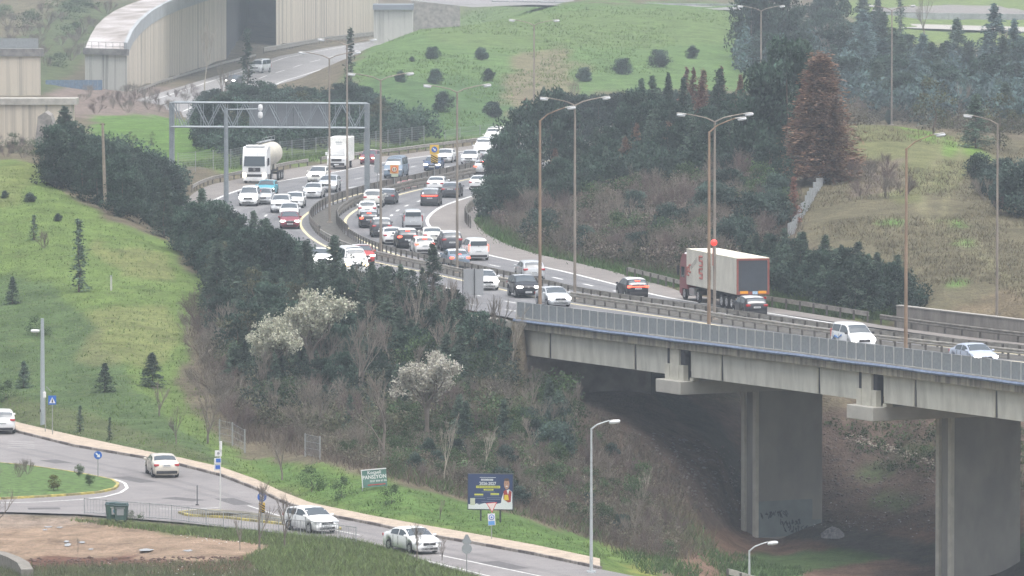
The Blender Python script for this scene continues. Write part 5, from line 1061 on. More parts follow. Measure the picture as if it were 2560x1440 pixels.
def trunkmesh(seed, r=.016, h=.9, m=BARK, bent=.02):
    rr = np.random.RandomState(seed); S = []; p = np.array((0, 0, -.05)); 
    for k in range(6):
        q = np.array((rr.normal() * bent * .5, rr.normal() * bent * .5, (k + 1) / 6 * h)); S.append((p, q, r * (1 - k / 6.5), r * (1 - (k + 1) / 6.5), 0)); p = q
    V, F = tubes_np(S, 6); return npmesh('trunk', V, F, m)
def P_bare(seed, m, **kw):
    S = grow(seed, **kw); z = max(s[1][2] for s in S); S = [(a / z, b_ / z, r0 / z, r1 / z, lv) for a, b_, r0, r1, lv in S]; V, F = tubes_np([s for s in S if s[4] <= 1], 5); V2, F2 = tubes_np([s for s in S if s[4] > 1], 3, .0018); return npmesh('trunk', V, F, m), npmesh('crown', V2, F2, m), S
PROTO = {}
def reg(kind, trunk, crown, more=None): PROTO.setdefault(kind, []).append((trunk, crown, more))
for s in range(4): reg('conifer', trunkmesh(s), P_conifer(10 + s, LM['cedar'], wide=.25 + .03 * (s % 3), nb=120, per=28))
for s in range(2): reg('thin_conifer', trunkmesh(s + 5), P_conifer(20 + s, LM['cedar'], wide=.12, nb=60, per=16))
for s in range(3): reg('blue_conifer', trunkmesh(s + 8), P_conifer(30 + s, LM['blue'], wide=.28 + .04 * s, ragged=.35, nb=110, per=26))
for s in range(3): reg('rust_conifer', trunkmesh(s + 12), P_conifer(40 + s, LM['rust'], wide=.21, nb=85))
for s in range(2): reg('brown_conifer', trunkmesh(s + 12), P_conifer(45 + s, LM['brown'], wide=.24, ragged=.4, nb=110, per=26))
for s in range(2): reg('cypress', trunkmesh(s + 12), P_conifer(145 + s, LM['brown'], wide=.20, ragged=.16, nb=420, per=44, droop=.05, lsz=.5))
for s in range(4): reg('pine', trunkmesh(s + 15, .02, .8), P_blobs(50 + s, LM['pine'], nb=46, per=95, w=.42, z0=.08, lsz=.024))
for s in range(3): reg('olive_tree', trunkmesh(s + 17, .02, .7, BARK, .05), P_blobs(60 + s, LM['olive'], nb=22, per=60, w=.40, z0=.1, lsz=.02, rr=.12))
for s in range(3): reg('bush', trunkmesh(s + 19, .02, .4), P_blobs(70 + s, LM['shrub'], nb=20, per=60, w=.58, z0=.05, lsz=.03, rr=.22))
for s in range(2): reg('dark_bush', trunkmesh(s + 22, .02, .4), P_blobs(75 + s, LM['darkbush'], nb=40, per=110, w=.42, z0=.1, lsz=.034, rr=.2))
for s in range(2): reg('bright_bush', trunkmesh(s + 24, .02, .4), P_blobs(80 + s, LM['bright'], nb=18, per=60, w=.6, z0=.05, lsz=.03, rr=.22))
for s in range(2): reg('thuja', trunkmesh(s + 26, .02, .4), P_blobs(85 + s, LM['yellowg' if s else 'shrub'], nb=26, per=60, w=.30, z0=.1, lsz=.03, rr=.2))
for s in range(4):
    t, c, S = P_bare(90 + s, TWIG, levels=4, spread=.55, up=.35, nchild=(3, 4), L0=.3); reg('bare_tree', t, c)
for s in range(2):
    t, c, S = P_bare(95 + s, IVYB, levels=4, spread=.45, up=.45, nchild=(2, 4), L0=.4, trunk_r=.014); reg('pale_bare_tree', t, c)
for s in range(4):
    t, c, S = P_bare(100 + s, TWIGP if s % 2 else TWIG, levels=3, spread=.55, up=.3, nchild=(3, 5), L0=.3, starts=6, trunk_r=.009)
    ends = np.array([q[1] for q in S if q[4] >= 2]); r = np.random.RandomState(s); idx_ = r.randint(0, len(ends), 900); C = ends[idx_] + r.normal(size=(900, 3)) * .03; A = rnd_unit(r, 900) * .014; U = np.cross(A, rnd_unit(r, 900)); U = U / (np.linalg.norm(U, axis=1)[:, None] + 1e-9) * .005
    reg('scrub_bush', t, c, crown_mesh('foliage', C, A, U, LM['dusty' if s % 2 == 0 else 'purple'], tint_of(r, 900, r.uniform(.6, 1.3, 900))))
for kind, mm, cnt in (('blossom_tree', 'blossom', 9500), ('cream_tree', 'catkin', 9500)):
    for s in range(2):
        t, c, S = P_bare(110 + s, TWIG, levels=4, spread=.75, up=.2, nchild=(3, 4), L0=.26, trunk_r=.02); ends = np.array([q[1] for q in S if q[4] >= 3]); r = np.random.RandomState(s); k = r.randint(0, len(ends), cnt)
        C = ends[k] + r.normal(size=(cnt, 3)) * .024; keep = C[:, 2] > .35; C = C[keep]; n_l = len(C); A = rnd_unit(r, n_l) * .013; U = np.cross(A, rnd_unit(r, n_l)); U = U / (np.linalg.norm(U, axis=1)[:, None] + 1e-9) * .010
        reg(kind, t, c, crown_mesh('blossom', C, A, U, LM[mm], tint_of(r, n_l, r.uniform(.7, 1.15, n_l))))
CATS = {'conifer': 'tree', 'bush': 'bush', 'dark_bush': 'bush', 'bright_bush': 'bush', 'scrub_bush': 'bush', 'thuja': 'shrub'}
NAMES = {'cypress': 'cypress_tree', 'conifer': 'conifer_tree', 'thin_conifer': 'conifer_tree', 'blue_conifer': 'conifer_tree', 'rust_conifer': 'conifer_tree', 'brown_conifer': 'conifer_tree', 'pine': 'pine_tree', 'olive_tree': 'leafy_tree', 'pale_bare_tree': 'bare_tree', 'dark_bush': 'bush', 'bright_bush': 'bush', 'thuja': 'thuja_shrub', 'cream_tree': 'blossom_tree'}
TR = random.Random(77)
def plant(kind, P, h, label, group=None, wide=1.0, var=None, cat=None):
    v = PROTO[kind]; t, c, more = v[TR.randrange(len(v)) if var is None else var % len(v)]
    g = thing(NAMES.get(kind, kind), label, cat or CATS.get(kind, 'tree'), tuple(P), TR.uniform(0, 6.28), group); g.scale = (h * wide, h * wide, h)
    for nm, m_ in (('trunk', t), ('crown', c), ('blossom' if kind in ('blossom_tree', 'cream_tree') else 'foliage', more)):
        if m_: o = bpy.data.objects.new(nm, m_); COL.objects.link(o); o.parent = g
    return g
def on_road(P):
    X, Y = np.array([P[0]]), np.array([P[1]]); return bool(inpoly(X, Y, HWPOLY)[0] or inpoly(X, Y, ROADPOLY)[0] or inpoly(X, Y, WALKPOLY)[0])
def tree_at(kind, px, pyb, pyt, label, group=None, wide=1.0, **kw):
    P = hit1(px, pyb); P = (P[0], P[1], P[2] - .1); return plant(kind, P, (pyb - pyt) / ppm(P[1]) * 1.02, label, group, wide, **kw)
def wood(poly, dx, dy, kinds, hr, labels, group, sil=None, seed=1, wide=1.0):
    """many trees over a patch of hillside, jittered; kinds = [(kind, weight, label)]"""
    r = random.Random(seed); xs = [p[0] for p in poly]; ys = [p[1] for p in poly]; pts = []
    y = min(ys) + dy / 2; k = 0
    while y < max(ys):
        x = min(xs) + dx * (.5 if k % 2 else .15)
        while x < max(xs):
            q = (x + r.uniform(-.42, .42) * dx, y + r.uniform(-.42, .42) * dy)
            if inpoly(np.array([q[0]]), np.array([q[1]]), poly)[0]: pts.append(q)
            x += dx
        y += dy; k += 1
    if not pts: return
    H = hit([p[0] for p in pts], [p[1] for p in pts])
    for (px, py), P in zip(pts, H):
        if on_road(P): continue
        t = r.random() * sum(k_[1] for k_ in kinds)
        for kk in kinds:
            t -= kk[1]
            if t <= 0: break
        h = r.uniform(*hr)
        if sil is not None: h = min(h, py - np.interp(px, [s_[0] for s_ in sil], [s_[1] for s_ in sil]) + r.uniform(-6, 6))
        if h < hr[0] * .45: continue
        plant(kk[0], (float(P[0]), float(P[1]), float(P[2]) - .1), h / ppm(P[1]), kk[2], group, wide * r.uniform(.85, 1.2))
# ---------------------------------------------------------------- the woods
# belt of dark pines left of the motorway
SILA = [(100,330),(140,275),(180,300),(230,330),(290,362),(350,370),(410,385),(440,440),(480,458),(520,472),(560,515),(600,522),(650,530),(690,560),(720,600),(745,650),(765,690),(900,690)]
LA = 'dark green pine in the dense belt at the top of the left grass slope'; LA2 = 'dark conifer in the dense belt at the top of the left grass slope'
wood([(115,430),(240,490),(340,545),(430,580),(480,620),(560,600),(700,640),(760,690),(740,720),(620,740),(545,735),(465,668),(430,605),(330,572),(230,522),(140,478),(105,440)], 34, 26, [('pine', 5, LA), ('conifer', 2, LA2), ('olive_tree', .6, 'olive green leafy tree in the belt at the top of the left grass slope')], (120, 165), None, 'belt of trees left of the motorway', SILA, 3)
wood([(110,400),(160,395),(300,440),(420,470),(560,560),(420,560),(300,520),(150,460)], 38, 24, [('pine', 5, LA), ('conifer', 2, LA2)], (95, 140), None, 'belt of trees left of the motorway', SILA, 4, 1.1)
wood([(430,520),(520,560),(680,600),(700,640),(560,640),(450,600)], 34, 22, [('pine', 3, LA), ('conifer', 3, LA2)], (90, 130), None, 'belt of trees left of the motorway', SILA, 5)
tree_at('conifer', 163, 400, 266, 'tallest ragged dark conifer at the left end of the pine belt', None, 1.5, var=1)
tree_at('conifer', 185, 420, 318, 'dark conifer just right of the tallest ragged one', None, 1.4, var=2)
# central wood between the motorway and the local road
SILC = [(500,560),(600,640),(700,690),(760,690),(800,655),(870,650),(950,665),(1040,660),(1100,690),(1140,715),(1180,760),(1300,800),(1500,960),(1700,1050)]
LC = 'dark conifer in the wood between the motorway and the local road'; LB = 'bare grey tree in the wood between the motorway and the local road'; LP = 'dark pine in the wood between the motorway and the local road'
GC = 'wood between the motorway and the local road'
wood([(500,680),(620,700),(760,720),(820,790),(760,830),(640,880),(600,960),(560,900),(540,780)], 42, 30, [('conifer', 4, LC), ('pine', 3, LP), ('olive_tree', 2.5, 'olive green leafy tree in the wood below the motorway')], (130, 185), None, GC, SILC, 11)
wood([(760,720),(900,705),(1100,720),(1160,790),(1200,830),(1050,850),(860,850),(780,810)], 40, 26, [('conifer', 4, LC), ('bare_tree', 2, LB), ('pine', 1.2, LP)], (90, 140), None, GC, SILC, 12)
wood([(560,900),(640,890),(860,860),(1060,860),(1200,860),(1270,930),(1300,1010),(1150,1010),(1000,990),(800,1010),(640,1020),(580,980)], 46, 34, [('conifer', 3.2, LC), ('bare_tree', 3, LB), ('pine', 1, LP), ('bush', .8, 'green undergrowth bush in the wood between the motorway and the local road')], (110, 170), None, GC, SILC, 13)
wood([(600,1020),(900,1020),(1200,1020),(1400,1010),(1450,1080),(1440,1150),(1200,1120),(900,1110),(680,1090)], 50, 34, [('conifer', 2.2, LC), ('bare_tree', 2.2, LB), ('scrub_bush', 2.5, 'dormant brown bush on the slope under the wood'), ('bush', 2.2, 'green bush on the slope under the wood')], (75, 135), None, GC, SILC, 14)
wood([(700,1110),(1000,1120),(1300,1130),(1500,1130),(1640,1230),(1700,1330),(1700,1400),(1600,1390),(1440,1310),(1300,1270),(1050,1200),(850,1155)], 42, 26, [('scrub_bush', 3.6, 'dormant brown bush on the lower slope beside the viaduct'), ('bush', 3.6, 'green bush on the lower slope beside the viaduct'), ('dark_bush', .9, 'dark green bush on the lower slope beside the viaduct'), ('bare_tree', 1, 'small bare tree on the lower slope beside the viaduct')], (48, 88), None, 'scrub on the lower slope', SILC, 15, .9)
wood([(470,800),(560,840),(600,1000),(640,1090),(560,1060),(500,960),(460,860)], 36, 34, [('scrub_bush', 4, 'purple-brown leafless bush along the right edge of the left grass slope'), ('bare_tree', 1.5, 'thin bare tree along the right edge of the left grass slope')], (75, 120), None, 'leafless bushes beside the grass slope', None, 16)
wood([(1300,1010),(1420,1020),(1460,1120),(1380,1180),(1280,1120)], 44, 28, [('bush', 3, 'deep green bush under the first viaduct span'), ('dark_bush', 2, 'dark green bush on the bank under the first viaduct span')], (70, 110), None, 'bushes under the first span', None, 17)
tree_at('conifer', 836, 735, 588, 'dark conifer top standing up in front of the oncoming lanes', None, 1.15, var=0)
tree_at('conifer', 1082, 760, 606, 'thin-topped conifer whose tip covers the white hatchback in the queue', None, .9, var=1)
tree_at('conifer', 765, 745, 600, 'ragged conifer at the right end of the pine belt beside the road', None, 1.1, var=2)
tree_at('conifer', 930, 770, 655, 'broad conifer below the bright red car', None, 1.2, var=3)
tree_at('cream_tree', 780, 985, 728, 'large cream-flowering tree in the middle of the wood', None, .95, var=0)
tree_at('cream_tree', 672, 1000, 795, 'smaller cream-flowering tree leaning left below the large one', None, .9, var=1)
tree_at('blossom_tree', 1066, 1110, 882, 'tree in full white blossom in the wood left of the abutment', None, 1.0, var=0)
tree_at('bare_tree', 960, 1150, 925, 'wide pinkish-brown leafless tree just left of the white blossom tree', None, 1.15, var=0)
for px, b_, t_, w_, lab in ((1118, 860, 690, .8, 'tall bare tree beside the queue, leftmost of those near the grey sign board'), (1170, 870, 725, .8, 'bare tree below the grey sign board posts'), (1225, 930, 735, .9, 'bare many-stemmed tree in front of the wing wall'), (1275, 960, 760, .9, 'bare tree with thick stems at the abutment corner'), (1040, 850, 700, .8, 'pale bare tree right of the broad conifer'), (900, 1010, 800, .9, 'tall bare tree right of the large cream-flowering tree'), (1010, 900, 740, .8, 'bare tree above the white blossom tree'), (705, 1200, 1060, .9, 'yellowish bare tree near the lower fence posts'), (1110, 1215, 1030, .8, 'pale forked bare tree below the white blossom tree')):
    tree_at('pale_bare_tree' if 'pale' in lab or 'thick' in lab else 'bare_tree', px, b_, t_, lab, None, w_)
for px, b_, t_, lab in ((1605, 1275, 1165, 'pale forked bare tree alone on the bank under the viaduct'), (1210, 1190, 1060, 'slender bare tree behind the large dark billboard')): tree_at('pale_bare_tree', px, b_, t_, lab)
# forest on the mound inside the bend
SILE = [(1195,520),(1215,440),(1240,345),(1290,262),(1330,232),(1380,195),(1450,185),(1520,195),(1600,172),(1700,172),(1800,165),(1870,190),(1920,170),(2010,165),(2060,240),(2100,330),(2115,430),(2080,450)]
SILP = [(x, y + (46 if 1280 < x < 1880 else 0)) for x, y in SILE]
LE1 = 'dark green pine in the forest inside the motorway bend'; GE = 'forest inside the motorway bend'
wood([(1235,440),(1300,350),(1420,300),(1700,280),(1900,290),(1990,330),(1980,400),(1840,430),(1650,430),(1500,470),(1380,520),(1300,560),(1225,560)], 42, 24, [('pine', 5, LE1), ('conifer', 3, 'dark conifer in the forest inside the motorway bend'), ('brown_conifer', .6, 'brownish conifer in the forest inside the motorway bend')], (95, 135), None, GE, SILP, 21)
wood([(1300,345),(1900,300),(1960,330),(1880,350),(1330,385)], 44, 24, [('rust_conifer', 4.5, 'rust-coloured conifer top along the crest of the forest'), ('brown_conifer', 3, 'brownish conifer along the crest of the forest'), ('bare_tree', 2, 'bare tree along the crest of the forest'), ('conifer', 3, 'pointed dark conifer along the crest of the forest')], (150, 185), None, GE, SILE, 22, .75)
wood([(1225,540),(1330,540),(1500,500),(1800,450),(1960,480),(1990,560),(1900,640),(1740,685),(1500,655),(1350,620),(1240,580)], 44, 28, [('scrub_bush', 5, 'leafless purple-brown bush on the bank inside the bend'), ('bush', 1.8, 'green bush on the bank inside the bend'), ('dark_bush', 1.6, 'dark green bush on the bank inside the bend'), ('bare_tree', 1.2, 'small bare tree on the bank inside the bend')], (70, 105), None, 'scrubby bank inside the bend', SILE, 23)
tree_at('pine', 1965, 440, 84, 'big tall dark pine towering over the forest right of the lamps', None, .75, var=0); tree_at('pine', 1925, 430, 140, 'tall dark pine leaning beside the tallest one', None, .8, var=2); tree_at('conifer', 2005, 400, 100, 'pointed dark conifer behind the big brown one', None, 1.0)
tree_at('cypress', 2052, 455, 138, 'big brown dying cypress at the right edge of the forest', None, 1.65, var=0); tree_at('rust_conifer', 2012, 450, 200, 'reddish-orange dying conifer left of the big brown cypress', None, .9, var=1); tree_at('brown_conifer', 2085, 460, 240, 'purple-brown side conifer right of the big brown cypress', None, .8, var=1)
for px, t_ in ((1410, 222), (1450, 228), (1495, 226), (1540, 222), (1590, 212), (1370, 236)): tree_at('pine', px, 368, t_, LE1, GE, .85)
for px, b_, t_, w_, lab in ((1236, 478, 365, .8, 'dark pine nearest the far bend, lowest of the forest edge'), (1262, 500, 322, .75, 'dark pine at the forest edge above the silver SUV'), (1295, 490, 262, .7, 'tall dark pine at the left end of the forest crest'), (1335, 480, 236, .7, 'tall dark pine behind the first parapet lamp arm'), (1380, 470, 212, .7, 'tall dark pine left of the twin-arm lamp heads'), (1225, 540, 430, .9, 'low dark pine where the white van leaves the view')): tree_at('pine', px, b_, t_, lab, None, w_)
tree_at('dark_bush', 1895, 585, 465, 'round dark green shrub on the bank left of the broken grey fence', None, 1.15, cat='bush'); tree_at('pine', 1925, 480, 340, 'round-topped green pine below the tall dark pine', None, 1.15, var=1); tree_at('rust_conifer', 1985, 560, 440, 'reddish small conifer beside the broken grey fence', None, 1.0)
SILR = [(1830,560),(1900,548),(2000,580),(2080,592),(2150,600),(2200,628),(2260,632),(2300,700),(2325,775)]
wood([(1860,680),(1960,660),(2100,690),(2230,710),(2310,770),(2290,785),(2200,785),(2100,775),(2000,755),(1920,725)], 36, 22, [('conifer', 5, 'dark bushy conifer in the row beside the lorry'), ('pine', 2, 'dark pine in the row beside the lorry')], (90, 130), None, 'row of dark conifers beside the lorry', SILR, 24, 1.15)
# hazy trees at the upper right
GH = 'hazy trees beyond the knoll'
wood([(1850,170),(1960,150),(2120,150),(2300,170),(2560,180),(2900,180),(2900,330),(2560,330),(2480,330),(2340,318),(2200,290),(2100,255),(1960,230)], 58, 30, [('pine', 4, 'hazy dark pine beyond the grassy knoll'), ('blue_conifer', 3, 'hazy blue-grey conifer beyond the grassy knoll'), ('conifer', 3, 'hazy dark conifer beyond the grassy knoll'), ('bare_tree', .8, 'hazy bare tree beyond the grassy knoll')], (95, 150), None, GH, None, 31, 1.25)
wood([(1840,60),(2000,80),(2160,90),(2200,120),(1900,140)], 54, 26, [('pine', 4, 'distant dark pine along the top right behind the crest'), ('conifer', 2, 'distant dark conifer along the top right behind the crest')], (90, 130), None, GH, None, 32, 1.1)
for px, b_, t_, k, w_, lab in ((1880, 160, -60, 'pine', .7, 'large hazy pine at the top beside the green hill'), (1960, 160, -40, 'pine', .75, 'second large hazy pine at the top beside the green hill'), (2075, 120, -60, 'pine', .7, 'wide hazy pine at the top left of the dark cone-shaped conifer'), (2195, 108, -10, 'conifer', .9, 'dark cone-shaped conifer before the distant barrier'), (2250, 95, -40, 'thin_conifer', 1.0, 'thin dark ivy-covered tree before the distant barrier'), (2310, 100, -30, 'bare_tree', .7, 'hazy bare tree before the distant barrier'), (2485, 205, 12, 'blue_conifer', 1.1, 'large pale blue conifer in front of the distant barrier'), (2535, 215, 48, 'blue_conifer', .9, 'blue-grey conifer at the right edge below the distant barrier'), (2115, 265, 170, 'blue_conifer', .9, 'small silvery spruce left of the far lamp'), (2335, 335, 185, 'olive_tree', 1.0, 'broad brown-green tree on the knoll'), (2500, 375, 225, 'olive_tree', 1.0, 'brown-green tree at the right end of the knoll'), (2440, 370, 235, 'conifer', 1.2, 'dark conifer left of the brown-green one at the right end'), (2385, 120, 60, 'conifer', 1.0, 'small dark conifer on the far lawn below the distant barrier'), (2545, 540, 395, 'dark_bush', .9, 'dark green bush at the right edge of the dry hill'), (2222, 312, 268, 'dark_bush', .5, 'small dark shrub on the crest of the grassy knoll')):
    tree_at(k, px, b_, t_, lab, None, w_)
wood([(2140,262),(2300,262),(2320,312),(2130,312)], 40, 18, [('scrub_bush', 5, 'leafless brown bush along the top of the grassy knoll')], (45, 62), None, 'bushes along the knoll', None, 33)
wood([(2110,430),(2260,420),(2270,500),(2120,510)], 44, 28, [('scrub_bush', 5, 'leafless purple-brown bush on the dry hill below the knoll')], (50, 70), None, 'bushes on the dry hill', None, 34)
wood([(2450,430),(2620,430),(2620,560),(2480,540),(2440,470)], 50, 34, [('scrub_bush', 3, 'leafless bush at the right edge of the dry hill'), ('dark_bush', 1, 'dark green shrub at the right edge of the dry hill')], (60, 90), None, 'bushes on the dry hill', None, 35)
# behind the gantry
SILG = [(495,260),(510,230),(560,205),(640,195),(700,212),(760,192),(820,182),(880,192),(930,225),(955,265),(990,292),(1050,312),(1095,338)]
wood([(500,300),(700,290),(930,300),(1090,335),(1100,350),(900,365),(700,378),(560,392),(490,370)], 42, 22, [('pine', 5, 'dark rounded pine behind the sign gantry'), ('dark_bush', 2, 'dark ivy-like bush behind the sign gantry'), ('olive_tree', 1, 'olive green tree behind the sign gantry')], (70, 125), None, 'dark trees behind the sign gantry', SILG, 41)
wood([(500,285),(950,285),(960,310),(500,310)], 44, 20, [('pine', 5, 'dark rounded pine behind the sign gantry')], (70, 110), None, 'dark trees behind the sign gantry', SILG, 42, 1.15)
tree_at('pale_bare_tree', 513, 292, 42, 'tall pale bare tree in front of the curved cream wall', None, .62, var=0); tree_at('bare_tree', 556, 285, 150, 'shorter bare tree right of the tall pale one', None, .8); tree_at('thin_conifer', 618, 275, 72, 'tall narrow ivy-clad tree before the dark opening', None, .9); tree_at('thin_conifer', 877, 290, 70, 'tall narrow ivy-clad trunk beside the second lamp head', None, .7)
wood([(190,232),(520,232),(520,285),(200,290)], 40, 18, [('scrub_bush', 5, 'leafless pink-brown bush below the curved wall')], (26, 42), None, 'bushes below the curved wall', None, 43, 1.2)
wood([(0,350),(110,345),(115,385),(0,410),(-60,400)], 34, 16, [('bush', 3, 'grey-green bush at the foot of the lower left wall'), ('scrub_bush', 2, 'leafless bush at the foot of the lower left wall')], (34, 55), None, 'bushes under the left wall', None, 44)
wood([(-40,0),(300,0),(220,120),(130,200),(-40,60)], 46, 26, [('scrub_bush', 4, 'leafless bush on the hazy slope at the top left'), ('bush', 2, 'green bush on the hazy slope at the top left')], (30, 50), None, 'bushes on the top left slope', None, 45, 1.3)
for px, b_, t_, w_, lab in ((325, 372, 320, .9, 'dark round tree on the grass left of the gantry post'), (380, 366, 325, .6, 'small dark tree beside the left gantry post')): tree_at('olive_tree', px, b_, t_, lab, None, w_ * 1.1)
# round clipped bushes on the green hill
RL = ['upper left of the lamp', 'upper middle', 'left edge', 'second row left', 'second row right', 'largest low left', 'largest low right', 'behind the forest crest', 'right group left', 'right group middle', 'right group right', 'tiny on the upper hill']
for (px, cy, d_), lab in zip(((1082,127,32),(1203,131,30),(1001,188,26),(1089,187,36),(1221,184,30),(1107,250,50),(1231,268,42),(1460,180,36),(1556,160,42),(1648,140,46),(1731,127,30),(1030,145,12)), RL):
    b_ = cy + d_ * .55; g = tree_at('dark_bush', px, b_ + 3, cy - d_ * .5, 'round dark clipped bush on the green hill, ' + lab, 'round bushes on the green hill', 1.1)
# small conifers on the left grass slope
for px, b_, t_, k, w_, lab in ((197, 730, 545, 'thin_conifer', .75, 'tallest narrow conifer on the left grass slope'), (380, 968, 880, 'conifer', 1.1, 'dark small conifer in the middle of the left slope'), (262, 980, 905, 'conifer', .9, 'faded conifer left of the dark small one'), (85, 600, 535, 'thin_conifer', 1.2, 'brownish young conifer high on the left slope'), (75, 505, 478, 'dark_bush', 1.2, 'little dark shrub high on the left slope'), (12, 495, 473, 'dark_bush', 1.0, 'little dark shrub at the left edge high on the slope'), (145, 553, 530, 'dark_bush', 1.0, 'low brown-green shrub above the tallest narrow conifer'), (32, 760, 690, 'conifer', .8, 'dark young conifer at the left edge of the slope'), (92, 840, 780, 'bush', .8, 'faded bush behind the grey mast top'), (60, 970, 900, 'conifer', .9, 'faded conifer left of the grey mast'), (398, 1040, 950, 'bare_tree', .7, 'thin bare sapling under the dark small conifer'), (200, 1080, 1010, 'thin_conifer', .9, 'thin faded sapling above the pavement'), (275, 1100, 1040, 'thin_conifer', .8, 'second thin faded sapling above the pavement'), (440, 1110, 1000, 'bare_tree', .7, 'bare tree at the lower right of the grass slope'), (520, 1110, 970, 'bare_tree', .8, 'bare tree near the wire fence posts'), (15, 1000, 940, 'bush', .8, 'dull bush at the left edge above the pavement'), (110, 620, 570, 'scrub_bush', .7, 'brown leafless shrub left of the tallest narrow conifer')):
    tree_at(k, px, b_, t_, lab, None, w_ * (1.5 if 'conifer' in k or 'sapling' in lab else 1.1))
for px, b_, t_, lab in ((855, 1245, 1180, 'grey-green bush left of the boarding house sign'), (1100, 1300, 1240, 'faded sapling left of the large billboard'), (780, 1230, 1150, 'grey bush on the verge above the pavement'), (980, 1260, 1200, 'faded young bush right of the boarding house sign')): tree_at('bush' if 'bush' in lab else 'bare_tree', px, b_, t_, lab, None, .8)
# traffic island shrubs
for px, b_, t_, v_, w_, lab in ((197, 1190, 1156, 0, 1.1, 'dark oval thuja nearest the round arrow sign'), (224, 1212, 1180, 0, 1.2, 'dark oval thuja right front on the island lawn'), (134, 1224, 1184, 1, 1.25, 'yellow-green thuja in the middle of the island lawn'), (68, 1188, 1140, 0, .9, 'brown round shrub of the pair on the island'), (47, 1196, 1148, 0, .9, 'brown round shrub left of the pair on the island')):
    P = PZ(px, b_, .25); plant('thuja' if 'thuja' in lab else 'scrub_bush', P, (b_ - t_) / ppm(P[1]), lab, 'shrubs on the traffic island', w_, v_)
P = PZ(336, 1305, -.1); plant('bright_bush', P, 36 / ppm(P[1]), 'green bush right beside the waste containers', None, 1.1, 0)
for px, b_, t_, w_, v_, lab in ((648, 1372, 1196, .85, 0, 'large bare tree in front of the yellow-black divider sign'), (712, 1385, 1230, .75, 1, 'bare tree in front of the white hatchback'), (-40, 1300, 1150, 1.1, 2, 'bare twiggy tree reaching in at the left edge above the dirt lot'), (-30, 1345, 1215, 1.3, 3, 'lower bare twigs at the left edge beside the dirt lot'), (1042, 1420, 1300, .9, 1, 'small bare tree in front of the white saloon'), (1105, 1450, 1340, .8, 2, 'thin bare twigs beside the front of the white saloon'), (600, 1372, 1290, .7, 3, 'low bare sapling left of the large bare tree'), (195, 1460, 1350, .4, 0, 'two thin bare stems in front of the dirt lot')):
    P = PY(px, b_, 432 if b_ < 1400 else 424); z_ = float(zat(P[0], P[1])); tp = PY(px, t_, P[1]); plant('bare_tree', (P[0], P[1], z_), max(1.5, tp[2] - z_), lab, None, w_, v_)
# ---------------------------------------------------------------- grass and undergrowth (too many to count)
def tufts(name, poly, n, h, m, seed, blades=5, spread=.25, lean=.5, wd=.02, label=None, clump=0):
    r = np.random.RandomState(seed); poly = np.array(poly, float); lo, hi_ = poly.min(0), poly.max(0); q = r.uniform(lo, hi_, (n * 3, 2)); q = q[inpoly(q[:, 0], q[:, 1], poly)][:n]; H = hit(q[:, 0], q[:, 1]); X, Y = H[:, 0], H[:, 1]
    ok = ~(inpoly(X, Y, HWPOLY) | inpoly(X, Y, ROADPOLY) | inpoly(X, Y, WALKPOLY)) & (Y < 2200)
    if clump: ok &= vnoise(X * 1.0, Y * .5, clump, seed) > .42
    H = H[ok]; N = len(H); k = blades; B = np.repeat(H, k, 0) + np.c_[r.normal(size=(N * k, 2)) * spread, np.zeros(N * k)]; hh = h * r.uniform(.35, 1.1, (N * k, 1)) * np.repeat(r.uniform(.6, 1.2, (N, 1)), k, 0)
    d = np.c_[r.normal(size=(N * k, 2)) * lean, np.ones(N * k)]; top_ = B + d * hh; sd = np.c_[r.normal(size=(N * k, 2)), np.zeros(N * k)]; sd /= np.linalg.norm(sd, axis=1)[:, None]; w_ = wd * r.uniform(.6, 1.4, (N * k, 1))
    V = np.stack([B - sd * w_ - [0, 0, .05], B + sd * w_ - [0, 0, .05], top_], 1).reshape(-1, 3); F = np.arange(len(V)).reshape(-1, 3); t = np.repeat(r.uniform(.55, 1.35, (N, 1)), k, 0) * (1 + (r.rand(N * k, 3) - .5) * .15)
    o = addobj(name, npmesh(name, V, F, m, tint=t)); tag(o, label, None, None, 'stuff'); return o
GL1 = leafmat('grass_blades', (.115, .175, .05), 0); GL2 = leafmat('dry_grass_blades', (.155, .135, .085), 0); GL3 = leafmat('scrub_twigs', (.15, .12, .095), 0); GL4 = leafmat('weed_leaves', (.078, .128, .045), 0)
tufts('grass', [(-20,420),(100,420),(240,530),(440,640),(545,740),(470,880),(560,1090),(640,1150),(820,1165),(1300,1300),(1600,1410),(1480,1400),(930,1296),(553,1178),(200,1096),(-20,1050)], 6000, .2, GL1, 1, 4, .3, .6, .035)
tufts('undergrowth', [(470,800),(800,780),(1180,820),(1300,960),(1450,1000),(1700,1200),(1720,1400),(1600,1395),(1300,1290),(1000,1205),(800,1150),(600,1100)], 15000, .9, GL3, 2, 6, .5, .45, .022)
tufts('weeds', [(800,1100),(1300,1120),(1700,1300),(1850,1360),(1840,1460),(1650,1460),(1500,1350),(1000,1200)], 4500, .6, GL4, 3, 6, .4, .6, .04, clump=5)
tufts('verge_grass', [(1190,545),(1230,620),(1340,652),(1500,692),(1710,722),(1740,680),(1500,640),(1300,590),(1215,530)], 3500, .6, GL4, 4, 6, .3, .5, .045)
tufts('verge_grass', [(1900,720),(2100,740),(2240,770),(2210,800),(2050,790),(1920,770)], 2200, .6, GL4, 5, 6, .3, .5, .045)
tufts('dry_grass', [(2060,300),(2560,330),(2580,790),(2330,780),(2200,640),(1990,560),(2060,440)], 8000, .35, GL2, 6, 4, .35, .6, .035, clump=9)
tufts('forest_floor_scrub', [(1220,560),(1500,470),(1900,420),(2000,480),(1990,600),(1900,680),(1740,700),(1500,660),(1340,635)], 7000, .9, GL3, 7, 6, .5, .5, .028)
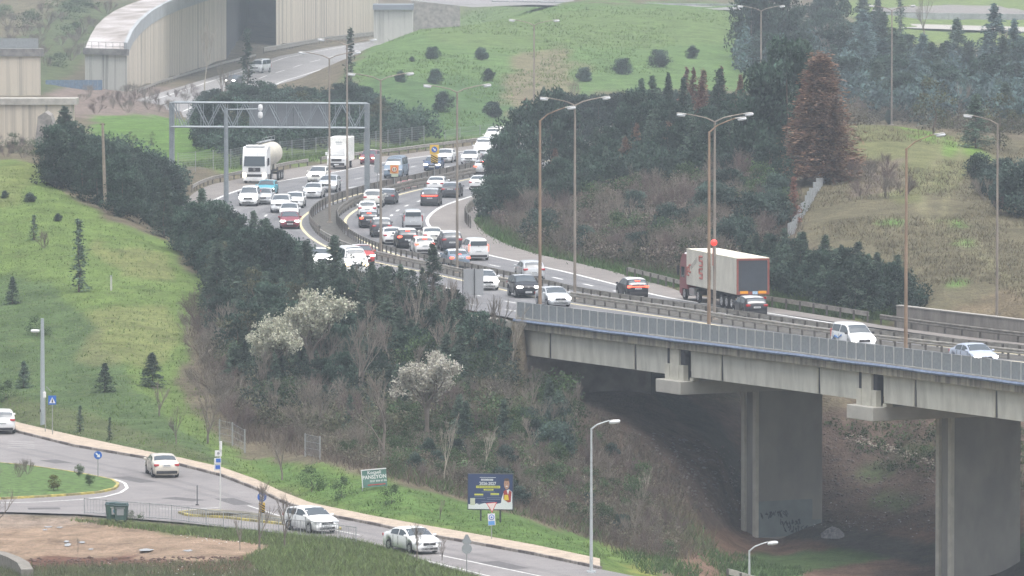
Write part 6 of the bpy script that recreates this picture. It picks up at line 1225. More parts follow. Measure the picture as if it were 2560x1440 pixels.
tufts('hill_grass', [(880,180),(1060,40),(1300,12),(1850,25),(1850,200),(1300,220),(1240,330),(1000,330)], 5000, .4, GL1, 8, 4, .5, .7, .06, clump=14)
tufts('wild_grass', [(180,1300),(420,1320),(700,1335),(900,1350),(1100,1410),(1250,1470),(700,1470),(620,1395),(690,1365),(560,1350)], 6000, .38, leafmat('mound_grass', (.18, .24, .09), 0), 9, 6, .22, .6, .03)
tufts('dead_weeds', [(180,1300),(700,1335),(900,1350),(1100,1410),(1250,1470),(-20,1470),(-20,1420),(600,1405),(690,1365),(560,1350)], 6000, .45, leafmat('rough_weeds', (.13, .15, .075), 0), 10, 5, .2, .5, .018)
tufts('dry_scrub', [(1500,1200),(1780,1230),(1850,1340),(1700,1400),(1560,1330)], 2500, .8, GL2, 11, 6, .35, .5, .02, clump=6)
tufts('valley_grass', [(1800,1390),(2340,1340),(2600,1350),(2600,1395),(2100,1405),(1900,1470),(1780,1470)], 2600, .4, GL4, 12, 5, .25, .6, .03)
tufts('roadside_grass', [(430,410),(900,375),(1180,345),(1100,365),(900,392),(560,425)], 2500, .5, GL1, 13, 5, .3, .5, .05)
# ---------------------------------------------------------------- signs, fences and small street furniture
def text_obj(body, size, m, parent, loc, rot=(pi / 2, 0, 0), bold=.01, align='CENTER', name='lettering', sx=1.0):
    cu = bpy.data.curves.new('lettering', 'FONT'); cu.body = body; cu.size = size; cu.align_x = align; cu.align_y = 'CENTER'; cu.offset = bold * size; cu.resolution_u = 2
    o = bpy.data.objects.new('tmp', cu); COL.objects.link(o); dg = bpy.context.evaluated_depsgraph_get(); me = bpy.data.meshes.new_from_object(o.evaluated_get(dg)); bpy.data.objects.remove(o)
    me.materials.clear(); me.materials.append(m); t = bpy.data.objects.new(name, me); COL.objects.link(t); t.parent = parent; t.location = loc; t.rotation_euler = rot; t.scale = (sx, 1, 1); return t
BLUE = mat('sign_blue', (.03, .13, .48), .5); WHT = mat('sign_white', (.75, .75, .75), .5); YELS = mat('sign_yellow', (.72, .46, .06), .5); BLK = mat('sign_black', (.02, .02, .02), .6); REDS = mat('sign_red', (.60, .05, .05), .5); SGREY = mat('sign_back_grey', (.33, .35, .36), .6, .2, vary=.1); STEEL = mat('thin_post_steel', (.33, .34, .34), .5, .3); ORNG = mat('sign_orange', (.78, .36, .09), .5)
def disc(b, c, r, y0, n=20): b.prism([(c[0] + r * cos(2 * pi * k / n), c[1] + r * sin(2 * pi * k / n)) for k in range(n)], y0, y0 + .02)
def arrow(b, c, s, y0, ang):
    pts = [(-.5, -.12), (.05, -.12), (.05, -.34), (.5, 0), (.05, .34), (.05, .12), (-.5, .12)]; b.prism([(c[0] + s * (x * cos(ang) - z * sin(ang)), c[1] + s * (x * sin(ang) + z * cos(ang))) for x, z in pts], y0, y0 + .012)
def post(g, h, r=.03, m=STEEL, x=0, y=.03): b = MB(); b.tube((x, y, -.2), (x, y, h), r, n=8); return b.build('post', m, g)
def H_(px, yb, yt, Y): return (yb - yt) / ppm(Y)
# keep right, island
P = PZ(245, 1191, .14); g = thing('arrow_sign', 'round blue arrow sign on a thin post at the tip of the island', 'road sign', P); post(g, 1.62); b = MB(); disc(b, (0, 1.42), .27, -.02); b.build('sign_face', BLUE, g); b = MB(); arrow(b, (0, 1.42), .4, -.035, radians(-45)); b.build('arrow', WHT, g)
P = PZ(131, 1086, .14); g = thing('crossing_sign', 'square blue pedestrian crossing sign left of the pavement', 'road sign', P); post(g, 2.2); b = MB(); b.box((0, 0, 2.45), (.56, .03, .64)); b.build('sign_face', BLUE, g); b = MB(); b.prism([(-.22, 2.24), (.22, 2.24), (0, 2.66)], -.032, -.02); b.build('triangle', WHT, g); b = MB(); b.prism([(-.05, 2.28), (.07, 2.28), (.03, 2.5), (-.02, 2.5)], -.044, -.034); disc(b, (0, 2.53), .03, -.055, 8); b.build('walking_figure', BLK, g)
P = PZ(113, 1079, .14); g = thing('control_post', 'thin post with a white box and slanted antenna beside the grey mast', 'post', P); post(g, 2.5); b = MB(); b.box((-.03, 0, 2.65), (.2, .16, .42), bev=.02); b.build('control_box', WHT, g); b = MB(); b.box((.28, 0, 3.05), (.5, .04, .06), ry=radians(45)); b.build('antenna', STEEL, g)
P = hit1(107, 1061); hm_ = (1061 - 795) / ppm(P[1]); g = thing('grey_mast', 'thick tapered grey mast with a small lamp arm on the left grass slope', 'mast', P); b = MB(); b.tube((0, 0, -.4), (0, 0, hm_), .19, .125, 12); b.build('pole', mat('mast_paint', (.36, .40, .42), .6, vary=.12, scale=1), g); b = MB(); b.tube((0, 0, hm_ - .82), (-.35, 0, hm_ - .8), .02, n=6); b.build('arm', STEEL, g); lamp_head(g, -.35, hm_ - .82, -1, 0, .32); b = MB(); b.box((-.17, -.05, 1.0), (.1, .12, .2)); b.build('hatch_box', BLK, g)
# multi-plate bus sign
P = PZ(551, 1282, .0); g = thing('sign_post', 'tall thin post with a white cap and three small white and blue plates', 'sign post', P); post(g, 4.0, .035, mat('pale_post', (.62, .62, .60), .5)); s = ppm(P[1])
b = MB(); b.tube((.03, 0, 4.0), (.03, 0, 4.55), .09, n=10); b.build('cap', WHT, g)
for k, (z, c) in enumerate(((3.78, 0), (3.30, 1), (2.88, 1))):
    b = MB(); b.box((-.12 - .04 * k, -.03, z), (.44, .03, .38), rz=.25); pl = b.build('plate', WHT, g)
    b = MB()
    if c: b.box((-.08 - .04 * k, -.06, z + .03), (.3, .012, .24), rz=.25)
    else: b.prism([(-.12 + .09 * cos(a * pi / 6), z + .09 * sin(a * pi / 6)) for a in range(12)], -.065, -.055)
    b.build('printing', BLUE if c else SGREY, pl)
# divider sign
P = PZ(655, 1326, .14); g = thing('divider_sign', 'round blue arrow above a yellow and black striped board behind a bare tree', 'road sign', P); post(g, 2.0); b = MB(); disc(b, (0, 2.06), .28, -.02); b.build('sign_face', BLUE, g); b = MB(); arrow(b, (0, 2.06), .42, -.035, radians(-50)); b.build('arrow', WHT, g)
def chevrons(g, x0, x1, z0, z1, y, name='striped_board'):
    b = MB(); b.box(((x0 + x1) / 2, y + .015, (z0 + z1) / 2), (x1 - x0, .03, z1 - z0)); o = b.build(name, YELS, g); b = MB(); n = 4; w_ = x1 - x0; hh = (z1 - z0) / n
    for k in range(n): z = z1 - k * hh; b.prism([(x0, z), (x1, z - w_ * .55), (x1, max(z0, z - w_ * .55 - hh * .5)), (x0, z - hh * .5)], y - .012, y - .002)
    b.build('stripes', BLK, o)
chevrons(g, -.19, .19, 1.1, 1.72, -.03)
P = PZ(493, 1263, 0); g = thing('marker_post', 'thin dark upright post in the road by the divider tip', 'post', P, group=None); b = MB(); b.tube((0, 0, 0), (0, 0, 1.28), .035, .03, 8); b.build('post', mat('dark_post', (.10, .10, .11), .7), g); b = MB(); b.tube((0, 0, 0), (0, 0, .06), .12, .1, 10); b.build('foot', BLK, g)
# yield sign above blue plate
P = PZ(1229, 1347, .14); g = thing('yield_sign', 'inverted triangle sign above a white and blue plate before the billboard', 'road sign', P, radians(0)); post(g, 2.15, .025); s = ppm(P[1])
b = MB(); b.prism([(-.33, 2.18), (.33, 2.24), (.03, 1.58)], -.03, -.01); b.build('triangle_rim', REDS, g); b = MB(); b.prism([(-.27, 2.15), (.26, 2.20), (.03, 1.68)], -.045, -.032); b.build('triangle_face', mat('pale_pink_face', (.72, .62, .58), .5), g)
b = MB(); b.box((.0, -.02, 1.18), (.44, .03, .72), ry=-.06); pl = b.build('plate', WHT, g); b = MB(); disc(b, (-.0, 1.32), .17, -.06); b.build('roundabout_disc', BLUE, pl); b = MB(); disc(b, (0, 1.32), .125, -.075); b.build('ring', WHT, pl); b = MB(); disc(b, (0, 1.32), .06, -.09, 8); b.build('arrows', BLUE, pl); b = MB(); b.box((.0, -.05, .97), (.38, .02, .24), ry=-.06); b.build('caption_panel', mat('sign_light_blue', (.12, .30, .62), .5), pl)
P = PY(1167, 1500, 417); g = thing('reversed_sign', 'grey back of a round sign with a pointed sign above, seen from behind', 'road sign', (P[0], 417, 0)); zc = PY(1167, 1372, 417)[2]; zt_ = PY(1167, 1345, 417)[2]; post(g, zt_ - .1, .03); b = MB(); disc(b, (0, zc), .30, -.02); b.build('round_back', SGREY, g); b = MB(); zz = zc + .52; b.prism([(-.27, zz - .13), (.27, zz - .13), (.18, zz - .24), (-.18, zz - .24)], -.02, 0); b.prism([(-.29, zz - .125), (.29, zz - .125), (.06, zz + .32), (-.06, zz + .32)], -.02, 0); b.build('pointed_back', SGREY, g)
# billboard
P = hit1(1226, 1304); s = ppm(P[1]); W_, H2 = 112 / s, 88 / s; z0 = (1304 - 1273) / s; g = thing('billboard', 'large dark navy billboard with white and yellow print and a portrait, on two posts', 'billboard', P, radians(-7))
b = MB(); b.box((0, .04, z0 + H2 / 2), (W_ + .1, .1, H2 + .1), bev=.015); b.build('frame', mat('billboard_frame', (.06, .065, .075), .6), g)
NAVYP = mat('navy_print', (.035, .055, .14), .6); b = MB(); b.box((0, -.016, z0 + H2 / 2), (W_, .012, H2)); pan = b.build('poster', NAVYP, g)
for x in (-.62, .62): b = MB(); b.box((x, .06, z0 / 2 - .3), (.1, .1, z0 + .6)); b.build('post', mat('dark_steel_post', (.05, .05, .05), .7), g)
YP = mat('yellow_print', (.62, .62, .10), .6); WP = mat('white_print', (.72, .74, .76), .6); tx = -.22 * W_ / 2
def bars(name, m, L, y=-.024): 
    b = MB()
    for x, z, w_, h_ in L: b.box((x * W_, y, z0 + z * H2), (w_ * W_, .004, h_ * H2))
    return b.build(name, m, pan)
text_obj('2026-2027', .27, WP, pan, (-.06 * W_, -.026, z0 + .735 * H2), bold=.02, sx=.9)
hb = [(-.20 + i * .028, .845, .018, .055) for i in range(10)]; bars('heading', WP, hb + [(-.06, .91, .36, .012)])
bars('yellow_strips', YP, [(-.05, .64, .54, .065), (-.04, .56, .22, .045), (-.26, .42, .2, .045), (.10, .44, .19, .045)]); bars('small_print', BLK, [(-.28 + i * .035, .64, .024, .022) for i in range(14)] + [(-.10 + i * .03, .56, .02, .016) for i in range(5)], -.029)
bars('print_lines', mat('grey_print_line', (.22, .25, .33), .6), [(-.05, .50, .3, .012), (-.26, .37, .2, .012), (.1, .39, .2, .012), (-.28, .31, .32, .012), (.08, .33, .32, .012), (.08, .28, .3, .012), (-.05, .22, .3, .012), (-.1, .17, .4, .012)])
b = MB(); rr = random.Random(9); top_e = [(-W_ / 2 + .003, z0 + .01)] + [(-W_ / 2 + .003 + (W_ - .006) * k / 16, z0 + H2 * (.12 + .045 * rr.random() + .05 * k / 16)) for k in range(17)] + [(W_ / 2 - .003, z0 + .01)]; b.prism(top_e[::-1], -.028, -.022); b.build('torn_paper_band', WP, pan)
b = MB(); b.box((-.40 * W_, -.034, z0 + .215 * H2), (.11 * W_, .004, .2 * H2)); b.build('pale_card', mat('pale_card', (.55, .57, .45), .6), pan)
fx, fz = .37 * W_, z0
def ell(b, cx, cz, rx, rz, y): b.prism([(cx + rx * cos(2 * pi * k / 18), cz + rz * sin(2 * pi * k / 18)) for k in range(18)], y, y + .003)
b = MB(); b.prism([(fx - .13 * W_, z0 + .14 * H2), (fx - .12 * W_, z0 + .30 * H2), (fx - .06 * W_, z0 + .52 * H2), (fx + .05 * W_, z0 + .58 * H2), (fx + .125 * W_, z0 + .5 * H2), (fx + .125 * W_, z0 + .14 * H2)][::-1], -.036, -.033); b.build('shirt_print', WP, pan)
b = MB(); b.prism([(fx - .075 * W_, z0 + .3 * H2), (fx - .07 * W_, z0 + .52 * H2), (fx - .01 * W_, z0 + .58 * H2), (fx + .03 * W_, z0 + .42 * H2), (fx + .06 * W_, z0 + .56 * H2), (fx + .11 * W_, z0 + .5 * H2), (fx + .09 * W_, z0 + .22 * H2), (fx + .03 * W_, z0 + .2 * H2)][::-1], -.042, -.039); b.build('vest_print', mat('red_print', (.36, .05, .05), .6), pan)
b = MB(); ell(b, fx, z0 + .73 * H2, .062 * W_, .15 * H2, -.046); b.build('face_print', mat('skin_print', (.42, .24, .17), .6), pan); b = MB(); ell(b, fx - .0 * W_, z0 + .855 * H2, .06 * W_, .04 * H2, -.051); b.build('hair_print', mat('hair_print', (.10, .07, .06), .6), pan)
b = MB(); [ell(b, fx + k * .024 * W_, z0 + .755 * H2, .007 * W_, .009 * H2, -.052) for k in (-1, 1)]; b.build('eyes_print', BLK, pan); b = MB(); ell(b, fx, z0 + .665 * H2, .024 * W_, .012 * H2, -.052); b.build('mouth_print', WP, pan)
b = MB(); b.prism([(fx - .06 * W_, z0 + .27 * H2), (fx - .05 * W_, z0 + .42 * H2), (fx + .03 * W_, z0 + .42 * H2), (fx + .05 * W_, z0 + .27 * H2)][::-1], -.053, -.050); b.build('book_print', mat('book_print', (.72, .52, .06), .6), pan)
# boarding house sign
P = hit1(905, 1228); s = ppm(P[1]); W_, H2 = 62 / s, 44 / s; g = thing('boarding_sign', 'small faded green boarding house sign with white lettering on the verge', 'sign', (P[0] + W_ / 2, P[1], P[2]), 0); z0 = (1228 - 1217) / s
fr = bpy.data.objects.new('board', None); 
b = MB(); b.box((0, 0, 0), (W_, .05, H2)); bd = b.build('board', mat('faded_green_board', (.13, .25, .22), .7, vary=.2, scale=2), g); bd.location = (0, 0, z0 + H2 / 2); bd.rotation_euler = (0, radians(-5), 0)
b = MB(); b.box((0, -.01, H2 / 2), (W_ + .05, .09, .06)); b.box((-W_ / 2, -.01, -.02), (.05, .09, H2)); b.build('edge_strip', WHT, bd); b = MB(); b.box((-W_ / 2 + .02, .04, .3), (.06, .06, 1.3)); b.build('post', STEEL, g); b = MB(); b.box((W_ / 2 - .04, .04, .4), (.06, .06, 1.3)); b.build('post', STEEL, g)
text_obj('Kocaeli', .30, WHT, bd, (.02, -.03, H2 * .33), bold=.025); text_obj('PANSİYON', .33, WHT, bd, (.01, -.03, H2 * .07), bold=.03, sx=.93); text_obj('0537 808 63 86', .17, WHT, bd, (.24, -.03, -H2 * .17), bold=.02)
b = MB(); [b.box((-.42 + i * .115, -.03, -H2 * .37), (.085 + .02 * (i % 2), .012, .06)) for i in range(10)]; b.build('red_caption', REDS, bd)
# signs on the motorway
def on_med(px, py): P = PZ(px, py, HZ); return P
P = on_med(1086, 458); s = ppm(P[1]); g = thing('chevron_sign', 'yellow board with blue arrow disc above black chevrons in the median', 'road sign', P); post(g, (458 - 362) / s, .05); z1 = (458 - 362) / s; zm = (458 - 385) / s; zb3 = (458 - 408) / s
b = MB(); b.box((0, -.02, (z1 + zm) / 2), (.92, .03, z1 - zm)); pl = b.build('yellow_board', YELS, g); b = MB(); disc(b, (0, (z1 + zm) / 2), .30, -.065); d_ = b.build('blue_disc', BLUE, pl); b = MB(); arrow(b, (0, (z1 + zm) / 2), .42, -.08, radians(-45)); b.build('arrow', WHT, d_); chevrons(g, -.36, .36, zb3, zm - .03, -.05)
P = on_med(986, 477); s = ppm(P[1]); g = thing('work_sign', 'small square orange work sign above a pale plate in front of the blue-grey van', 'road sign', P); post(g, (477 - 414) / s, .05); b = MB(); b.box((0, -.03, (477 - 423) / s), (.84, .03, .84)); pl = b.build('orange_board', ORNG, g); b = MB(); disc(b, (0, (477 - 423) / s), .32, -.07); b.build('red_ring', REDS, pl); b = MB(); disc(b, (0, (477 - 423) / s), .25, -.09); b.build('inner_disc', mat('cream_face', (.72, .62, .45), .5), pl); b = MB(); [b.box((k * .09, -.10, (477 - 423) / s), (.07, .012, .26), ry=k * .15) for k in (-1, 1)]; b.build('symbol', BLK, pl); b = MB(); b.box((.04, -.03, (477 - 438) / s), (.7, .03, .32)); b.build('plate', mat('greenish_plate', (.50, .55, .42), .6), g)
P = on_med(944, 489); s = ppm(P[1]); g = thing('panel_back', 'pale grey back of a tall narrow board just left of the thin median lamp', 'road sign', P); post(g, (489 - 385) / s, .04, x=.0); b = MB(); b.box((-.02, -.03, (489 - 408) / s), (.62, .03, 46 / s)); b.build('panel', SGREY, g)
P = PY(1184, 745, 556); zz = float(zat(P[0], 556)); g = thing('board_back', 'grey sign board seen from behind on dark posts beside the oncoming lanes', 'sign board', (P[0], 556, zz)); s = ppm(556); zt_ = PY(1184, 673, 556)[2] - zz; zb_ = PY(1184, 738, 556)[2] - zz
b = MB(); b.box((0, 0, (zt_ + zb_) / 2), (50 / s, .06, zt_ - zb_)); b.build('board', mat('board_back_grey', (.32, .33, .34), .6, vary=.1, scale=.8), g)
for x in (-27 / s, 2 / s): b = MB(); b.box((x, -.06, zt_ / 2 - .5), (.06, .06, zt_ + 1.1)); b.build('post', BLK, g)
for k, (px, c) in enumerate(((1003, .6), (1015, 0), (1030, .6))):
    P = PZ(px, 473 - k * 3, HZ); b = MB(); b.prism([(-.3, 0), (.3, 0), (.18, .3), (.1, .75), (-.1, .75), (-.18, .3)], -.4, .4); o = b.build('plastic_barrier', mat('barrier_pink' if k == 1 else 'barrier_pale', (.60, .22, .24) if k == 1 else (.66, .48, .46), .6, vary=.2), None); o.location = P; o.rotation_euler = (0, 0, radians(60)); tag(o, ['pale pink plastic barrier, left of three in the median gap', 'red plastic barrier, middle of three in the median gap', 'pale pink plastic barrier, right of three in the median gap'][k], 'barrier', 'plastic barriers in the median')
# poles and fences
P = hit1(264, 531); h = (531 - 307) / ppm(P[1]); g = thing('utility_pole', 'weathered brown concrete utility pole in front of the pine belt', 'pole', P); b = MB(); b.tube((0, 0, -.3), (-.24, 0, h), .17, .11, 8); b.build('pole', mat('pole_concrete', (.30, .25, .20), .9, vary=.3, scale=2), g); b = MB(); b.box((-.24, 0, h - .12), (.5, .08, .08)); b.build('crossarm', BARK, g)
P = hit1(278, 726); g = thing('marker_stake', 'short pale stake alone on the bright part of the left grass slope', 'stake', P, radians(5)); b = MB(); b.box((0, 0, .55), (.16, .1, 1.25)); b.build('stake', mat('pale_stake', (.50, .50, .47), .8), g); b = MB(); b.box((.0, 0, 1.19), (.2, .14, .05)); b.build('cap', SGREY, g)
def wire_fence(label, pts, h, r=.05, wires=4, pm=STEEL, mesh=True, nm='wire_fence'):
    Q = [hit1(*p) for p in pts]; g = thing(nm, label, 'fence', Q[0])
    for q in Q: b = MB(); b.box((q[0] - Q[0][0], q[1] - Q[0][1], q[2] - Q[0][2] + h / 2 - .1), (r * 2, r * 2, h + .2)); b.build('post', pm, g)
    b = MB()
    for i in range(len(Q) - 1):
        a = np.array(Q[i]) - Q[0]; c = np.array(Q[i + 1]) - Q[0]
        for k in range(wires): z = h * (.12 + .84 * k / (wires - 1)); b.tube((a[0], a[1], a[2] + z), (c[0], c[1], c[2] + z), .014, n=3, cap=False)
        if mesh:
            L_ = np.linalg.norm(c - a); n = max(2, int(L_ / .35))
            for k in range(n + 1): q = a + (c - a) * k / n; b.tube((q[0], q[1], q[2] + .1), (q[0], q[1], q[2] + h * .96), .008, n=3, cap=False)
    b.build('wire_mesh', mat('fence_wire', (.20, .21, .22), .6, .3), g); return g
wire_fence('wire fence with three pale posts at the edge of the wood above the pavement', [(549, 1106), (581, 1114), (612, 1132)], 1.65)
wire_fence('single pale fence post further right at the foot of the wood', [(763, 1142), (800, 1150)], 1.6)
wire_fence('grey chain-link fence behind the outer shoulder, behind the lorries', [(445 + i * 44, 432 - i * 3.6) for i in range(4)] + [(640 + i * 30, 408 - i * 3.4) for i in range(15)], 2.1, .04, 8)
wire_fence('thin fence on the skyline left of the forest at the far bend', [(1112, 352), (1150, 345), (1200, 338), (1240, 335)], 1.2, .05, 3)
Q = [hit1(x, y) for x, y in ((1969, 592), (1980, 572), (1995, 545), (2012, 520), (2028, 494), (2040, 474), (2056, 450))]; g = thing('sheet_fence', 'broken pale grey sheet fence climbing the slope beside the brown cypress', 'fence', Q[0])
rr = random.Random(6)
for i in range(len(Q) - 1):
    for k in range(3):
        a = np.array(Q[i]) + (np.array(Q[i + 1]) - Q[i]) * k / 3 - Q[0]; c = np.array(Q[i]) + (np.array(Q[i + 1]) - Q[i]) * (k + .96) / 3 - Q[0]; h1, h2 = .95 + rr.uniform(-.35, .3), .95 + rr.uniform(-.35, .3); c[0] += .45
        b = MB(); b.quadm([(a[0], a[1], a[2] - .2), (c[0], c[1], c[2] - .2), (c[0], c[1], c[2] + h2), (a[0], a[1], a[2] + h1), (a[0], a[1] + .04, a[2] - .2), (c[0], c[1] + .04, c[2] - .2), (c[0], c[1] + .04, c[2] + h2), (a[0], a[1] + .04, a[2] + h1)], [(0, 1, 2, 3), (5, 4, 7, 6), (3, 2, 6, 7), (0, 4, 5, 1), (1, 5, 6, 2), (0, 3, 7, 4)]); b.build('sheet', mat('fence_sheet', (.32, .34, .35), .6, vary=.3, scale=2), g)
# railing beside the local road
A = resample([PZ(x, y, 0)[:2] for x, y in ((211, 1284), (431, 1302), (575, 1321), (700, 1336), (800, 1345), (890, 1358))], 1.9); g = thing('pedestrian_railing', 'long grey baluster railing between the local road and the dirt lot', 'railing', (A[0][0], A[0][1], 0)); RL_ = mat('railing_paint', (.36, .37, .38), .6, .1, vary=.2)
mb = MB(); mb.box((0, 0, .5), (.06, .06, 1.02)); mp_ = mb.mesh('post', RL_); mb = MB(); mb.box((0, 0, .5), (.022, .022, .84)); mbal = mb.mesh('baluster', RL_); cnt = 0
for i in range(len(A)):
    o = bpy.data.objects.new('post', mp_); COL.objects.link(o); o.parent = g; o.location = (A[i][0] - A[0][0], A[i][1] - A[0][1], 0)
    if i < len(A) - 1:
        d = A[i + 1] - A[i]; an = atan2(d[1], d[0]); m_ = (A[i] + A[i + 1]) / 2 - A[0]
        for z in (.1, .96): b = MB(); b.box((m_[0], m_[1], z), (np.linalg.norm(d), .04, .045), an); b.build('rail', RL_, g)
        for k in range(1, 7):
            if cnt < 100: q = A[i] + d * k / 7 - A[0]; o = bpy.data.objects.new('baluster', mbal); COL.objects.link(o); o.parent = g; o.location = (q[0], q[1], 0); cnt += 1
# waste containers
def container(px, py, label, col, sign, rz):
    P = PZ(px, py, -.05); g = thing('waste_container', label, 'waste container', P, rz, 'waste containers on the dirt lot'); M_ = mat('container_%d' % int(col[1] * 100), col, .55, vary=.25, scale=4)
    b = MB(); b.prism([(-.32, .12), (.32, .12), (.42, .98), (-.42, .98)], -.28, .28); b.build('bin_body', M_, g); b = MB(); b.box((0, 0, 1.02), (.9, .64, .07), bev=.02); b.prism([(-.43, 1.05), (.43, 1.05), (.36, 1.17), (-.36, 1.17)], -.3, .3); b.build('lid', mat('container_lid', (.05, .09, .09), .5), g)
    for sx in (-1, 1):
        for sy in (-1, 1): b = MB(); b.lathe([(.03, -.03), (.08, -.025), (.08, .025), (.03, .03)], (sx * .26, sy * .2, .08), 10, 'y'); b.build('caster', BLACKP, g)
    b = MB(); b.box((0, -.285, .62), (.44, .014, .4)); b.box((0, -.3, .88), (.6, .03, .04)); o = b.build('front_plate', SGREY if not sign else WHT, g)
    if sign: b = MB(); b.prism([(.0 + .12 * cos(a * pi / 7), .64 + .13 * sin(a * pi / 7)) for a in range(14)], -.305, -.295); b.build('blue_mark', mat('pale_blue_print', (.20, .45, .60), .6), o)
container(283, 1302, 'green waste container with white and blue label, left of the two', (.07, .15, .12), True, radians(25)); container(303, 1304, 'dark green waste container with grey front plate beside the labelled one', (.06, .11, .095), False, radians(-8))
# odds and ends
P = PZ(529, 1344, -.1); b = MB(); b.lathe([(.36, 0), (.40, .05), (.38, .12), (.1, .14)], (0, 0, 0), 16); b.cur = 0; o = b.build('concrete_ring', mat('ring_concrete', (.26, .26, .25), .9, vary=.3, scale=4)); o.location = P; tag(o, 'flat round concrete cover lying in the weeds before the railing', 'manhole cover')
PUD = mat('standing_water', (.5, .5, .5), .05, spec=1.0)
for px, py, w_, h_ in ((166, 1355, 18, 3), (169, 1363, 22, 5), (227, 1374, 16, 2), (205, 1357, 18, 3), (120, 1318, 22, 2), (365, 1378, 42, 4), (470, 1377, 30, 3), (112, 1325, 14, 2), (150, 1319, 18, 2)):
    c = hit1(px, py); rr = random.Random(px); n = 14; b = MB(); b.poly([(c[0] + w_ / 2 / ppm(c[1]) * cos(2 * pi * k / n) * rr.uniform(.6, 1.1), c[1] + h_ * 2.3 * .05 * 2 * sin(2 * pi * k / n) * rr.uniform(.6, 1.1), 0) for k in range(n)]); zs_ = max(float(zat(v[0], v[1])) for v in b.v); b.v = [(v[0], v[1], zs_ + .012) for v in b.v]; tag(b.build('puddle', PUD), None, None, None, 'structure')
gm = mat('wall_cap_concrete', (.22, .205, .18), .9, vary=.25, scale=2); A = resample([PY(x, y, Y)[:2] for x, y, Y in ((-60, 1368, 424), (0, 1380, 422), (35, 1398, 419), (58, 1425, 416), (68, 1470, 412))], .4); T, N = normals(A); b = MB(); zc = PY(0, 1380, 422)[2]
for i in range(len(A) - 1):
    pass
sweep(b, A, T, N, [(-.35, -2.5), (-.35, 0), (.35, 0), (.35, -2.5)], zc); tag(b.build('curved_wall', gm), 'curved concrete wall cap in the bottom left corner', 'wall')
A = resample([PY(1822, 1421, 431)[:2], PY(1880, 1434, 427)[:2], PY(1960, 1452, 422)[:2]], 1.5); zr = PY(1822, 1421, 431)[2] - .78; guardrail('short pale guardrail end at the bottom edge below the pier', A, zr, 2.0, m=mat('pale_guardrail', (.55, .53, .48), .6, vary=.2))
def rocks(name, poly, n, smin, smax, col, seed, k=None):
    r = np.random.RandomState(seed); poly = np.array(poly, float); lo, hi_ = poly.min(0), poly.max(0); q = r.uniform(lo, hi_, (n * 4, 2)); q = q[inpoly(q[:, 0], q[:, 1], poly)][:n]; H = hit(q[:, 0], q[:, 1]); base_ = np.array([(1, 0, 0), (-1, 0, 0), (0, 1, 0), (0, -1, 0), (0, 0, 1), (0, 0, -1)], float); Fb = np.array([(0, 2, 4), (2, 1, 4), (1, 3, 4), (3, 0, 4), (2, 0, 5), (1, 2, 5), (3, 1, 5), (0, 3, 5)]); V = []; F = []
    for i, h in enumerate(H):
        s = r.uniform(smin, smax) ** 1; v = base_ * s * r.uniform(.5, 1.2, (6, 1)) * r.uniform(.5, 1.2, 3) * (1, 1, .6); V.append(v + h + (0, 0, s * .2)); F.append(Fb + i * 6)
    o = addobj(name, npmesh(name, np.vstack(V), np.vstack(F), mat(name + '_surface', col, .9, vary=.4, scale=3), None)); tag(o, None, None, None, 'stuff')
rocks('rubble', [(1400, 1040), (1850, 1120), (1850, 1300), (1700, 1260), (1480, 1120)], 520, .05, .24, (.20, .175, .16), 1)
rocks('rubble', [(2060, 1080), (2340, 1150), (2340, 1330), (2060, 1330)], 520, .05, .22, (.19, .165, .145), 2)
rocks('pale_rubble', [(2120, 1085), (2230, 1110), (2350, 1160), (2350, 1178), (2220, 1130), (2110, 1100)], 260, .06, .2, (.40, .36, .29), 3)
rocks('litter', [(400, 1322), (560, 1345), (690, 1358), (560, 1362), (430, 1340)], 40, .03, .09, (.65, .65, .63), 4); rocks('litter', [(250, 1405), (650, 1400), (640, 1440), (250, 1440)], 70, .03, .09, (.6, .6, .58), 5)
rocks('litter', [(1830, 1220), (2340, 1290), (2340, 1345), (2060, 1340), (1850, 1300)], 60, .03, .11, (.6, .6, .6), 6)
rocks('soil_clods', [(60, 1396), (640, 1392), (650, 1420), (60, 1425)], 420, .06, .2, (.13, .08, .065), 7)
P = hit1(2082, 1342); b = MB(); rr = random.Random(8); prof = [(.95, 0), (.85, .3), (.55, .62), (.15, .75)]; b.lathe(prof, (0, 0, -.05), 11); b.v = [(v[0] * rr.uniform(.8, 1.1), v[1] * rr.uniform(.8, 1.1), v[2] * rr.uniform(.85, 1.1)) for v in b.v]; o = b.build('rubbish_heap', mat('pale_sacking', (.36, .35, .35), .9, scale=5, col2=(.15, .15, .16))); o.location = P; tag(o, 'pale heap of sacking on the ground right of the first pier', 'heap')
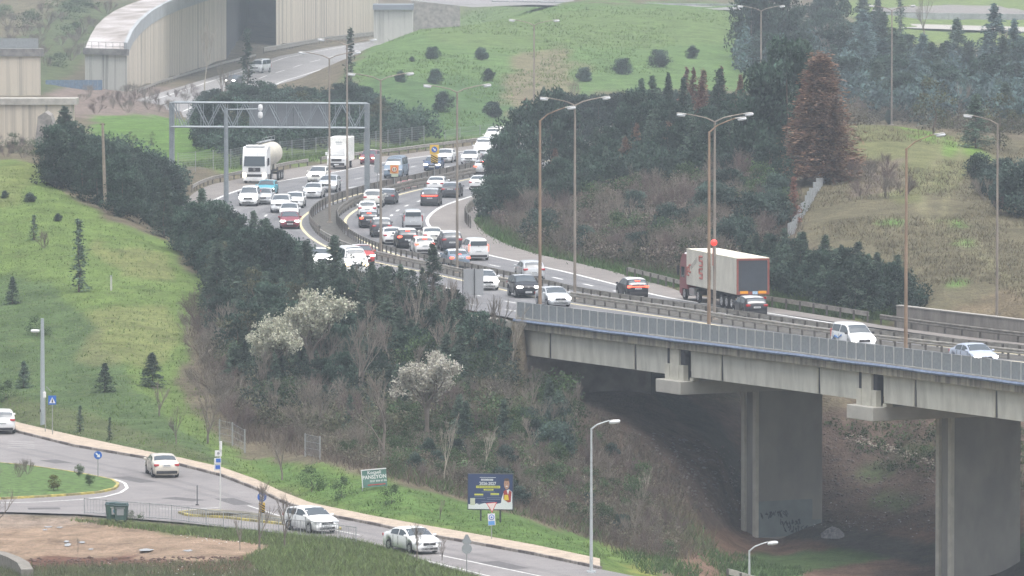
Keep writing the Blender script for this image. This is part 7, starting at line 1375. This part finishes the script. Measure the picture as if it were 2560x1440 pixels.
# ---------------------------------------------------------------- dense understorey that closes the woods (leaves nobody could count)
def thicket(name, poly, n, rad, hgt, m, seed, per=46, leaf=.13, label=None):
    r = np.random.RandomState(seed); poly = np.array(poly, float); lo, hi_ = poly.min(0), poly.max(0); q = r.uniform(lo, hi_, (n * 4, 2)); q = q[inpoly(q[:, 0], q[:, 1], poly)][:n]; H = hit(q[:, 0], q[:, 1]); X, Y = H[:, 0], H[:, 1]
    ok = (Y < 2200)
    for poly2 in (HWPOLY, ROADPOLY, WALKPOLY): ok &= ~inpoly(X, Y, poly2) & ~inpoly(X - 1.2, Y, poly2) & ~inpoly(X + 1.2, Y, poly2)
    H = H[ok]; N = len(H); R = rad * r.uniform(.6, 1.3, (N, 1)); C = np.repeat(H + np.c_[np.zeros((N, 2)), hgt * r.uniform(.1, .9, N)], per, 0); u = rnd_unit(r, N * per); C = C + u * np.repeat(R, per, 0) * r.uniform(.5, 1.1, (N * per, 1)) * (1, 1, .8)
    A = u * .4 + rnd_unit(r, N * per) * .8 + (0, 0, .3); A /= np.linalg.norm(A, axis=1)[:, None]; U = np.cross(A, rnd_unit(r, N * per)); U /= np.linalg.norm(U, axis=1)[:, None] + 1e-9; s = leaf * r.uniform(.5, 1.3, (N * per, 1)); V, F = leafquads(C, A * s, U * s * .5)
    t = np.repeat(r.uniform(.5, 1.4, (N, 1)), per, 0) * (.85 + .3 * u[:, 2:3]) * (1 + (r.rand(N * per, 3) - .5) * .15); o = addobj(name, npmesh(name, V, F, m, tint=np.clip(t, .1, 3))); tag(o, label, None, None, 'stuff')  # tint painted lighter on a clump's upper side, as if lit from above
thicket('understorey', [(105,420),(240,500),(340,560),(430,595),(470,660),(560,735),(700,740),(770,700),(760,640),(700,600),(560,520),(440,450),(300,390),(140,390)], 1900, .9, 2.6, LM['pine'], 1, leaf=.16)
thicket('understorey', [(520,690),(760,700),(1130,720),(1160,800),(1280,900),(1290,1000),(900,1040),(640,1060),(560,940),(500,800)], 2300, .8, 2.0, LM['cedar'], 2, leaf=.12)
thicket('understorey', [(560,900),(1180,860),(1290,960),(1330,1080),(1000,1110),(700,1100),(600,1040)], 1300, .8, 1.5, LM['olive'], 16, leaf=.11)
thicket('leafless_understorey', [(480,800),(700,760),(1180,790),(1290,960),(1290,1080),(1000,1100),(700,1100),(560,1040)], 900, .8, 1.8, LM['dusty'], 3, per=50, leaf=.08)
thicket('forest_understorey', [(1225,560),(1235,440),(1290,360),(1400,300),(1900,290),(1990,330),(1980,400),(1840,440),(1500,480),(1350,540)], 2200, 1.1, 2.8, LM['pine'], 4, leaf=.2)
thicket('green_undergrowth', [(1225,560),(1350,560),(1500,500),(1850,440),(1970,520),(1900,650),(1740,690),(1500,660),(1340,630)], 650, .9, 1.2, LM['olive'], 15, leaf=.12)
thicket('leafless_understorey', [(1225,560),(1350,560),(1500,500),(1850,440),(1970,520),(1900,650),(1740,690),(1500,660),(1340,630)], 1300, .9, 1.5, LM['purple'], 5, per=50, leaf=.10)
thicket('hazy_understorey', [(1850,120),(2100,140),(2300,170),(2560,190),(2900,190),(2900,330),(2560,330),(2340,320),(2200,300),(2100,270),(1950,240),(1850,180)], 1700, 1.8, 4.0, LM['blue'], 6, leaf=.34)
thicket('conifer_understorey', [(1850,700),(1960,670),(2100,700),(2240,720),(2315,770),(2290,790),(2200,790),(2100,780),(1960,745),(1900,720)], 800, .8, 2.0, LM['pine'], 7, leaf=.14)
thicket('ivy_understorey', [(495,290),(700,275),(930,290),(1090,335),(1095,352),(900,368),(700,382),(560,400),(490,375)], 1100, 1.2, 2.8, LM['pine'], 8, leaf=.2)
thicket('brown_understorey', [(700,1100),(1300,1110),(1640,1230),(1700,1330),(1690,1400),(1600,1390),(1440,1310),(1300,1270),(1050,1200),(850,1160)], 1500, .55, .9, LM['dusty'], 9, per=44, leaf=.07)
thicket('green_undergrowth', [(800,1050),(1420,1010),(1440,1130),(1300,1180),(1500,1260),(1350,1260),(1000,1170)], 800, .6, .9, LM['shrub'], 10, leaf=.09)
thicket('knoll_scrub', [(2110,262),(2300,285),(2560,300),(2900,300),(2900,345),(2440,335),(2250,308),(2110,318)], 900, 1.0, 1.7, LM['dusty'], 11, leaf=.14)
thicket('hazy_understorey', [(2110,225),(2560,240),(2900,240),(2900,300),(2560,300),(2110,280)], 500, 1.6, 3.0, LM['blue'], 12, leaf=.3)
thicket('shade_weeds', [(1420,960),(1880,1010),(1850,1330),(1700,1300),(1500,1150)], 900, .5, .5, LM['dusty'], 17, leaf=.08)
thicket('shade_weeds', [(2050,1060),(2900,1080),(2900,1300),(2340,1300),(2060,1330)], 700, .5, .5, LM['shrub'], 18, leaf=.09)
# ---------------------------------------------------------------- haze
hz = MB(); hz.box((0, 1180, 18), (1000, 2460, 66)); ho = hz.mesh('haze', [])
hm = bpy.data.materials.new('haze_air'); hm.use_nodes = True; nt = hm.node_tree; nt.nodes.remove(nt.nodes['Principled BSDF'])
pv = nd(nt, 'ShaderNodeVolumePrincipled'); pv.inputs['Color'].default_value = (.80, .90, 1.0, 1); pv.inputs['Density'].default_value = 0.00022; pv.inputs['Anisotropy'].default_value = 0.2
nt.links.new(pv.outputs[0], nt.nodes['Material Output'].inputs['Volume'])
ho.materials.append(hm); hobj = bpy.data.objects.new('haze', ho); COL.objects.link(hobj); tag(hobj, None, None, None, 'stuff')
